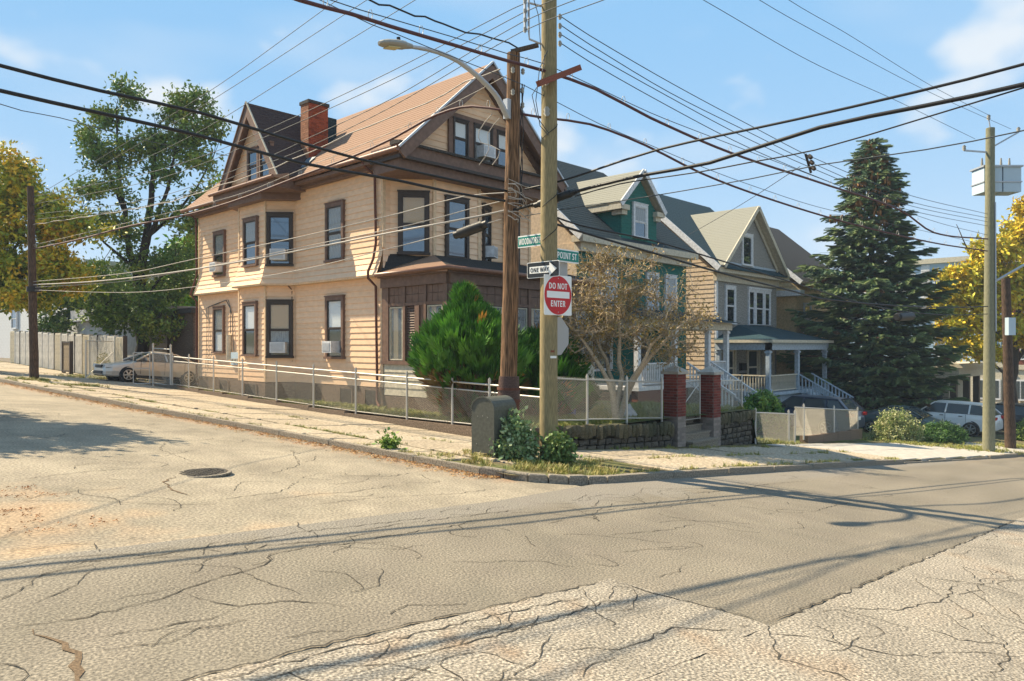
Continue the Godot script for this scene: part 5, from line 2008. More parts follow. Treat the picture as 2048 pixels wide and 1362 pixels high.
func poles() -> void:
	# the old brown pole with the street lamp
	var bb := P(11.08, H(11.08, 10.63) + 0.1, 10.63)
	var bt := P(11.22, 6.02, 10.60)
	var o := thing("old_utility_pole", "weathered brown wooden utility pole with a steel sleeve and the street lamp arm", "utility pole", bb)
	round_pole(o, M.pole_brown, bb - Vector3(0, 0.2, 0), bt, 0.185, 0.135, 0.012)
	var sl := MB.new()
	var at := func(y: float): return bb.lerp(bt, (y - bb.y) / (bt.y - bb.y))
	sl.tube([at.call(-2.4), at.call(-1.05)], 0.225, 18)
	part(sl, "steel_sleeve", M.rust, o)
	var sm := MB.new()
	sm.tube([at.call(-1.08), at.call(-0.62)], [0.235, 0.205], 18)
	part(sm, "sleeve_cap", M.sleeve, o)
	for y in [-1.15, -0.9, -1.7]:
		var bd := MB.new()
		bd.tube([at.call(y), at.call(y + 0.05)], 0.243, 18)
		part(bd, "band", M.rust, o)
	var arm := MB.new()
	var path := [P(11.02, 4.66, 10.58), P(10.77, 4.94, 10.57), P(10.58, 5.10, 10.58), P(10.21, 5.31, 10.63), P(9.79, 5.47, 10.67), P(9.38, 5.53, 10.71), P(8.97, 5.51, 10.74), P(8.61, 5.45, 10.75)]
	var pts := []
	for i in 13:
		var t := i / 12.0 * 7.0
		pts.append(path[int(t)].lerp(path[mini(int(t) + 1, 7)], t - int(t)))
	arm.tube(pts, [0.062, 0.060, 0.058, 0.056, 0.054, 0.052, 0.050, 0.048, 0.045, 0.043, 0.04, 0.038, 0.036], 10)
	part(arm, "lamp_arm", M.steel, o)
	var e: Vector3 = pts[12]
	var hd := MB.new()
	var dir: Vector3 = (pts[12] - pts[11]).normalized()
	dir = (dir + Vector3(0, -0.02, 0)).normalized()
	var sx := dir.cross(Vector3.UP).normalized()
	var up := sx.cross(dir)
	var prof := [[-0.05, 0.06, 0.05], [0.10, 0.085, 0.075], [0.13, 0.12, 0.085], [0.35, 0.15, 0.085], [0.52, 0.14, 0.075], [0.62, 0.10, 0.055], [0.67, 0.04, 0.03]]
	var last := []
	for q in prof:
		var c: Vector3 = e + dir * q[0]
		var ring := []
		for k in 12:
			var a := TAU * k / 12
			ring.append(c + sx * cos(a) * q[1] + up * sin(a) * q[2] * (1.0 if sin(a) > 0 else 0.75))
		if last:
			for k in 12:
				var m := (k + 1) % 12
				hd.quad(last[k], last[m], ring[m], ring[k])
		else:
			var rr := ring.duplicate()
			rr.reverse()
			hd.fan(rr)
		last = ring
	hd.fan(last)
	var head := part(hd, "lamp_head", M.lamp_grey, o)
	var ln := MB.new()
	ln.obox(e + dir * 0.40 - up * 0.062, dir * 0.13, up * 0.008, sx * 0.09)
	part(ln, "lens", M.lens, head)
	var pc := MB.new()
	pc.tube([e + dir * 0.22 + up * 0.08, e + dir * 0.22 + up * 0.14], 0.035, 9)
	part(pc, "photocell", M.black_plastic, head)
	var br := MB.new()
	br.obox(P(11.06, 4.83, 10.6), Vector3(0.09, 0, 0), Vector3(0, 0.2, 0), Vector3(0, 0, 0.06))
	part(br, "lamp_bracket", M.steel, o)
	var tp := MB.new()
	tp.bar(bt + Vector3(-0.1, 0.0, 0.02), bt + Vector3(0.25, 0.12, 0.46), 0.09, 0.07)
	part(tp, "stand_off_beam", M.fence_wood, o)
	var ins := MB.new()
	for q in [[0.17, -0.35], [0.15, -0.75], [0.16, -1.05], [-0.13, -0.4], [-0.13, -0.85]]:
		insulator(ins, bt + Vector3(q[0], q[1], 0.1), 0.9)
	stuff(part(ins, "insulators", M.lamp_grey, o))
	var clut := MB.new()
	var r2 := RandomNumberGenerator.new()
	r2.seed = 4
	for k in 14:
		var y := r2.randf_range(2.55, 3.35)
		var c: Vector3 = at.call(y)
		var p := []
		var dx := r2.randf_range(0.15, 0.75)
		for i in 7:
			var t := i / 6.0
			p.append(c + Vector3(-0.25 + dx * t, 0.05 * sin(t * PI * 2 + k) * r2.randf_range(0.3, 1.0) - 0.12 * t, 0.14 + 0.12 * sin(t * PI)) * Vector3(1, 1, 1))
		clut.tube(p, r2.randf_range(0.006, 0.012), 5, false)
	stuff(part(clut, "wire_bundle", M.grey_cable, o))
	var drop := MB.new()
	for k in 3:
		var p := []
		for i in 12:
			var t := i / 11.0
			p.append(at.call(lerpf(5.4, 2.9, t)) + Vector3(0.13 + 0.03 * k, 0, 0.10) + Vector3(0.05 * sin(t * 9 + k * 2), 0, 0.02 * cos(t * 7)))
		drop.tube(p, 0.010, 5)
	stuff(part(drop, "riser_wires", M.black_cable, o))

	# the tall pale pole on the corner
	var tb := P(10.93, H(10.93, 9.4) + 0.08, 9.4)
	var tt := P(10.97, 10.6, 9.42)
	var t := thing("tall_utility_pole", "tall pale tan wooden utility pole carrying the one way and do not enter signs", "utility pole", tb)
	round_pole(t, M.pole_tan, tb - Vector3(0, 0.2, 0), tt, 0.178, 0.13, 0.004)
	var ca := MB.new()
	ca.bar(P(10.42, 4.86, 9.22), P(11.50, 5.42, 9.1), 0.09, 0.11)
	part(ca, "crossarm", M.orange_arm, t)
	var rack := MB.new()
	rack.bar(P(10.54, 6.05, 9.66), P(10.54, 7.0, 9.66), 0.03, 0.05, Vector3.RIGHT)
	rack.bar(P(10.60, 6.0, 9.62), P(10.60, 7.0, 9.62), 0.03, 0.03, Vector3.RIGHT)
	rack.tube([P(10.60, 6.02, 9.62), P(10.60, 5.85, 9.6), P(10.95, 5.75, 9.42)], 0.02, 6)
	rack.tube([P(10.60, 6.55, 9.62), P(10.95, 6.5, 9.42)], 0.02, 6)
	rack.tube([P(10.60, 6.95, 9.62), P(10.95, 6.9, 9.42)], 0.02, 6)
	part(rack, "wire_rack", M.steel, t)
	var si := MB.new()
	for y in [6.03, 6.21, 6.38, 6.56]:
		insulator(si, P(10.54, y, 9.66), 0.8)
	for y in [5.86, 6.03, 6.2, 6.38]:
		insulator(si, P(11.18, y, 9.33), 0.8)
	insulator(si, P(10.75, 5.0, 9.3), 1.0)
	insulator(si, P(10.78, 4.45, 9.32), 1.3)
	stuff(part(si, "spool_insulators", M.lamp_grey, t))
	var ta := MB.new()
	ta.bar(P(10.93, 9.4, 8.2), P(10.93, 9.4, 10.6), 0.09, 0.12)
	part(ta, "top_crossarm", M.weathered_board, t)
	var jl := MB.new()
	for q in [[[10.78, 5.6, 9.3], [10.55, 5.2, 9.3], [10.5, 4.6, 9.35], [10.62, 4.15, 9.35], [10.8, 4.0, 9.3]], [[10.7, 5.5, 9.3], [10.62, 5.0, 9.32], [10.45, 4.7, 9.4], [10.55, 4.3, 9.36], [10.8, 4.05, 9.3]], [[10.6, 6.9, 9.6], [10.75, 6.3, 9.5], [10.7, 5.6, 9.4]]]:
		var p := []
		for z in q:
			p.append(P(z[0], z[1], z[2]))
		jl.tube(p, 0.008, 5)
	stuff(part(jl, "jumper_wires", M.thin_cable, t))
	var wr := MB.new()
	for y in [3.0, 2.35, 1.75, 4.3]:
		var p := []
		for i in 9:
			var a := -0.6 + i * 0.35
			p.append(P(10.93 + 0.165 * sin(a + 2.6), y - 0.35 * i / 8.0, 9.4 + 0.165 * cos(a + 2.6)))
		wr.tube(p, 0.008, 5)
	stuff(part(wr, "wrapped_cables", M.black_cable, t))
	var tg := MB.new()
	tg.obox(P(10.86, -0.10, 9.245), Vector3(0.03, 0, 0.02), Vector3(0, 0.02, 0), Vector3(0, 0, 0.004))
	part(tg, "tag", M.orange_arm, t)
	var tg2 := MB.new()
	tg2.obox(P(10.88, -0.21, 9.24), Vector3(0.05, 0, 0.03), Vector3(0, 0.022, 0), Vector3(0, 0, 0.004))
	part(tg2, "tag", M.sign_white, t)

	# up the side street
	var lb := P(8.36, H(8.36, 33.5) + 0.1, 33.5)
	var l := thing("side_street_pole", "leaning dark wooden utility pole by the yellow-leaved tree", "utility pole", lb)
	round_pole(l, M.pole_dark, lb - Vector3(0, 0.2, 0), P(8.25, 6.2, 33.6), 0.165, 0.115, 0.006)
	var lc := MB.new()
	lc.tube([P(8.33, 2.1, 33.5), P(8.33, 2.3, 33.5)], 0.24, 10)
	part(lc, "splice_collar", M.black_plastic, l)

	# the transformer pole and the leaning stub on the right
	var rb := P(35.82, H(35.82, 7.0) + 0.1, 7.0)
	var r := thing("transformer_pole", "tall greenish pole carrying two grey transformer boxes at the right edge", "utility pole", rb)
	round_pole(r, M.pole_green, rb - Vector3(0, 0.2, 0), P(36.1, 9.0, 7.0), 0.235, 0.165, 0.003)
	var tc := P(36.95, 6.93, 6.95)
	var tdx := P(0.6884, 0, -0.7254)
	var tdz := P(0.7254, 0, 0.6884)
	for q in [[-0.40, 0.37], [0.40, 0.37]]:
		var tx := MB.new()
		tx.obox(tc + tdx * q[0], tdx * q[1], Vector3(0, 0.52, 0), tdz * 0.42)
		part(tx, "transformer", M.transformer, r)
	var lid := MB.new()
	lid.obox(tc + Vector3(0, 0.55, 0), tdx * 0.83, Vector3(0, 0.035, 0), tdz * 0.48)
	lid.obox(tc + Vector3(0, -0.1, 0), tdx * 0.80, Vector3(0, 0.025, 0), tdz * 0.45)
	part(lid, "transformer_lid", M.steel, r)
	var bu := MB.new()
	for q in [-0.6, -0.2, 0.2, 0.55]:
		bu.tube([tc + tdx * q + Vector3(0, 0.58, 0), tc + tdx * q + Vector3(0, 0.98, 0)], [0.06, 0.03], 8)
	stuff(part(bu, "bushings", M.lamp_grey, r))
	var ra := MB.new()
	ra.bar(P(36.1, 8.15, 7.05), P(36.55, 8.75, 6.1), 0.06, 0.06)
	ra.bar(P(36.1, 8.0, 7.0), P(35.2, 8.05, 7.75), 0.06, 0.06)
	ra.tube([P(36.1, 8.95, 7.0), P(36.05, 9.45, 7.05)], 0.025, 6)
	part(ra, "crossarm", M.steel, r)
	var ri := MB.new()
	for q in [[36.05, 9.45, 7.05], [36.55, 8.85, 6.1], [35.2, 8.15, 7.75]]:
		insulator(ri, P(q[0], q[1], q[2]), 1.6)
	stuff(part(ri, "insulators", M.lamp_grey, r))
	var rl := MB.new()
	rl.tube([P(36.0, 2.6, 6.9), P(36.6, 3.5, 5.6), P(37.2, 4.0, 4.4)], 0.05, 8)
	part(rl, "lamp_arm", M.steel, r)
	var cd := MB.new()
	cd.tube([P(35.88, 0.6, 6.76), P(35.98, 5.9, 6.8)], 0.03, 6)
	part(cd, "conduit", M.steel, r)
	var sb := P(39.05, H(39.05, 6.8) + 0.1, 6.8)
	var s := thing("leaning_stub_pole", "short dark brown leaning pole with a grey box at the right edge", "utility pole", sb)
	round_pole(s, M.pole_dark, sb - Vector3(0, 0.2, 0), P(38.55, 2.95, 6.9), 0.22, 0.17, 0.004)
	var sx2 := MB.new()
	sx2.obox(P(38.5, 0.85, 6.72), Vector3(0.16, 0, 0.1), Vector3(0, 0.38, 0), Vector3(-0.05, 0, 0.08))
	part(sx2, "meter_box", M.transformer, s)

func lettering(parent: Node3D, text: String, at: Vector3, r: Vector3, n: Vector3, w: float, h: float, m: Material) -> void:
	var tm := TextMesh.new()
	var f := SystemFont.new()
	f.font_names = PackedStringArray(["Droid Sans"])
	f.font_weight = 700
	tm.font = f
	tm.text = text
	tm.font_size = 64
	tm.pixel_size = 0.01
	tm.depth = 0.02
	tm.material = m
	var box := tm.get_aabb()
	var o := MeshInstance3D.new()
	o.mesh = tm
	o.material_override = m
	o.name = "lettering"
	var sx := w / maxf(box.size.x, 0.01)
	var sy := h / maxf(box.size.y, 0.01)
	var b := Basis(r * sx, Vector3.UP * sy, n * 0.15)
	var c := box.get_center()
	o.transform = Transform3D(b, at - org[parent] - b * Vector3(c.x, c.y, 0))
	parent.add_child(o, true)

func plate(mb: MB, c: Vector3, r: Vector3, n: Vector3, w: float, h: float, rad: float, t := 0.004) -> void:
	var p := []
	for q in [[1, 1, 0], [-1, 1, 1], [-1, -1, 2], [1, -1, 3]]:
		for i in 5:
			var a: float = PI / 2 * (q[2] + i / 4.0)
			p.append(c + r * (q[0] * (w / 2 - rad) + cos(a) * rad) + Vector3.UP * (q[1] * (h / 2 - rad) + sin(a) * rad) - n * t / 2)
	mb.prism(p, n * t)

func signs() -> void:
	# do not enter
	var n := Vector3(-0.06, 0, 1).normalized()
	var r := Vector3.UP.cross(n)
	var c := P(10.955, 0.965, 9.19)
	var o := thing("do_not_enter_sign", "square white do not enter sign with a red disc on the tall pale pole", "road sign", c)
	var mb := MB.new()
	plate(mb, c, r, n, 0.76, 0.76, 0.03)
	part(mb, "plate", M.sign_white, o)
	var d := MB.new()
	d.tube([c + n * 0.002, c + n * 0.007], 0.37, 48)
	part(d, "red_disc", M.sign_red, o)
	var b := MB.new()
	plate(b, c + n * 0.009 + Vector3(0, 0.01, 0), r, n, 0.62, 0.125, 0.004)
	part(b, "white_bar", M.sign_white, o)
	lettering(o, "DO NOT", c + n * 0.009 + Vector3(0, 0.175, 0), r, n, 0.50, 0.115, M.sign_white)
	lettering(o, "ENTER", c + n * 0.009 + Vector3(0, -0.16, 0), r, n, 0.40, 0.115, M.sign_white)
	var bo := MB.new()
	for y in [0.32, -0.32]:
		bo.tube([c + n * 0.006 + Vector3(0, y, 0), c + n * 0.014 + Vector3(0, y, 0)], 0.01, 8)
	stuff(part(bo, "bolts", M.steel, o))
	# one way
	n = Vector3(-1, 0, 0.02).normalized()
	r = Vector3.UP.cross(n)
	c = P(10.745, 1.455, 9.385)
	o = thing("one_way_sign", "black one way sign with a white arrow above the do not enter sign", "road sign", c)
	var up := Vector3.UP
	mb = MB.new()
	plate(mb, c, r, n, 0.80, 0.305, 0.03)
	part(mb, "border", M.sign_white, o)
	mb = MB.new()
	plate(mb, c + n * 0.004, r, n, 0.775, 0.28, 0.025)
	part(mb, "plate", M.sign_black, o)
	mb = MB.new()
	var a := []
	for q in [[-0.33, -0.065], [0.165, -0.065], [0.165, -0.125], [0.345, 0.0], [0.165, 0.125], [0.165, 0.065], [-0.33, 0.065]]:
		a.append(c + n * 0.0065 + r * q[0] + up * q[1])
	mb.prism([a[0], a[1], a[5], a[6]], n * 0.003)
	mb.prism([a[2], a[3], a[4]], n * 0.003)
	part(mb, "arrow", M.sign_white, o)
	lettering(o, "ONE WAY", c + n * 0.011 - r * 0.075, r, n, 0.46, 0.085, M.sign_black)
	# the backs of two more signs on the far side of the pole
	n = Vector3(0.05, 0, -1).normalized()
	r = Vector3.UP.cross(n)
	c = P(11.30, 1.47, 9.50)
	mb = MB.new()
	plate(mb, c, r, n, 0.60, 0.40, 0.03)
	single(mb, "sign_back", M.sign_back, c, "grey back of a rectangular sign just right of the one way sign", "road sign")
	c = P(11.40, 0.20, 9.62)
	mb = MB.new()
	var oc := []
	for k in 8:
		var t := TAU * (k + 0.5) / 8
		oc.append(c + r * cos(t) * 0.41 + up * sin(t) * 0.41)
	mb.prism(oc, n * 0.004)
	single(mb, "stop_sign_back", M.sign_back, c, "grey back of an eight-sided sign below the do not enter sign", "road sign")
	# street names
	n = Vector3(-1, 0, 0)
	r = Vector3.UP.cross(n)
	c = P(10.90, 2.06, 9.86)
	o = thing("street_name_sign", "green street name blade pointing left from the tall pole", "street sign", c)
	mb = MB.new()
	plate(mb, c, r, n, 0.64, 0.235, 0.01)
	part(mb, "border", M.sign_white, o)
	mb = MB.new()
	plate(mb, c + n * 0.003, r, n, 0.625, 0.185, 0.006)
	part(mb, "plate", M.sign_green, o)
	lettering(o, "WOODWORTH", c + n * 0.007, r, n, 0.58, 0.125, M.sign_white)
	n = Vector3(0, 0, 1)
	r = Vector3.UP.cross(n)
	c = P(11.46, 1.775, 9.40)
	o = thing("street_name_sign", "green Point St name blade right of the tall pole", "street sign", c)
	mb = MB.new()
	plate(mb, c, r, n, 0.78, 0.255, 0.01)
	part(mb, "border", M.sign_white, o)
	mb = MB.new()
	plate(mb, c + n * 0.003, r, n, 0.765, 0.205, 0.006)
	part(mb, "plate", M.sign_green, o)
	lettering(o, "POINT ST", c + n * 0.007 + r * 0.02, r, n, 0.60, 0.13, M.sign_white)

# a wire through its points, smoothed
func wire(n: String, label: String, group: String, m: Material, r: float, pts: Array) -> void:
	var p := []
	for q in pts:
		p.append(P(q[0], q[1], q[2]))
	var fine := []
	for i in p.size() - 1:
		var a: Vector3 = p[maxi(i - 1, 0)]
		var b: Vector3 = p[i]
		var c: Vector3 = p[i + 1]
		var d: Vector3 = p[mini(i + 2, p.size() - 1)]
		var k := clampi(int(b.distance_to(c) / 0.6), 2, 14)
		var l := b.distance_to(c)
		var ta := (c - a).normalized() * l if i > 0 else (c - b)
		var tb := (d - b).normalized() * l if i < p.size() - 2 else (c - b)
		for j in k:
			var t := float(j) / k
			var t2 := t * t
			var t3 := t2 * t
			fine.append(b * (2 * t3 - 3 * t2 + 1) + ta * (t3 - 2 * t2 + t) + c * (-2 * t3 + 3 * t2) + tb * (t3 - t2))
	fine.append(p[-1])
	if n == "twisted_cable":
		for i in range(1, fine.size() - 1):
			fine[i] += Vector3(0, 0.02 * sin(i * 2.4), 0)
	var mb := MB.new()
	mb.tube(fine, r, 6)
	if n == "lashed_cable":
		var o := thing(n, label, "cable", p[0], group)
		part(mb, "cable", m, o)
		var rings := MB.new()
		var i := 1
		while i < fine.size() - 1:
			var c: Vector3 = fine[i]
			var ring := []
			for k in 7:
				var a := TAU * k / 6.0
				ring.append(c + Vector3(0.02 * cos(a), 0.075 + 0.09 * sin(a), 0.03 * cos(a)))
			rings.tube(ring, 0.006, 4, false)
			i += 2
		stuff(part(rings, "cable_rings", M.galvanized, o))
	else:
		single(mb, n, m, p[0], label, "cable", group)

func splice(a: Vector3, b: Vector3, r: float, label: String) -> void:
	var d := (b - a).normalized()
	var o := thing("splice_box", label, "cable splice", (a + b) / 2)
	var mb := MB.new()
	mb.tube([a, a + d * 0.02, b - d * 0.02, b], [r * 0.8, r, r, r * 0.8], 12)
	part(mb, "case", M.black_plastic, o)
	var c := MB.new()
	for p in [a - d * 0.05, b + d * 0.05]:
		c.tube([p - d * 0.06, p + d * 0.06], r * 0.72, 10)
	c.tube([a.lerp(b, 0.2), a.lerp(b, 0.2) + Vector3(0, r * 1.6, 0)], 0.012, 5)
	c.tube([a.lerp(b, 0.8), a.lerp(b, 0.8) + Vector3(0, r * 1.6, 0)], 0.012, 5)
	part(c, "collar", M.black_plastic, o)

func wires() -> void:
	splice(P(10.97, 2.42, 11.99), P(11.06, 2.55, 11.33), 0.115, "black splice box hanging on the cable left of the old brown pole")
	splice(P(11.1, 2.80, 9.80), P(11.1, 2.90, 8.98), 0.075, "long black splice box on the thick cable in front of the tall pole")
	splice(P(26.9, 0.96, 7.86), P(28.0, 1.02, 7.75), 0.14, "small black splice box on the low cables in front of the spruce")
	var sp := MB.new()
	sp.bar(P(20.78, 5.35, 8.45), P(21.09, 4.87, 8.42), 0.05, 0.05)
	for y in [0.15, 0.45, 0.75]:
		var q := P(20.78, 5.35, 8.45).lerp(P(21.09, 4.87, 8.42), y)
		sp.tube([q + Vector3(0.05, 0.02, 0.06), q + Vector3(0.18, 0.0, 0.06)], 0.06, 8)
	single(sp, "spreader_bar", M.dark_trim, P(20.9, 5.1, 8.43), "short dark bar spreading the bare wires right of the tall pole", "wire spreader")
	wire("overhead_cable", "highest of the four bare wires over the tan roof to the wire rack", "bare wires between the side street pole and the rack on the tall pole", M.thin_cable, 0.008, [[8.28,5.79,33.76],[9.17,5.40,24.23],[9.50,5.44,20.77],[9.73,5.61,18.30],[9.92,5.78,16.24],[10.19,6.07,13.39],[10.51,6.51,9.96],[10.54,6.53,9.71]])
	wire("overhead_cable", "second highest of the four bare wires crossing the tan roof", "bare wires between the side street pole and the rack on the tall pole", M.thin_cable, 0.008, [[8.28,5.50,33.76],[9.17,5.13,24.23],[9.50,5.23,20.77],[9.74,5.44,18.19],[9.92,5.60,16.24],[10.19,5.88,13.39],[10.46,6.24,10.56],[10.53,6.36,9.72],[10.54,6.37,8.95],[10.61,6.30,-0.05],[10.69,6.56,-12.05]])
	wire("overhead_cable", "third highest of the four bare wires crossing the tan roof", "bare wires between the side street pole and the rack on the tall pole", M.thin_cable, 0.008, [[8.28,5.11,33.76],[9.20,4.58,23.91],[9.78,4.92,17.79],[9.92,5.11,16.24],[10.19,5.46,13.39],[10.53,6.19,9.72],[10.54,6.21,8.44],[10.58,6.17,-0.56],[10.63,6.44,-12.56]])
	wire("overhead_cable", "lowest of the four bare wires over the tan roof to the wire rack", "bare wires between the side street pole and the rack on the tall pole", M.thin_cable, 0.008, [[8.28,4.91,33.76],[9.20,4.38,23.91],[9.78,4.76,17.75],[9.92,4.89,16.24],[10.19,5.28,13.39],[10.53,6.01,9.72],[10.54,6.01,7.89],[10.57,5.89,-1.11],[10.60,6.12,-13.11]])
	wire("twisted_cable", "twisted pale service cable sagging across the tan roof to the old pole top", "", M.grey_cable, 0.013, [[8.27,4.71,33.74],[9.46,4.45,24.18],[9.95,4.65,20.20],[10.18,4.79,18.34],[10.36,4.96,16.95],[10.63,5.26,14.75],[10.85,5.42,12.98],[10.99,5.66,11.82],[11.11,5.74,10.88]])
	wire("overhead_cable", "uppermost thin high wire in the sky left of the tall pole", "thin high wires climbing from the side street to the top of the tall pole", M.thin_cable, 0.008, [[8.27,5.69,33.75],[9.63,7.30,21.27],[10.26,8.38,15.57],[10.65,9.05,11.93],[10.93,9.53,9.43]])
	wire("overhead_cable", "middle thin high wire in the sky left of the tall pole", "thin high wires climbing from the side street to the top of the tall pole", M.thin_cable, 0.008, [[8.27,5.40,33.75],[9.57,6.92,21.85],[10.37,8.08,14.53],[10.93,8.92,9.43]])
	wire("overhead_cable", "lowest thin high wire passing the dormer peak to the tall pole", "thin high wires climbing from the side street to the top of the tall pole", M.thin_cable, 0.008, [[8.27,5.20,33.75],[9.56,6.22,21.96],[10.10,7.00,17.00],[10.54,7.64,12.96],[10.93,8.22,9.43]])
	wire("overhead_cable", "thick pale cable across the second floor side windows of the tan house", "communication cables along the side of the tan house", M.grey_cable, 0.022, [[8.26,2.38,33.83],[8.97,2.24,28.08],[9.67,2.28,22.49],[10.30,2.47,17.43],[10.75,2.65,13.76],[11.04,2.75,11.41],[11.13,2.80,10.73]])
	wire("overhead_cable", "thin pale cable above the thick one on the side of the tan house", "communication cables along the side of the tan house", M.grey_cable, 0.011, [[8.26,2.50,33.83],[9.23,2.41,26.04],[9.67,2.58,22.49],[10.31,2.83,17.35],[10.75,3.06,13.76],[10.99,3.22,11.82],[11.13,3.16,10.73]])
	wire("overhead_cable", "thin pale cable running close beside the thick one on the tan house", "communication cables along the side of the tan house", M.grey_cable, 0.010, [[8.26,2.28,33.83],[9.19,2.15,26.37],[9.80,2.33,21.43],[10.40,2.59,16.56],[10.81,2.77,13.29],[11.01,2.93,11.68],[11.13,3.01,10.73]])
	wire("overhead_cable", "lowest pale cable across the side of the tan house below the splice box", "communication cables along the side of the tan house", M.grey_cable, 0.010, [[8.26,2.19,33.83],[9.23,1.76,26.04],[9.73,1.77,21.95],[10.31,1.97,17.35],[10.67,2.24,14.41],[10.97,2.49,12.00],[11.11,2.62,10.85]])
	wire("lashed_cable", "lower dark red cable that arches past the gable and bends round the corner", "", M.red_cable, 0.028, [[8.26,3.75,33.83],[8.79,3.81,29.56],[9.23,3.94,26.04],[9.67,3.96,22.49],[9.98,4.11,19.96],[10.31,4.40,17.35],[10.54,4.59,15.45],[10.73,4.83,13.92],[10.85,5.06,12.98],[10.94,5.15,12.25],[11.02,5.11,11.62],[11.13,4.85,10.73],[11.40,4.82,10.59],[12.08,4.86,10.49],[13.39,4.97,10.30],[15.19,4.80,10.03],[17.25,4.44,9.73],[19.39,4.21,9.41],[22.95,3.98,8.89],[26.68,3.85,8.34],[31.04,3.80,7.70],[35.68,3.89,7.02]])
	wire("support_strand", "steel strand above the dark red cable along the eaves of the tan house", "", M.grey_cable, 0.007, [[8.26,3.90,33.83],[9.23,4.07,26.04],[9.98,4.25,19.96],[10.31,4.56,17.35],[10.73,4.98,13.92],[10.89,5.18,12.68],[11.04,5.42,11.41],[11.13,5.58,10.69]])
	wire("support_strand", "thin strand past both corner poles above the lower dark red cable", "", M.thin_cable, 0.007, [[-7.85,6.57,10.58],[6.10,5.12,9.70],[6.95,5.02,9.65],[7.32,5.01,9.63],[8.13,4.96,9.58],[9.19,4.91,9.51],[10.26,4.85,9.44],[10.76,4.78,9.41],[11.19,4.72,9.37],[12.38,4.54,9.26],[13.98,4.40,9.11],[15.83,4.23,8.93],[17.97,4.09,8.72],[21.61,3.96,8.37],[29.65,4.05,7.59],[35.66,4.13,7.01]])
	wire("lashed_cable", "upper dark red cable hung in rings, crossing behind the street lamp", "", M.red_cable, 0.030, [[-10.40,4.61,9.40],[5.58,4.85,9.40],[6.41,4.93,9.40],[7.15,4.97,9.40],[8.40,5.06,9.40],[9.79,5.16,9.40],[10.82,5.25,9.40],[12.23,5.23,9.27],[13.98,5.00,9.11],[17.07,4.76,8.81],[21.61,4.67,8.37],[27.08,4.54,7.84],[30.01,4.08,7.56],[35.66,4.38,7.01]])
	wire("support_strand", "strand carrying the upper dark red cable", "", M.thin_cable, 0.008, [[-7.92,5.04,9.40],[6.07,5.02,9.40],[7.15,5.09,9.40],[8.40,5.19,9.40],[9.79,5.29,9.40],[10.79,5.38,9.40],[12.08,5.29,9.29],[13.98,5.11,9.11],[15.83,5.02,8.93],[21.61,4.79,8.37],[29.65,4.49,7.59],[35.66,4.54,7.01]])
	wire("twisted_cable", "twisted black cable to the very top of the old brown pole", "", M.black_cable, 0.016, [[-6.60,4.94,8.03],[7.20,5.60,10.05],[7.70,5.69,10.13],[8.31,5.76,10.22],[8.83,5.86,10.29],[9.25,5.88,10.35],[10.14,6.04,10.48],[10.80,6.17,10.58],[11.41,6.21,10.67]])
	wire("overhead_cable", "topmost of the four bare wires converging on the spreader bar right of the tall pole", "four bare wires from the tall pole down the front street", M.thin_cable, 0.009, [[11.19,6.43,9.37],[12.08,6.27,9.29],[14.87,5.91,9.02],[18.39,5.56,8.68],[21.03,5.33,8.43],[27.08,5.13,7.84],[35.66,5.40,7.01]])
	wire("overhead_cable", "second of the four bare wires converging on the spreader bar, from the top", "four bare wires from the tall pole down the front street", M.thin_cable, 0.009, [[11.19,6.26,9.37],[12.08,6.09,9.29],[14.69,5.70,9.04],[17.85,5.42,8.73],[21.17,5.15,8.41],[27.08,4.91,7.84],[35.66,5.24,7.01]])
	wire("overhead_cable", "third of the four bare wires converging on the spreader bar, from the top", "four bare wires from the tall pole down the front street", M.thin_cable, 0.009, [[11.19,6.08,9.37],[12.08,5.93,9.29],[14.51,5.61,9.05],[17.51,5.27,8.76],[21.17,5.01,8.41],[27.08,4.78,7.84],[35.66,5.08,7.01]])
	wire("overhead_cable", "lowest of the four bare wires converging on the spreader bar right of the tall pole", "four bare wires from the tall pole down the front street", M.thin_cable, 0.009, [[11.19,5.91,9.37],[12.08,5.74,9.29],[14.33,5.42,9.07],[17.29,5.08,8.79],[21.03,4.83,8.43],[27.08,4.62,7.84],[35.66,4.91,7.01]])
	wire("overhead_cable", "lowest of the three high wires reaching the transformer pole", "high wires to the top of the transformer pole", M.thin_cable, 0.008, [[10.90,8.31,9.40],[15.97,8.17,8.91],[21.03,8.00,8.43],[26.69,8.13,7.88],[34.21,8.21,7.15]])
	wire("overhead_cable", "middle of the three high wires reaching the transformer pole", "high wires to the top of the transformer pole", M.thin_cable, 0.008, [[10.90,9.17,9.40],[18.43,8.92,8.68],[20.48,8.90,8.48],[28.75,9.01,7.68],[38.67,9.45,6.72]])
	wire("overhead_cable", "highest of the three high wires reaching the transformer pole", "high wires to the top of the transformer pole", M.thin_cable, 0.008, [[10.90,9.80,9.40],[19.89,9.37,8.54],[23.14,9.38,8.22],[29.65,9.30,7.59],[36.03,9.49,6.98]])
	wire("overhead_cable", "upper black cable rising from the old pole to the right edge", "cables from the old pole over the front street", M.black_cable, 0.020, [[11.10,3.15,10.17],[11.10,3.17,9.26],[11.10,3.23,8.60],[11.10,3.38,7.08],[11.10,3.40,4.67],[11.10,3.43,3.03],[11.10,3.49,1.79],[11.10,4.67,-12.20]])
	wire("overhead_cable", "thickest black cable rising from the old pole to the right edge", "cables from the old pole over the front street", M.black_cable, 0.030, [[11.10,2.75,10.73],[11.10,2.83,9.77],[11.10,2.94,8.54],[11.10,2.99,7.33],[11.10,2.99,6.08],[11.10,3.21,4.30],[11.10,3.22,2.90],[11.10,3.24,1.79],[11.10,4.22,-12.21]])
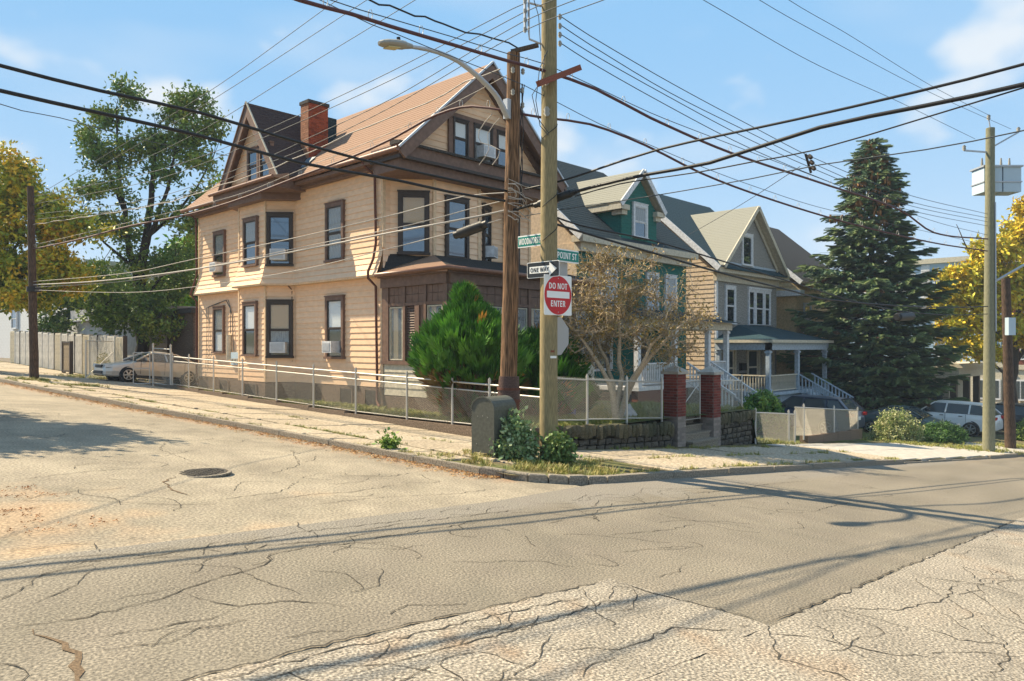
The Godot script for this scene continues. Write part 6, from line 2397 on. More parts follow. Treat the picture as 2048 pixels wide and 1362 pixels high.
	wire("overhead_cable", "thin black cable branching below the thickest one to the right edge", "cables from the old pole over the front street", M.black_cable, 0.011, [[11.10,2.83,8.89],[11.10,2.91,7.86],[11.10,2.90,7.23],[11.10,2.87,6.26],[11.10,2.88,5.39],[11.10,2.89,4.37],[11.10,3.06,2.90],[11.10,3.20,1.79],[11.10,4.87,-12.18]])
	wire("overhead_cable", "lowest thin cable passing before the spruce to the right edge", "cables from the old pole over the front street", M.thin_cable, 0.009, [[11.10,2.61,10.17],[11.10,2.62,9.26],[11.10,2.60,7.23],[11.10,2.62,5.39],[11.10,2.66,4.30],[11.10,2.63,2.90],[11.10,2.67,1.79],[11.10,3.79,-12.20]])
	wire("overhead_cable", "upper thick black cable coming in from the left edge to the old pole", "black cables across the side street", M.black_cable, 0.024, [[-13.71,4.58,10.60],[-5.71,3.77,10.60],[2.29,3.35,10.60],[3.39,3.32,10.60],[4.70,3.33,10.60],[5.95,3.24,10.60],[7.43,3.16,10.60],[9.47,3.15,10.60],[11.11,3.16,10.60]])
	wire("overhead_cable", "lower thick black cable coming in from the left edge to the old pole", "black cables across the side street", M.black_cable, 0.026, [[-13.71,4.18,10.60],[-5.71,3.40,10.60],[2.29,3.05,10.60],[3.39,3.03,10.60],[4.70,3.00,10.60],[6.30,2.90,10.60],[8.28,2.93,10.60],[9.47,2.91,10.60],[10.96,2.95,10.60]])
	wire("service_wire", "thin service wire from the left edge to the dormer window", "", M.thin_cable, 0.009, [[-1.91,4.22,10.80],[3.58,4.52,16.58],[4.98,4.88,18.05],[8.06,5.59,21.30],[11.29,6.52,24.70],[12.64,6.88,26.13]])
	wire("overhead_cable", "lower of two black cables passing in front of the bare tree", "low black cables from the tall pole to the transformer pole", M.black_cable, 0.024, [[10.96,2.38,9.40],[12.38,2.22,9.26],[13.98,2.06,9.11],[16.64,1.78,8.85],[20.21,1.48,8.50],[21.61,1.36,8.37],[27.08,1.34,7.84],[31.55,1.44,7.41],[35.66,1.62,7.01]])
	wire("overhead_cable", "upper of two black cables passing in front of the green dormer", "low black cables from the tall pole to the transformer pole", M.black_cable, 0.018, [[10.96,2.52,9.40],[11.79,2.41,9.32],[13.98,2.32,9.11],[16.58,2.08,8.85],[20.67,1.67,8.46],[23.47,1.39,8.19],[27.08,1.17,7.84],[31.55,1.16,7.41],[35.66,1.31,7.01]])
	wire("service_wire", "service drop slanting down to the roof edge of the grey house", "", M.thin_cable, 0.010, [[20.48,4.95,8.48],[24.14,5.01,11.72],[27.94,5.15,15.08],[32.08,5.35,18.74]])
	wire("hanging_wire", "loose loop of pale wire hanging before the gable windows", "", M.grey_cable, 0.010, [[11.08,4.85,11.08],[11.04,4.55,11.44],[11.05,4.30,11.39],[11.11,4.06,10.88],[11.08,3.78,11.08]])
	wire("hanging_wire", "second loose pale wire dangling from the lamp bracket before the gable", "", M.grey_cable, 0.008, [[11.11,4.74,10.88],[11.07,4.45,11.21],[11.07,4.11,11.17],[11.04,3.83,11.44]])

# a small bunch of leaves, each a folded lozenge
func leaf_bunch(count: int, spread: float, length: float, width: float, seed_no: int, hang := 0.0) -> ArrayMesh:
	var r := RandomNumberGenerator.new()
	r.seed = seed_no
	var mb := MB.new()
	for i in count:
		var p := Vector3(r.randfn(0, 0.5), r.randfn(0, 0.4), r.randfn(0, 0.5)) * spread
		var d := Vector3(r.randfn(0, 1), r.randfn(-hang, 0.6), r.randfn(0, 1)).normalized()
		var s := d.cross(Vector3(r.randfn(0, 1), r.randfn(0, 1), r.randfn(0, 1))).normalized()
		var l := length * r.randf_range(0.7, 1.2)
		var w := width * r.randf_range(0.8, 1.2)
		var up := s.cross(d) * w * 0.25
		mb.tri(p, p + d * l * 0.5 + s * w + up, p + d * l)
		mb.tri(p, p + d * l, p + d * l * 0.5 - s * w + up)
	return mb.mesh()

# feathery compound leaves: several stalks with paired leaflets
func feather_bunch(stalks: int, length: float, seed_no: int) -> ArrayMesh:
	var r := RandomNumberGenerator.new()
	r.seed = seed_no
	var mb := MB.new()
	for i in stalks:
		var d := Vector3(r.randfn(0, 1), r.randfn(-0.1, 0.5), r.randfn(0, 1)).normalized()
		var s := d.cross(Vector3.UP).normalized()
		var p := Vector3.ZERO
		for k in 6:
			d = (d + Vector3(0, -0.10, 0)).normalized()
			p += d * length / 6.0
			for q in [-1.0, 1.0]:
				var e: Vector3 = (s * q + d * 0.5).normalized()
				var l := length * 0.30 * r.randf_range(0.8, 1.1)
				mb.tri(p, p + e * l * 0.5 + d * l * 0.22, p + e * l)
				mb.tri(p, p + e * l, p + e * l * 0.5 - d * l * 0.22)
	return mb.mesh()

func spin() -> Basis:
	return Basis(Vector3(rng.randfn(0, 1), rng.randfn(0, 1), rng.randfn(0, 1)).normalized(), rng.randf() * TAU)

func yaw_tilt(t: float) -> Basis:
	return Basis(Vector3.UP, rng.randf() * TAU) * Basis(Vector3.RIGHT, rng.randf_range(-t, t))

# a broadleaved tree: limbs as given, leaf clusters filling the given clouds, twigs joining them
# local axes: a across the view of the street, b up, c away
func tree(n: String, label: String, base: Vector3, limbs: Array, clouds: Array, bunch: Mesh, tints: Array, per: int, gap: float, bark: Material, twig := 0.02, seed_no := 1, group := "", dense := 1.0, upright := false) -> Node3D:
	var o := thing(n, label, "tree", base, group)
	var ex := P(0.6884, 0, -0.7254)
	var ez := P(0.7254, 0, 0.6884)
	var loc := func(a: float, b: float, c: float): return base + ex * a + Vector3.UP * b + ez * c
	var nodes := []
	var k := 0
	for l in limbs:
		var p := []
		var r := []
		for q in l:
			p.append(loc.call(q[0], q[1], q[2]))
			r.append(q[3])
		var fp := []
		var fr := []
		for i in p.size() - 1:
			for j in 4:
				var t := j / 4.0
				var v: Vector3 = p[i].lerp(p[i + 1], t)
				if i + j > 0:
					v += Vector3(rng.randfn(0, 1), 0, rng.randfn(0, 1)) * r[i] * 0.25
				fp.append(v)
				fr.append(lerpf(r[i], r[i + 1], t))
		fp.append(p[-1])
		fr.append(r[-1])
		var mb := MB.new()
		mb.tube(fp, fr, 9 if r[0] > 0.12 else 6)
		part(mb, "trunk" if k == 0 else "limb", bark, o)
		for i in fp.size():
			if k > 0 or i > fp.size() / 2:
				nodes.append(fp[i])
		k += 1
	var f := FastNoiseLite.new()
	f.seed = seed_no
	f.frequency = 0.55
	f.fractal_octaves = 3
	var where := []
	var cols := []
	var twigs := MB.new()
	for c in clouds:
		var cc: Vector3 = loc.call(c[0], c[1], c[2])
		var rad := Vector3(c[3], c[4], c[3])
		var want := int(c[5] * dense)
		var got := 0
		var tries := 0
		while got < want and tries < want * 12:
			tries += 1
			var d := Vector3(rng.randfn(0, 1), rng.randfn(0, 1), rng.randfn(0, 1)).normalized() * pow(rng.randf(), 0.42)
			var p := cc + d * rad
			if f.get_noise_3d(p.x, p.y, p.z) < gap:
				continue
			got += 1
			if nodes and got % 2 == 0:
				var best: Vector3 = nodes[0]
				var bd := 1e9
				for q in nodes:
					var dd: float = q.distance_squared_to(p) + (2.0 if q.y > p.y else 0.0)
					if dd < bd:
						bd = dd
						best = q
				var mid := best.lerp(p, 0.5) + Vector3(rng.randfn(0, 0.12), rng.randfn(-0.05, 0.1), rng.randfn(0, 0.12)) * sqrt(bd) * 0.5
				twigs.tube([best, mid, p], [twig, twig * 0.65, twig * 0.3], 3, false)
				if got % 6 == 0:
					nodes.append(mid)
			for j in per:
				var q := p + Vector3(rng.randfn(0, 1), rng.randfn(0, 0.8), rng.randfn(0, 1)) * 0.22
				var s := rng.randf_range(0.75, 1.3)
				var bs := (yaw_tilt(0.5) if upright else spin()).scaled(Vector3(s, s, s))
				where.append(Transform3D(bs, q))
				var ci := clampf(rng.randf() * 0.55 + 0.45 * (0.5 + 1.1 * f.get_noise_3d(p.x * 0.7 + 50.0, p.y * 0.7, p.z * 0.7)), 0.0, 0.999)
				var x := ci * (tints.size() - 1)
				cols.append(tints[int(x)].lerp(tints[int(x) + 1], x - int(x)) * rng.randf_range(0.8, 1.2))
	stuff(part(twigs, "twigs", bark, o))
	scatter("crown", bunch, M.leaf, where, cols, o)
	return o

func trees() -> void:
	var green := [Color(0.05, 0.11, 0.02), Color(0.09, 0.17, 0.03), Color(0.17, 0.25, 0.04), Color(0.34, 0.34, 0.05)]
	var fresh := [Color(0.06, 0.15, 0.012), Color(0.11, 0.24, 0.015), Color(0.18, 0.34, 0.02), Color(0.26, 0.36, 0.03)]
	var gold := [Color(0.10, 0.16, 0.02), Color(0.20, 0.27, 0.025), Color(0.40, 0.38, 0.03), Color(0.62, 0.42, 0.03), Color(0.66, 0.28, 0.03)]
	var bunch := leaf_bunch(11, 0.30, 0.26, 0.055, 3, 0.2)
	var feather := feather_bunch(5, 0.42, 7)
	# the tall tree beyond the drive
	tree("tall_tree", "tall airy green tree with a forked dark trunk behind the silver sedan", P(15.3, H(15, 42), 41.6), [
		[[0, -0.2, 0, 0.36], [-0.05, 2.5, 0, 0.30], [0.0, 5.2, 0, 0.27], [0.1, 7.0, 0.1, 0.22], [0.4, 9.0, 0.2, 0.17], [0.6, 11.4, 0.2, 0.10], [0.65, 13.6, 0.2, 0.05]],
		[[0.0, 4.6, 0, 0.20], [-0.7, 6.6, 0.2, 0.17], [-1.15, 9.0, 0.4, 0.13], [-1.35, 11.5, 0.3, 0.09], [-1.5, 14.4, 0.3, 0.03]],
		[[-1.15, 9.0, 0.4, 0.08], [-1.9, 11.0, 0.2, 0.06], [-2.4, 12.8, 0, 0.03]],
		[[0.1, 6.8, 0.1, 0.15], [1.0, 8.4, -0.3, 0.12], [1.7, 10.6, -0.4, 0.08], [2.2, 13.2, -0.3, 0.04]],
		[[0.3, 7.6, 0.1, 0.12], [1.6, 8.8, 0.5, 0.09], [2.7, 10.3, 0.6, 0.05], [3.6, 12.0, 0.6, 0.03]],
		[[0.4, 8.6, 0.2, 0.10], [0.3, 10.5, 0.8, 0.07], [0.1, 13.2, 1.0, 0.03]],
		[[-0.5, 6.0, 0.2, 0.10], [-1.8, 7.2, -0.3, 0.06], [-2.8, 8.4, -0.4, 0.03]],
		[[0, 4.0, 0, 0.10], [1.2, 5.2, -0.6, 0.06], [2.2, 6.2, -0.9, 0.03]]],
		[[-1.2, 15.0, 0.3, 0.9, 0.7, 34], [-2.2, 14.2, 0.2, 1.1, 0.6, 42], [-2.9, 12.9, 0, 0.8, 0.5, 26], [-2.3, 11.7, 0.2, 1.3, 0.8, 60], [-2.7, 9.9, 0, 1.0, 0.7, 38], [1.4, 14.3, 0, 1.0, 0.6, 40], [2.4, 14.6, -0.2, 1.2, 0.7, 60], [3.4, 13.6, 0.3, 0.9, 0.7, 42], [2.3, 13.0, -0.3, 1.5, 0.8, 80], [0.6, 12.6, 0.5, 1.3, 0.8, 60], [-0.7, 12.4, 0.4, 1.1, 0.9, 46], [2.9, 11.4, 0.2, 1.1, 0.7, 46], [1.3, 11.0, 0.2, 1.2, 0.8, 38], [-1.2, 10.2, 0.2, 1.1, 0.9, 36], [3.3, 9.8, 0.4, 0.8, 0.7, 22], [-2.0, 8.4, 0, 1.2, 0.8, 52], [-0.6, 8.0, 0.3, 1.1, 0.8, 34], [1.6, 8.8, 0.3, 1.1, 0.6, 30], [2.6, 8.0, 0.6, 1.2, 0.8, 46],
		[-2.4, 5.2, -0.5, 1.3, 1.1, 60], [-1.3, 3.6, -1.0, 1.4, 1.2, 90], [0.2, 3.9, -1.2, 1.3, 1.0, 70], [1.3, 3.0, -1.0, 1.2, 0.9, 60], [-0.3, 6.2, 0.2, 1.3, 0.9, 50], [2.0, 5.9, 0.5, 1.5, 1.2, 80], [1.2, 4.8, 0.4, 1.2, 0.9, 50]],
		bunch, green, 4, 0.06, M.dark_bark, 0.022, 11, "", 0.55)
	# brighter trees behind it, against the house
	tree("bright_green_tree", "bright green tree close behind the back corner of the tan house", P(20.2, H(20, 45), 45.2), [
		[[0, -0.2, 0, 0.25], [0.1, 3.0, 0, 0.2], [0.2, 6.5, 0.1, 0.13], [0.4, 9.0, 0, 0.05]],
		[[0.1, 3.5, 0, 0.12], [-1.0, 6.0, 0.2, 0.07], [-1.6, 8.0, 0.3, 0.03]],
		[[0.15, 4.2, 0, 0.12], [1.2, 6.6, 0.2, 0.08], [2.0, 9.8, 0.3, 0.03]]],
		[[0.6, 8.2, 0, 1.5, 1.1, 90], [-0.8, 7.0, 0, 1.4, 1.2, 90], [0.8, 6.2, -0.2, 1.5, 1.2, 110], [-1.3, 5.0, 0.2, 1.5, 1.2, 90], [0.2, 4.4, -0.3, 1.4, 0.9, 70], [-2.2, 3.6, 0, 1.2, 0.8, 50], [1.9, 11.2, 0.2, 1.1, 0.8, 60], [1.0, 10.2, 0.2, 0.8, 0.6, 30], [1.7, 7.6, 0.3, 1.2, 1.0, 60]],
		leaf_bunch(12, 0.34, 0.30, 0.085, 5, 0.1), fresh, 5, -0.18, M.dark_bark, 0.02, 21)
	tree("dark_green_tree", "lower dark green tree filling in behind the drive gate", P(16.6, H(16, 52), 52.5), [
		[[0, -0.2, 0, 0.2], [0, 2.6, 0, 0.16], [0.2, 5.0, 0, 0.08]],
		[[0, 2.2, 0, 0.1], [-1.2, 4.0, 0, 0.05]], [[0, 2.4, 0, 0.1], [1.6, 4.4, 0, 0.05]]],
		[[-1.8, 4.4, 0, 1.6, 1.0, 80], [0.2, 5.4, 0, 1.8, 1.2, 110], [2.2, 4.8, 0, 1.6, 1.1, 80], [3.6, 3.6, 0, 1.3, 1.0, 60], [-2.8, 3.0, 0, 1.1, 0.7, 30]],
		bunch, green, 5, -0.15, M.dark_bark, 0.02, 31)
	# the yellow tree on the pavement, and its neighbour across the road that shades the roadway
	tree("yellow_leaved_tree", "yellow and orange autumn tree beside the leaning pole at the left edge", P(8.5, H(8.5, 41.5), 41.5), [
		[[0, -0.1, 0, 0.2], [0.1, 2.4, 0, 0.16], [0.3, 4.5, 0, 0.12], [0.5, 7.5, 0, 0.07], [0.6, 10.2, 0, 0.02]],
		[[0.1, 2.8, 0, 0.1], [1.6, 4.4, -0.2, 0.06], [3.4, 5.6, -0.2, 0.02]],
		[[0.2, 3.6, 0, 0.09], [1.9, 5.6, 0.2, 0.05], [4.2, 6.4, 0.2, 0.02]],
		[[0.3, 4.4, 0, 0.09], [1.6, 6.6, 0.2, 0.05], [3.0, 8.2, 0.3, 0.02]],
		[[0.1, 2.6, 0, 0.09], [-1.6, 4.6, 0, 0.05], [-3.0, 6.0, 0, 0.02]]],
		[[1.3, 9.6, 0, 1.0, 0.7, 46], [1.5, 8.4, 0, 1.3, 0.8, 80], [2.6, 7.7, 0.2, 1.1, 0.6, 60], [0.3, 7.8, 0, 1.2, 0.8, 60], [3.3, 6.9, 0, 1.3, 0.5, 66], [4.4, 6.6, 0, 0.9, 0.35, 36], [1.6, 6.6, 0, 1.6, 0.7, 100], [2.8, 5.2, 0, 1.3, 0.5, 60], [1.2, 4.9, -0.2, 1.4, 0.6, 80], [3.4, 4.2, 0, 1.1, 0.45, 50], [2.0, 3.6, -0.2, 1.3, 0.5, 70], [4.3, 4.7, 0, 0.7, 0.3, 22], [0.4, 3.8, 0, 1.3, 0.6, 60], [-1.6, 6.2, 0, 1.6, 1.0, 60], [-2.0, 4.4, 0, 1.5, 0.8, 50]],
		bunch, gold, 4, 0.04, M.bark, 0.016, 41, "", 0.75)
	tree("kerbside_tree", "street tree across the side road whose shade falls on the roadway", P(-2.0, H(-2, 23.5) + 0.05, 23.5), [
		[[0, -0.1, 0, 0.24], [0.2, 2.8, 0, 0.2], [0.6, 5.0, 0, 0.12], [1.2, 8.0, 0, 0.03]],
		[[0.2, 2.8, 0, 0.12], [2.0, 5.2, 1.4, 0.06], [3.2, 6.6, 2.4, 0.02]], [[0.2, 3.0, 0, 0.1], [-1.5, 5.5, 1.0, 0.04]], [[0.3, 3.2, 0, 0.1], [1.2, 6.0, -1.8, 0.04]]],
		[[0.8, 7.6, 0, 1.8, 1.0, 60], [4.4, 6.2, -0.6, 1.4, 0.5, 50], [4.0, 6.6, 0.6, 1.4, 0.5, 50], [3.6, 6.8, 1.8, 1.4, 0.5, 50], [2.4, 6.4, 1.4, 1.4, 0.6, 50], [3.0, 7.0, 2.8, 1.3, 0.6, 40], [1.6, 6.0, 3.4, 1.4, 0.6, 40], [0.6, 6.0, -1.6, 1.6, 0.7, 46], [2.0, 5.6, -0.6, 1.4, 0.5, 40], [-1.6, 6.6, 0.8, 1.6, 0.9, 40], [0.2, 9.0, 0, 1.2, 0.7, 30]],
		bunch, gold, 5, -0.05, M.bark, 0.014, 43)
	# the big yellow tree on the right
	tree("golden_tree", "large golden yellow tree behind the transformer pole", P(61.0, H(60, 11), 10.6), [
		[[0, -0.2, 0, 0.35], [0.1, 3.0, 0, 0.28], [0.3, 6.0, 0, 0.2], [0.8, 9.5, 0, 0.12], [1.4, 14.0, 0, 0.04]],
		[[0.1, 3.4, 0, 0.2], [-1.6, 6.2, -0.4, 0.12], [-3.0, 8.0, -0.6, 0.07], [-4.4, 9.6, -0.6, 0.03]],
		[[0.3, 5.6, 0, 0.16], [-1.2, 8.6, 0.5, 0.1], [-2.4, 11.8, 0.6, 0.05], [-3.4, 14.0, 0.6, 0.02]],
		[[0.2, 4.2, 0, 0.16], [2.0, 7.0, 0.4, 0.1], [3.6, 9.4, 0.4, 0.05]],
		[[0.1, 3.2, 0, 0.12], [-2.0, 4.6, -0.6, 0.07], [-4.0, 5.4, -0.8, 0.03]]],
		[[-2.6, 10.4, 0, 1.5, 0.8, 90], [-1.0, 12.0, 0, 1.5, 0.9, 80], [1.0, 13.2, 0, 1.6, 1.0, 90], [2.6, 11.6, 0, 1.6, 1.2, 100], [-3.6, 9.0, 0, 1.3, 0.6, 70], [-4.4, 8.2, 0, 1.0, 0.5, 40], [-4.6, 6.6, -0.3, 1.0, 0.4, 34], [-3.9, 10.2, 0, 0.9, 0.4, 24], [-0.6, 10.4, 0, 1.4, 0.6, 60], [-1.6, 8.6, 0, 1.6, 0.7, 100], [0.8, 9.4, 0, 1.7, 1.0, 110], [2.6, 8.4, 0, 1.7, 1.0, 100], [-3.0, 7.2, -0.4, 1.4, 0.6, 70], [-0.8, 6.8, -0.4, 1.5, 0.6, 80], [1.6, 6.2, 0, 1.6, 0.8, 80], [-3.6, 5.6, -0.6, 1.1, 0.4, 40], [-1.8, 5.0, -0.4, 1.2, 0.4, 40], [3.4, 6.0, 0, 1.4, 0.8, 60], [1.4, 15.0, 0, 1.1, 0.7, 34]],
		leaf_bunch(11, 0.38, 0.34, 0.075, 9, 0.1), [Color(0.16, 0.22, 0.02), Color(0.36, 0.36, 0.025), Color(0.58, 0.47, 0.02), Color(0.66, 0.46, 0.02), Color(0.6, 0.36, 0.02)], 4, -0.04, M.bark, 0.02, 51, "", 0.8)
	spruce()
	magnolia()

func spruce() -> void:
	var base := P(47.4, H(47, 15), 15.3)
	var o := thing("blue_spruce", "tall dark spruce with drooping tiers and brown cones round its pointed top", "tree", base)
	var h := 17.6
	var mb := MB.new()
	mb.tube([base, base + Vector3(0, h * 0.5, 0), base + Vector3(0, h * 0.97, 0)], [0.36, 0.2, 0.02], 9)
	part(mb, "trunk", M.dark_bark, o)
	var spray := MB.new()
	var r := RandomNumberGenerator.new()
	r.seed = 2
	for i in 16:
		var t := i / 16.0
		var c := Vector3(0, -0.05 * t, 0.55 * t)
		for k in 4:
			var a := TAU * (k / 4.0) + i * 0.8
			var d := Vector3(cos(a) * 0.75, sin(a) * 0.45 - 0.12, 0.75).normalized()
			var s := d.cross(Vector3(0, 0.2, 1)).normalized() * 0.022
			var l := 0.20 * (1.0 - 0.4 * t) * r.randf_range(0.8, 1.2)
			spray.tri(c - s, c + s, c + d * l)
	var sm := spray.mesh()
	var limbs := MB.new()
	var where := []
	var cols := []
	var fn := FastNoiseLite.new()
	fn.seed = 6
	fn.frequency = 0.5
	var cones := []
	var y := 1.5
	while y < h - 0.15:
		var k := (h - y) / h
		var reach := 4.45 * (1.0 - pow(1.0 - k, 2.1)) * (1.0 if y > 3.0 else 0.85) * (1.0 + 0.22 * fn.get_noise_2d(y * 4.0, 0.5))
		var n := int(6 + 9 * k)
		var a0 := rng.randf() * TAU
		for i in n:
			var a := a0 + TAU * (i + rng.randf_range(-0.25, 0.25)) / n
			var dir := Vector3(cos(a), 0, sin(a))
			var l := reach * rng.randf_range(0.55, 1.15) * (1.0 + 0.40 * fn.get_noise_2d(a * 2.0, y * 1.5))
			var pts := []
			var m := 7
			for j in m + 1:
				var t := float(j) / m
				pts.append(base + Vector3(0, y + rng.randf_range(-0.05, 0.05), 0) + dir * l * t + Vector3(0, l * (-0.34 * t + 0.30 * t * t) * (1.0 if k > 0.25 else -0.6), 0))
			limbs.tube([pts[0], pts[3], pts[m]], [0.05 * k + 0.012, 0.03 * k + 0.008, 0.005], 4, false)
			var side := dir.cross(Vector3.UP)
			var cnt := maxi(4, int(l * 13.0))
			for j in cnt:
				var t := sqrt(rng.randf_range(0.06, 1.0))
				var idx := clampi(int(t * m), 0, m - 1)
				var p: Vector3 = pts[idx].lerp(pts[idx + 1], t * m - idx)
				var sd := rng.randf_range(-1.0, 1.0)
				var wd := 0.38 * l * (1.1 - t) + 0.12
				p += side * sd * wd * 0.8 - Vector3(0, absf(sd) * wd * 0.28 + rng.randf() * 0.12, 0)
				var out: Vector3 = (dir * 0.9 + side * sd * 1.1 + Vector3(0, rng.randf_range(-0.35, 0.25), 0)).normalized()
				var xx := out.cross(Vector3.UP).normalized()
				var s := rng.randf_range(0.8, 1.35)
				where.append(Transform3D(Basis(xx * s, out.cross(xx) * -s, out * s), p))
				var nz := 0.5 + 0.6 * fn.get_noise_3d(p.x, p.y * 1.4, p.z)
				var c := Color(0.035, 0.085, 0.06).lerp(Color(0.11, 0.18, 0.075), clampf(nz + rng.randf_range(-0.3, 0.3), 0.0, 1.0))
				if t > 0.85:
					c = c.lerp(Color(0.24, 0.30, 0.10), 0.5)
				if y > h * 0.70 and rng.randf() < 0.7:
					cones.append(p - Vector3(0, 0.1, 0))
				elif rng.randf() < 0.02:
					c = Color(0.12, 0.07, 0.035)
				cols.append(c)
		y += 0.34 + 0.30 * k
	stuff(part(limbs, "limbs", M.dark_bark, o))
	scatter("needles", sm, M.needle, where, cols, o)
	var cm := MB.new()
	cm.tube([Vector3(0, 0.11, 0), Vector3(0, 0.06, 0), Vector3(0, -0.06, 0), Vector3(0, -0.11, 0)], [0.012, 0.034, 0.034, 0.01], 6)
	var cw := []
	var cc := []
	for p in cones:
		cw.append(Transform3D(yaw_tilt(0.4).scaled(Vector3(2.0, 2.0, 2.0)), p))
		cc.append(Color(0.34, 0.17, 0.06) * rng.randf_range(0.6, 1.3))
	scatter("cones", cm.mesh(), M.needle, cw, cc, o)

# the nearly bare tree whose twisted pale twigs fill the space before the green house
func magnolia() -> void:
	var base := P(16.3, -1.98, 11.62)
	var o := thing("bare_twisted_tree", "nearly bare many-stemmed tree of pale twisted twigs behind the stone wall", "tree", base)
	var r := RandomNumberGenerator.new()
	r.seed = 77
	var ex := P(0.6884, 0, -0.7254)
	var ez := P(0.7254, 0, 0.6884)
	var tips := []
	var stems := [[-0.25, 1.35, 0.0, -1.0, 2.7], [0.05, 1.3, 0.1, 0.1, 3.1], [0.5, 1.4, -0.1, 1.2, 2.8], [-0.1, 1.2, 0.4, -0.5, 2.6], [0.35, 1.3, -0.4, 0.6, 2.4]]
	var limbs := []
	for s in stems:
		var mb := MB.new()
		var p := []
		var rr := []
		for i in 9:
			var t := i / 8.0
			var w := t * t
			p.append(base + ex * (s[0] * t * 1.2 + s[3] * w) + Vector3.UP * (lerpf(0.0, s[4], pow(t, 0.85)) - 0.15) + ez * (s[2] * t * 2.0) + Vector3(r.randfn(0, 0.03), 0, r.randfn(0, 0.03)))
			rr.append(lerpf(0.085, 0.03, t))
		mb.tube(p, rr, 7)
		part(mb, "trunk", M.pale_bark, o)
		for i in range(3, 9):
			limbs.append(p[i])
	# crown of wandering branches reaching points inside a wide dome
	var bough := MB.new()
	var hubs := []
	for i in 110:
		var d := Vector3(r.randfn(0, 1), r.randfn(0, 1), r.randfn(0, 1)).normalized() * pow(r.randf(), 0.33)
		var p := base + ex * (0.22 + d.x * 2.3) + Vector3.UP * (2.85 + d.y * 1.62) + ez * (0.5 + d.z * 1.6)
		var best: Vector3 = limbs[0]
		var bd := 1e9
		for q in limbs + hubs:
			var dd: float = q.distance_to(p) + (0.8 if q.y > p.y + 0.3 else 0.0)
			if dd < bd:
				bd = dd
				best = q
		var pts := [best]
		for k in range(1, 5):
			pts.append(best.lerp(p, k / 5.0) + Vector3(r.randfn(0, 1), r.randfn(0, 1), r.randfn(0, 1)) * bd * 0.10)
		pts.append(p)
		bough.tube(pts, [0.026, 0.023, 0.02, 0.017, 0.014, 0.011], 5, false)
		hubs.append(p)
		hubs.append(pts[3])
	stuff(part(bough, "boughs", M.pale_bark, o))
	var twigs := MB.new()
	for h in hubs:
		for k in 9:
			var p: Vector3 = h
			var d := Vector3(r.randfn(0, 1), r.randfn(0.15, 0.8), r.randfn(0, 1)).normalized()
			var pts := [p]
			for j in 4:
				d = (d + Vector3(r.randfn(0, 0.45), r.randfn(0.05, 0.4), r.randfn(0, 0.45))).normalized()
				p += d * r.randf_range(0.07, 0.16)
				pts.append(p)
			twigs.tube(pts, [0.010, 0.008, 0.0065, 0.005, 0.0035], 3, false)
			tips.append(p)
			tips.append(pts[2])
	stuff(part(twigs, "twigs", M.pale_bark, o))
	var where := []
	var cols := []
	for t in tips:
		if r.randf() < 0.62:
			where.append(Transform3D(spin().scaled(Vector3.ONE * r.randf_range(0.6, 1.1)), t))
			cols.append(Color(0.16, 0.15, 0.05).lerp(Color(0.36, 0.26, 0.06), r.randf()).lerp(Color(0.30, 0.16, 0.08), r.randf() * 0.5))
	scatter("leaves", leaf_bunch(4, 0.10, 0.12, 0.022, 12, 0.2), M.leaf, where, cols, o)

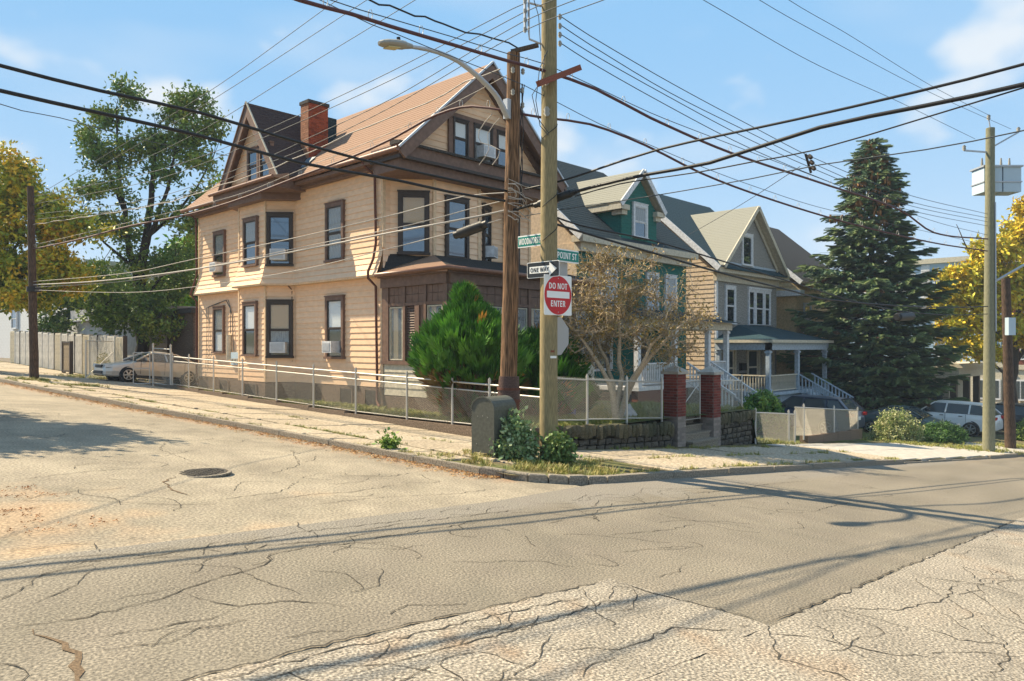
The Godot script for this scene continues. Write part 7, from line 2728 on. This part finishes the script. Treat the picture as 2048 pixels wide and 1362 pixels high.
# an evergreen bush of upright feathery sprays; its outline is given as heights and radii, its peak may stand off centre
func thuja(n: String, label: String, base: Vector3, outline: Array, peak: Vector3, count: int, tint_a: Color, tint_b: Color, brown: float, size := 1.0) -> void:
	var o := thing(n, label, "bush", base)
	var top: float = outline[-1][0]
	var st := MB.new()
	for k in 26:
		var a := TAU * k / 26.0 + rng.randf()
		var q := rng.randf_range(0.3, 0.85)
		var d: Vector3 = Vector3(cos(a), 0, sin(a)) * outline[1][1] * q
		st.tube([base + d * 0.25, base + d * 0.75 + Vector3(0, top * 0.25, 0), base + d + Vector3(0, top * 0.52, 0)], [0.035, 0.025, 0.010], 5)
	stuff(part(st, "stems", M.rust_bark, o))
	var sp := MB.new()
	for q in [[0.0, 0.0, 1.0], [-0.30, 0.1, 0.8], [0.30, 0.1, 0.8], [-0.55, 0.05, 0.55], [0.55, 0.05, 0.55], [-0.18, 0.4, 0.75], [0.2, 0.35, 0.8]]:
		var b := Vector3(q[0] * 0.05, q[1] * 0.2, 0)
		var d := Vector3(q[0], 1.0, q[1] * 0.4).normalized()
		var s := Vector3(d.y, -d.x, 0.25).normalized() * 0.022
		var l: float = 0.34 * q[2]
		sp.tri(b, b + d * l * 0.5 + s, b + d * l)
		sp.tri(b, b + d * l, b + d * l * 0.5 - s)
	var where := []
	var cols := []
	var fn := FastNoiseLite.new()
	fn.seed = 3
	fn.frequency = 1.1
	for i in count:
		var h := top * pow(rng.randf(), 1.15)
		var rad := 0.0
		for k in outline.size() - 1:
			if h >= outline[k][0]:
				rad = lerpf(outline[k][1], outline[k + 1][1], (h - outline[k][0]) / (outline[k + 1][0] - outline[k][0]))
		var a := rng.randf() * TAU
		var d := Vector3(cos(a), 0, sin(a))
		var lump := 1.0 + 0.42 * fn.get_noise_3d(cos(a) * 1.3, h * 0.9, sin(a) * 1.3)
		var p := base + d * rad * lump * (1.0 - 0.28 * pow(rng.randf(), 2.0)) + Vector3(0, h, 0) + peak * pow(h / top, 2.0)
		var out := (d * 0.55 + Vector3(0, 1.0, 0) + Vector3(rng.randfn(0, 0.22), rng.randfn(0, 0.12), rng.randfn(0, 0.22))).normalized()
		if h < top * 0.35:
			out = (out + d * 0.6).normalized()
		var xx := out.cross(Vector3(rng.randfn(0, 1), 0.1, rng.randfn(0, 1))).normalized()
		var s := rng.randf_range(0.7, 1.35) * size
		where.append(Transform3D(Basis(xx * s, out * s, xx.cross(out) * s), p))
		var c := tint_a.lerp(tint_b, clampf(rng.randf() * 0.7 + 0.7 * fn.get_noise_3d(p.x * 1.6, p.y * 1.6, p.z * 1.6) + 0.2, 0.0, 1.0))
		var low := brown + 0.5 * fn.get_noise_3d(p.x * 0.8, 9.0, p.z * 0.8)
		if h < low:
			if rng.randf() < 0.55:
				where.pop_back()
				continue
			if rng.randf() < 0.75:
				c = Color(0.26, 0.13, 0.05).lerp(Color(0.12, 0.10, 0.03), rng.randf())
		elif rng.randf() < 0.012:
			c = Color(0.45, 0.2, 0.04)
		cols.append(c * rng.randf_range(0.6, 1.25))
	scatter("foliage", sp.mesh(), M.leaf, where, cols, o)

func tuft_mesh(n: int, h: float, seed_no: int) -> ArrayMesh:
	var r := RandomNumberGenerator.new()
	r.seed = seed_no
	var mb := MB.new()
	for i in n:
		var a := r.randf() * TAU
		var p := Vector3(r.randfn(0, 0.03), 0, r.randfn(0, 0.03))
		var d := Vector3(cos(a) * r.randf_range(0.1, 0.8), 1, sin(a) * r.randf_range(0.1, 0.8)).normalized()
		var s := Vector3(-sin(a), 0, cos(a)) * 0.006
		var l := h * r.randf_range(0.6, 1.2)
		var m := p + d * l * 0.6
		var e := m + (d + Vector3(0, -0.5, 0)).normalized() * l * 0.45
		mb.quad(p - s, p + s, m + s * 0.8, m - s * 0.8)
		mb.tri(m - s * 0.8, m + s * 0.8, e)
	return mb.mesh()

func bush(n: String, label: String, base: Vector3, rad: Vector3, count: int, mesh: Mesh, tints: Array) -> void:
	var o := thing(n, label, "bush", base)
	var st := MB.new()
	for k in 6:
		var d := Vector3(rng.randfn(0, 0.5), 1, rng.randfn(0, 0.5)).normalized()
		st.tube([base, base + d * rad.y * 0.8], [0.02, 0.008], 4)
	stuff(part(st, "stems", M.bark, o))
	var where := []
	var cols := []
	for i in count:
		var d := Vector3(rng.randfn(0, 1), absf(rng.randfn(0, 1)), rng.randfn(0, 1)).normalized() * pow(rng.randf(), 0.35)
		d *= 1.0 + 0.25 * fn_b.get_noise_3d(d.x * 5, d.y * 5, d.z * 5 + base.x)
		where.append(Transform3D(spin().scaled(Vector3.ONE * rng.randf_range(0.7, 1.2)), base + d * rad + Vector3(0, 0.05, 0)))
		var x := rng.randf() * (tints.size() - 1.001)
		cols.append(tints[int(x)].lerp(tints[int(x) + 1], x - int(x)))
	scatter("foliage", mesh, M.leaf, where, cols, o)

func plants() -> void:
	thuja("bright_evergreen_bush", "big bright green feathery evergreen bush in front of the brown porch", P(14.15, -1.95, 14.75),
		[[0.0, 0.7], [0.7, 1.15], [1.4, 1.5], [1.9, 1.36], [2.3, 1.0], [2.65, 0.5], [2.9, 0.2], [3.3, 0.03]], P(-0.25, 0, 0.26), 4600, Color(0.03, 0.11, 0.015), Color(0.12, 0.30, 0.03), 1.1, 1.15)
	thuja("evergreen_bush", "lower rounded green evergreen bush to the right of the old pole", P(15.75, -1.95, 13.7),
		[[0.0, 0.6], [0.6, 0.95], [1.2, 0.95], [1.7, 0.6], [2.1, 0.1]], Vector3.ZERO, 1700, Color(0.02, 0.08, 0.012), Color(0.08, 0.24, 0.02), 0.3, 1.35)
	thuja("dark_evergreen_bush", "dark low evergreen shrub between the tall pole and the bare tree", P(17.0, -2.0, 14.2),
		[[0.0, 0.7], [0.4, 0.9], [0.9, 0.7], [1.3, 0.1]], Vector3.ZERO, 1500, Color(0.015, 0.05, 0.012), Color(0.04, 0.11, 0.02), 0.0)
	var small := leaf_bunch(9, 0.12, 0.10, 0.03, 15)
	var lanc := leaf_bunch(8, 0.14, 0.20, 0.022, 16)
	bush("variegated_bush", "round pale-leaved bush at the end of the drive wall", P(36.2, H(36, 10.6) + 0.1, 10.6), Vector3(1.05, 1.35, 1.05), 1100, small, [Color(0.10, 0.18, 0.03), Color(0.30, 0.32, 0.12), Color(0.50, 0.48, 0.26)])
	bush("day_lily_clump", "low dark green strappy hedge in front of the white car", P(38.7, H(38.7, 9.6) + 0.1, 9.5), Vector3(1.9, 0.75, 1.0), 1500, lanc, [Color(0.02, 0.06, 0.012), Color(0.05, 0.12, 0.02), Color(0.09, 0.19, 0.03)])
	bush("garden_shrub", "leafy green shrub on the bank above the drive fence", P(29.6, H(29, 13.6) + 0.2, 13.8), Vector3(1.2, 1.5, 0.9), 700, leaf_bunch(8, 0.2, 0.26, 0.05, 17), [Color(0.03, 0.09, 0.015), Color(0.09, 0.2, 0.03), Color(0.2, 0.3, 0.04)])
	bush("yellow_fern_bush", "small yellow-green plant before the grey house porch", P(31.4, H(31, 14.2) + 0.9, 14.4), Vector3(0.5, 0.8, 0.5), 220, lanc, [Color(0.16, 0.24, 0.03), Color(0.32, 0.36, 0.03)])
	bush("right_edge_bush", "yellow-green shrub at the right edge beyond the leaning pole", P(46.0, H(46, 7.2) + 0.1, 7.0), Vector3(0.9, 1.2, 0.9), 500, small, [Color(0.10, 0.18, 0.03), Color(0.26, 0.34, 0.06)])
	bush("wall_side_bush", "yellow and green shrub beside the tan board", P(13.1, H(13, 39.6) + 0.1, 39.6), Vector3(0.8, 1.2, 0.8), 420, small, [Color(0.06, 0.12, 0.02), Color(0.22, 0.22, 0.03), Color(0.46, 0.30, 0.03)])
	# weeds round the foot of the poles
	bush("pole_weeds", "tall leafy green weeds at the foot of the old brown pole", P(10.28, H(10.3, 9.7) + 0.1, 9.75), Vector3(0.44, 0.78, 0.44), 520, small, [Color(0.10, 0.18, 0.06), Color(0.22, 0.32, 0.13), Color(0.38, 0.44, 0.24)])
	bush("pole_weeds", "shorter green weeds at the foot of the tall pale pole", P(10.75, H(10.8, 8.95) + 0.1, 9.0), Vector3(0.28, 0.5, 0.28), 170, small, [Color(0.07, 0.13, 0.03), Color(0.18, 0.26, 0.07)])
	bush("kerb_weed", "small leafy weed growing at the kerb edge of the side street", P(8.75, H(8.7, 11.4) + 0.1, 11.5), Vector3(0.15, 0.14, 0.15), 40, small, [Color(0.10, 0.2, 0.03), Color(0.25, 0.34, 0.06)])
	# grass
	var tuft := tuft_mesh(9, 0.13, 4)
	var where := []
	var cols := []
	var add := func(u: float, v: float, y: float, s: float, dry: float):
		where.append(Transform3D(yaw_tilt(0.15).scaled(Vector3(s, s * rng.randf_range(0.6, 1.2), s)), P(u, y, v)))
		cols.append(Color(0.09, 0.16, 0.02).lerp(Color(0.26, 0.26, 0.04), rng.randf()).lerp(Color(0.45, 0.33, 0.12), rng.randf() * dry))
	# lawn strip by the house
	for i in 5200:
		var v := rng.randf_range(11.2, 31.6)
		var u := 13.05 + pow(rng.randf(), 1.3) * 1.3
		if fn_b.get_noise_2d(u * 2, v * 1.2) > -0.12:
			add.call(u, v, yard(u, v), rng.randf_range(0.6, 1.3), 0.35)
	for i in 2600:
		var u := rng.randf_range(13.0, 23.0)
		var v := rng.randf_range(11.3, 15.0)
		add.call(u, v, yard(u, v), rng.randf_range(0.6, 1.4), 0.4)
	# tufts in the joints of the pavement
	for i in 2600:
		var v := 8.6 + pow(rng.randf(), 1.4) * 26.0
		var ku := kerb_u(v)
		var u: float = ku + [1.03, 1.03, 2.58, 0.2][rng.randi() % 4] + rng.randfn(0, 0.045)
		if fn_b.get_noise_2d(u * 1.0 + 20.0, v * 1.3) > 0.12:
			add.call(u, v, H(u, v) + 0.09, rng.randf_range(0.35, 0.95), 0.5)
	# the weedy corner round the poles and mailbox
	for i in 1500:
		var u := rng.randf_range(8.95, 11.6)
		var v := rng.randf_range(7.85, 10.6)
		var kv := kerb_v(u) if u > 9.3 else 8.0
		if v < kv + 0.1 or u < kerb_u(v) + 0.12:
			continue
		if fn_b.get_noise_2d(u * 2.0, v * 2.0) > 0.04 - clampf(9.8 - v, 0.0, 1.0) * 0.12:
			add.call(u, v, H(u, v) + 0.09, rng.randf_range(0.35, 1.1), 0.8)
	for i in 1500:
		var u := rng.randf_range(10.0, 24.0)
		var kv := kerb_v(u)
		var v: float = kv + [0.25, 1.77, 3.3][rng.randi() % 3] + rng.randfn(0, 0.08)
		if fn_b.get_noise_2d(u * 1.4 + 3.0, v) > 0.05:
			add.call(u, v, H(u, v) + 0.09, rng.randf_range(0.4, 1.1), 0.6)
	for q in [[8.3, 33.4, 0.7, 220], [12.2, 38.5, 1.4, 420], [9.2, 30.5, 0.6, 120], [36.4, 7.6, 1.3, 420], [35.5, 9.6, 1.6, 380], [40.0, 7.0, 1.2, 250], [24.5, 11.4, 0.9, 260]]:
		for i in q[3]:
			var u: float = q[0] + rng.randfn(0, q[2] * 0.5)
			var v: float = q[1] + rng.randfn(0, q[2] * 0.5)
			add.call(u, v, H(u, v) + 0.1, rng.randf_range(0.6, 1.5), 0.5)
	scatter("grass", tuft, M.blade, where, cols)
	# fallen leaves along the gutters
	var lm := leaf_bunch(3, 0.05, 0.06, 0.02, 22)
	var lw := []
	var lc := []
	for i in 1400:
		var v := 8.5 + pow(rng.randf(), 1.3) * 24.0
		var u := kerb_u(v) - absf(rng.randfn(0, 0.22)) - 0.02
		lw.append(Transform3D(Basis(Vector3.UP, rng.randf() * TAU).scaled(Vector3(1, 0.25, 1)), P(u, H(u, v) + 0.012, v)))
		lc.append(Color(0.34, 0.14, 0.05).lerp(Color(0.45, 0.28, 0.10), rng.randf()))
	for i in 500:
		var u := rng.randf_range(0.8, 2.6)
		var v := rng.randf_range(6.9, 9.8)
		if fn_b.get_noise_2d(u * 2.0, v * 2.0) > 0.1:
			lw.append(Transform3D(Basis(Vector3.UP, rng.randf() * TAU).scaled(Vector3(0.6, 0.2, 0.6)), P(u, H(u, v) + 0.012, v)))
			lc.append(Color(0.36, 0.15, 0.05))
	scatter("fallen_leaves", lm, M.leaf, lw, lc)

# a car in its own axes: x forwards from the tail, y up, z to its left; then set on the street
func car(n: String, label: String, paint: Material, at: Vector3, fwd: Vector3, upv: Vector3, s: Dictionary) -> Node3D:
	var o := Node3D.new()
	o.name = numbered(n)
	add_child(o)
	org[o] = Vector3.ZERO
	tag(o, label, "car")
	var L: float = s.L
	var W: float = s.W / 2
	var belt: float = s.belt
	# outline of the shell: distance from the nose, top height, half width, bottom height
	var st: Array = s.shell
	var mb := MB.new()
	var last := []
	for q in st:
		var x: float = L - q[0]
		var t: float = q[1]
		var w: float = W * q[2]
		var b: float = q[3]
		var ring := []
		for p in [[0.86, b], [0.97, b + 0.06], [1.0, lerpf(b, t, 0.45)], [0.985, lerpf(b, t, 0.72)], [0.93, t - 0.05], [0.84, t], [0.42, t + 0.02], [0.0, t + 0.03]]:
			ring.append(Vector3(x, p[1], w * p[0]))
		for k in range(6, -1, -1):
			ring.append(Vector3(x, ring[k].y, -ring[k].z))
		if last:
			for k in ring.size() - 1:
				mb.quad(ring[k], last[k], last[k + 1], ring[k + 1])
		else:
			mb.fan(ring)
		last = ring
	last.reverse()
	mb.fan(last)
	part(mb, "body", paint, o)
	# cabin: four corners at the belt and at the roof
	var g: Array = s.cabin     # nose distances: windscreen foot, roof front, roof rear, rear glass foot
	var top: float = s.H
	var wb := W * 0.93
	var wt := W * 0.72
	var A := []
	var B := []
	for sg in [1.0, -1.0]:
		A.append([Vector3(L - g[0], belt, wb * sg), Vector3(L - g[3], belt, wb * sg)])
		B.append([Vector3(L - g[1], top - 0.05, wt * sg), Vector3(L - g[2], top - 0.07, wt * sg)])
	var rf := MB.new()
	var mid := 0.06
	for i in 6:
		var t0 := i / 6.0
		var t1 := (i + 1) / 6.0
		var h0 := mid * sin(t0 * PI) + 0.0
		var h1 := mid * sin(t1 * PI) + 0.0
		for j in 4:
			var a0: Vector3 = B[0][0].lerp(B[0][1], t0).lerp(B[1][0].lerp(B[1][1], t0), j / 4.0) + Vector3(0, h0 * 0.6 + 0.05 * sin(PI * j / 4.0), 0)
			var a1: Vector3 = B[0][0].lerp(B[0][1], t1).lerp(B[1][0].lerp(B[1][1], t1), j / 4.0) + Vector3(0, h1 * 0.6 + 0.05 * sin(PI * j / 4.0), 0)
			var b0: Vector3 = B[0][0].lerp(B[0][1], t0).lerp(B[1][0].lerp(B[1][1], t0), (j + 1) / 4.0) + Vector3(0, h0 * 0.6 + 0.05 * sin(PI * (j + 1) / 4.0), 0)
			var b1: Vector3 = B[0][0].lerp(B[0][1], t1).lerp(B[1][0].lerp(B[1][1], t1), (j + 1) / 4.0) + Vector3(0, h1 * 0.6 + 0.05 * sin(PI * (j + 1) / 4.0), 0)
			rf.quad(a0, b0, b1, a1)
	for k in 2:
		rf.bar(A[k][0], B[k][0], 0.07, 0.06)
		rf.bar(A[k][1], B[k][1], 0.16 if s.suv else 0.09, 0.06)
		rf.bar(B[k][0], B[k][1], 0.06, 0.06)
		for c in s.pillars:
			rf.bar(A[k][0].lerp(A[k][1], c), B[k][0].lerp(B[k][1], clampf((c - 0.18) / 0.66, 0.0, 1.0)), 0.07, 0.05)
	part(rf, "roof", paint, o)
	var ws := MB.new()
	ws.quad(A[0][0], A[1][0], B[1][0], B[0][0])
	part(ws, "windscreen", M.car_glass, o)
	var rw := MB.new()
	rw.quad(A[1][1], A[0][1], B[0][1], B[1][1])
	part(rw, "rear_window", M.car_glass, o)
	for k in 2:
		var sw := MB.new()
		sw.quad(A[k][1], A[k][0], B[k][0], B[k][1])
		part(sw, "side_window", M.car_glass, o)
	# wheels
	for x in s.axles:
		for sg in [1.0, -1.0]:
			var c := Vector3(L - x, s.wheel, sg * (W - 0.10))
			var out := Vector3(0, 0, sg)
			var ar := MB.new()
			ar.tube([c - out * 0.15, c + out * 0.085], s.wheel * 1.16, 26)
			part(ar, "wheel_arch", M.black_plastic, o)
			var ty := MB.new()
			ty.tube([c - out * 0.1, c + out * 0.09, c + out * 0.115, c + out * 0.118], [s.wheel, s.wheel, s.wheel * 0.93, s.wheel * 0.66], 26)
			var wh := part(ty, "wheel", M.rubber, o)
			var ri := MB.new()
			for k in 6:
				var a: float = TAU * k / 6 + x
				var d := Vector3(cos(a), sin(a), 0)
				ri.bar(c + out * 0.135 + d * 0.04, c + out * 0.125 + d * s.wheel * 0.66, 0.055, 0.03, out)
			for k in 20:
				var a0 := TAU * k / 20
				var a1 := TAU * (k + 1) / 20
				ri.bar(c + out * 0.125 + Vector3(cos(a0), sin(a0), 0) * s.wheel * 0.66, c + out * 0.125 + Vector3(cos(a1), sin(a1), 0) * s.wheel * 0.66, 0.03, 0.03, out)
			ri.tube([c + out * 0.11, c + out * 0.145], 0.06, 10)
			part(ri, "rim", M.alu, wh)
	# lamps, grille, plates, handles, mirrors, sills
	for sg in [1.0, -1.0]:
		var hl := MB.new()
		hl.obox(Vector3(L - s.lamp_x, s.lamp_y, sg * W * 0.70), Vector3(0.12, 0, -0.04 * sg), Vector3(0, 0.065, 0), Vector3(0.03 * sg, 0, 0.17))
		part(hl, "headlight", M.clear_lens, o)
		var tl := MB.new()
		tl.obox(Vector3(0.10, s.tail_y, sg * W * 0.80), Vector3(0.13, 0, 0.0), Vector3(0, 0.07, 0), Vector3(0, 0, 0.17))
		part(tl, "tail_light", M.red_lens, o)
		var mi := MB.new()
		mi.obox(Vector3(L - g[0] - 0.42, belt + 0.08, sg * (W + 0.08)), Vector3(0.06, 0, 0), Vector3(0, 0.07, 0), Vector3(0, 0, 0.1))
		part(mi, "mirror", M.black_plastic if s.suv else paint, o)
		for hx in s.handles:
			var dh := MB.new()
			dh.obox(Vector3(L - hx, belt - 0.13, sg * (W * 0.985 + 0.01)), Vector3(0.09, 0, 0), Vector3(0, 0.015, 0), Vector3(0, 0, 0.02))
			part(dh, "door_handle", M.black_plastic if s.suv else M.alu, o)
		var sl := MB.new()
		sl.obox(Vector3(L / 2, 0.27, sg * W * 0.93), Vector3(L * 0.24, 0, 0), Vector3(0, 0.05, 0), Vector3(0, 0, 0.05))
		part(sl, "sill", M.black_plastic, o)
		for dx in s.doors:
			var dj := MB.new()
			dj.obox(Vector3(L - dx, (belt + 0.35) / 2, sg * (W * 0.992)), Vector3(0.006, 0, 0), Vector3(0, (belt - 0.40) / 2, 0), Vector3(0, 0, 0.008))
			part(dj, "door_gap", M.black_plastic, o)
	var gr := MB.new()
	gr.obox(Vector3(L - 0.02, s.lamp_y - 0.03, 0), Vector3(0.05, 0, 0), Vector3(0, 0.06, 0), Vector3(0, 0, W * 0.42))
	gr.obox(Vector3(L + 0.0, 0.36, 0), Vector3(0.04, 0, 0), Vector3(0, 0.07, 0), Vector3(0, 0, W * 0.6))
	part(gr, "grille", M.black_plastic, o)
	var pl := MB.new()
	pl.obox(Vector3(-0.015, s.tail_y - 0.18, 0), Vector3(0.02, 0, 0), Vector3(0, 0.075, 0), Vector3(0, 0, 0.15))
	part(pl, "number_plate", M.yellow if s.plate else M.sign_white, o)
	var z := fwd.cross(upv)
	o.transform = Transform3D(Basis(fwd, upv, z), at)
	return o

func ground_frame(at: Vector3, f: Vector3) -> Array:
	var a := H(at.x + f.x * 2.0, -at.z - f.z * 2.0)
	var b := H(at.x - f.x * 2.0, -at.z + f.z * 2.0)
	var fw := (f * 4.0 + Vector3(0, a - b, 0)).normalized()
	return [fw, fw.cross(Vector3(-f.z, 0, f.x)).normalized() * (1.0 if fw.cross(Vector3(-f.z, 0, f.x)).y > 0 else -1.0)]

func cars() -> void:
	var sedan := {"L": 4.75, "W": 1.78, "H": 1.42, "belt": 0.98, "suv": false, "wheel": 0.32, "axles": [0.95, 3.62], "lamp_x": 0.16, "lamp_y": 0.66, "tail_y": 0.85, "plate": false,
		"shell": [[0.0, 0.52, 0.70, 0.26], [0.06, 0.66, 0.84, 0.22], [0.3, 0.74, 0.94, 0.20], [0.9, 0.84, 1.0, 0.2], [1.25, 0.93, 1.0, 0.2], [1.6, 0.98, 1.0, 0.2], [3.0, 1.0, 1.0, 0.2], [3.9, 1.02, 0.99, 0.2], [4.4, 0.99, 0.95, 0.24], [4.7, 0.90, 0.86, 0.28], [4.75, 0.74, 0.80, 0.34]],
		"cabin": [1.25, 2.0, 3.05, 3.95], "pillars": [0.50], "handles": [2.35, 3.2], "doors": [1.45, 2.5, 3.4]}
	var suv := {"L": 4.95, "W": 1.92, "H": 1.74, "belt": 1.16, "suv": true, "wheel": 0.38, "axles": [0.98, 3.83], "lamp_x": 0.14, "lamp_y": 0.88, "tail_y": 1.02, "plate": false,
		"shell": [[0.0, 0.72, 0.74, 0.30], [0.06, 0.90, 0.86, 0.24], [0.3, 1.0, 0.95, 0.24], [0.9, 1.07, 1.0, 0.24], [1.3, 1.13, 1.0, 0.24], [1.7, 1.16, 1.0, 0.24], [3.6, 1.19, 1.0, 0.24], [4.5, 1.19, 0.97, 0.26], [4.85, 1.12, 0.90, 0.34], [4.95, 0.84, 0.84, 0.40]],
		"cabin": [1.35, 2.05, 4.3, 4.85], "pillars": [0.36, 0.68], "handles": [2.45, 3.35], "doors": [1.5, 2.62, 3.6]}
	var at := func(u: float, v: float, lift: float): return G(u, v, lift)
	var setc := func(n: String, label: String, paint: Material, u: float, v: float, f: Vector3, spec: Dictionary, lift := 0.12):
		var p: Vector3 = at.call(u, v, lift)
		var fr := ground_frame(p, f)
		return car(n, label, paint, p - fr[0] * 0.0, fr[0], fr[1], spec)
	# tail position, pointing forwards
	setc.call("silver_sedan", "silver sedan poking its nose out of the drive past the open gate", M.silver_paint, 16.1, 35.9, P(-1, 0, 0), sedan)
	setc.call("navy_suv", "dark navy suv parked nose-in behind the low drive fence", M.navy_paint, 36.45, 12.35, P(0.03, 0, 1).normalized(), suv)
	setc.call("white_suv", "white suv parked nose-in beyond the hedge at the right", M.white_paint, 46.15, 8.55, P(0.02, 0, 1).normalized(), suv)
	setc.call("teal_sedan", "dark teal sedan facing the street between the bushes and the white car", M.teal_paint, 40.9, 14.1, P(0, 0, -1), sedan)
	setc.call("black_sedan", "black car half out of frame at the right edge", M.black_paint, 50.8, 6.6, P(0.02, 0, 1).normalized(), suv)
	# spare wheel cover on the back of the navy suv

func small_things() -> void:
	# relay mailbox
	var mbp := P(10.12, H(10.1, 10.1) + 0.08, 10.07)
	var m := thing("relay_mailbox", "olive grey round-topped steel mailbox on short legs beside the old pole", "mailbox", mbp)
	var f := P(-1.0, 0, -0.10).normalized()   # its end looks at the side street
	var r := Vector3.UP.cross(f)
	var w := 0.275
	var dp := 0.34
	var hh := 0.95
	var ring := []
	ring.append([-w, 0.14])
	ring.append([w, 0.14])
	for i in 13:
		var a := PI * i / 12
		ring.append([w * cos(a), hh + w * 0.85 * sin(a)])
	var pts := []
	for q in ring:
		pts.append(mbp + r * q[0] + Vector3.UP * q[1] - f * dp)
	var b := MB.new()
	b.prism(pts, f * dp * 2)
	part(b, "body", M.mailbox, m)
	var lip := MB.new()
	for i in ring.size() - 1:
		if i > 0:
			lip.bar(mbp + r * ring[i][0] + Vector3.UP * ring[i][1] + f * (dp + 0.004), mbp + r * ring[i + 1][0] + Vector3.UP * ring[i + 1][1] + f * (dp + 0.004), 0.022, 0.022, f)
	part(lip, "rim", M.mailbox, m)
	var riv := MB.new()
	for q in [[-0.12, 0.82], [0.0, 0.83], [0.12, 0.81], [-0.15, 0.3], [0.15, 0.3]]:
		var c: Vector3 = mbp + r * q[0] + Vector3.UP * q[1] + f * dp
		riv.tube([c, c + f * 0.008], 0.009, 7)
	stuff(part(riv, "rivets", M.lamp_grey, m))
	for q in [[-1, -1], [1, -1], [-1, 1], [1, 1]]:
		var lg := MB.new()
		var c: Vector3 = mbp + r * (w - 0.02) * q[0] + f * (dp - 0.02) * q[1]
		lg.obox(c + Vector3.UP * 0.1, r * 0.02, Vector3.UP * 0.14, f * 0.02)
		part(lg, "leg", M.mailbox, m)
	# manhole cover
	var mh := G(4.54, 10.19, 0.006)
	var o := thing("manhole_cover", "round rusty iron manhole cover in the side street", "manhole cover", mh)
	var mn := MB.new()
	mn.tube([mh, mh + Vector3(0, 0.012, 0)], 0.33, 36)
	part(mn, "cover", M.iron, o)
	var rg := MB.new()
	for k in 36:
		var a0 := TAU * k / 36
		var a1 := TAU * (k + 1) / 36
		rg.bar(mh + Vector3(cos(a0), 0.004, sin(a0)) * 0.37, mh + Vector3(cos(a1), 0.004, sin(a1)) * 0.37, 0.05, 0.022)
	part(rg, "ring", M.kerbstone, o)
	var kn := MB.new()
	for i in range(-4, 5):
		for j in range(-4, 5):
			if Vector2(i, j).length() < 4.3:
				kn.obox(mh + Vector3(i * 0.065, 0.016, j * 0.065), Vector3(0.02, 0, 0), Vector3(0, 0.005, 0), Vector3(0, 0, 0.02))
	stuff(part(kn, "studs", M.iron, o))
	# things in the front garden seen through the fence
	var bn := P(16.2, yard(16.2, 13.4), 13.4)
	var bi := thing("blue_bin", "dark blue wheeled bin behind the chain link fence by the bare tree", "bin", bn)
	var bb := MB.new()
	bb.prism([bn + P(-0.25, 0.05, -0.25), bn + P(0.25, 0.05, -0.25), bn + P(0.25, 0.05, 0.25), bn + P(-0.25, 0.05, 0.25)], Vector3(0, 0.92, 0))
	part(bb, "tub", M.blue_bin, bi)
	var bl := MB.new()
	bl.obox(bn + Vector3(0, 1.0, 0), Vector3(0.29, 0, 0), Vector3(0, 0.03, 0), Vector3(0, 0, 0.29))
	part(bl, "lid", M.blue_bin, bi)
	for s in [-1.0, 1.0]:
		var wl := MB.new()
		wl.tube([bn + Vector3(0.22 * s, 0.1, -0.25), bn + Vector3(0.28 * s, 0.1, -0.25)], 0.1, 12)
		part(wl, "wheel", M.rubber, bi)
	var bg := P(17.3, yard(17.3, 12.0), 12.0)
	var sack := MB.new()
	sack.tube([bg, bg + Vector3(0, 0.1, 0), bg + Vector3(0.03, 0.2, 0), bg + Vector3(0.05, 0.3, 0.02), bg + Vector3(0.1, 0.36, 0.0)], [0.24, 0.28, 0.22, 0.08, 0.03], 9)
	single(sack, "white_sack", M.white, bg, "crumpled white sack on the ground by the bare tree's stems", "sack")
	var ball := G(10.62, 9.2, 0.19)
	var bm := MB.new()
	for i in 8:
		for j in 14:
			var q := []
			for k in [[0, 0], [0, 1], [1, 1], [1, 0]]:
				var th: float = PI * (i + k[0]) / 8
				var ph: float = TAU * (j + k[1]) / 14
				q.append(ball + Vector3(sin(th) * cos(ph), cos(th), sin(th) * sin(ph)) * 0.095)
			bm.quad(q[0], q[3], q[2], q[1])
	single(bm, "green_ball", mat("green_rubber", Color(0.0, 0.16, 0.08), 0.5), ball, "small dark green ball lying in the weeds between the two poles", "ball")
	# wooden picket fence and boards beyond the drive
	var pf := thing("dark_picket_fence", "dark wooden picket fence under the ochre house", "fence", P(44.5, -4.5, 17.0))
	for i in 26:
		var v := 14.2 + i * 0.2
		var pk := MB.new()
		pk.bx(44.4, 44.45, H(44, v) + 0.1, H(44, v) + 1.75, v, v + 0.13)
		part(pk, "picket", M.fence_wood, pf)
	var pr := MB.new()
	for y in [0.5, 1.4]:
		pr.bar(P(44.48, H(44, 14.2) + y, 14.2), P(44.48, H(44, 19.4) + y, 19.4), 0.04, 0.08)
	part(pr, "rail", M.fence_wood, pf)
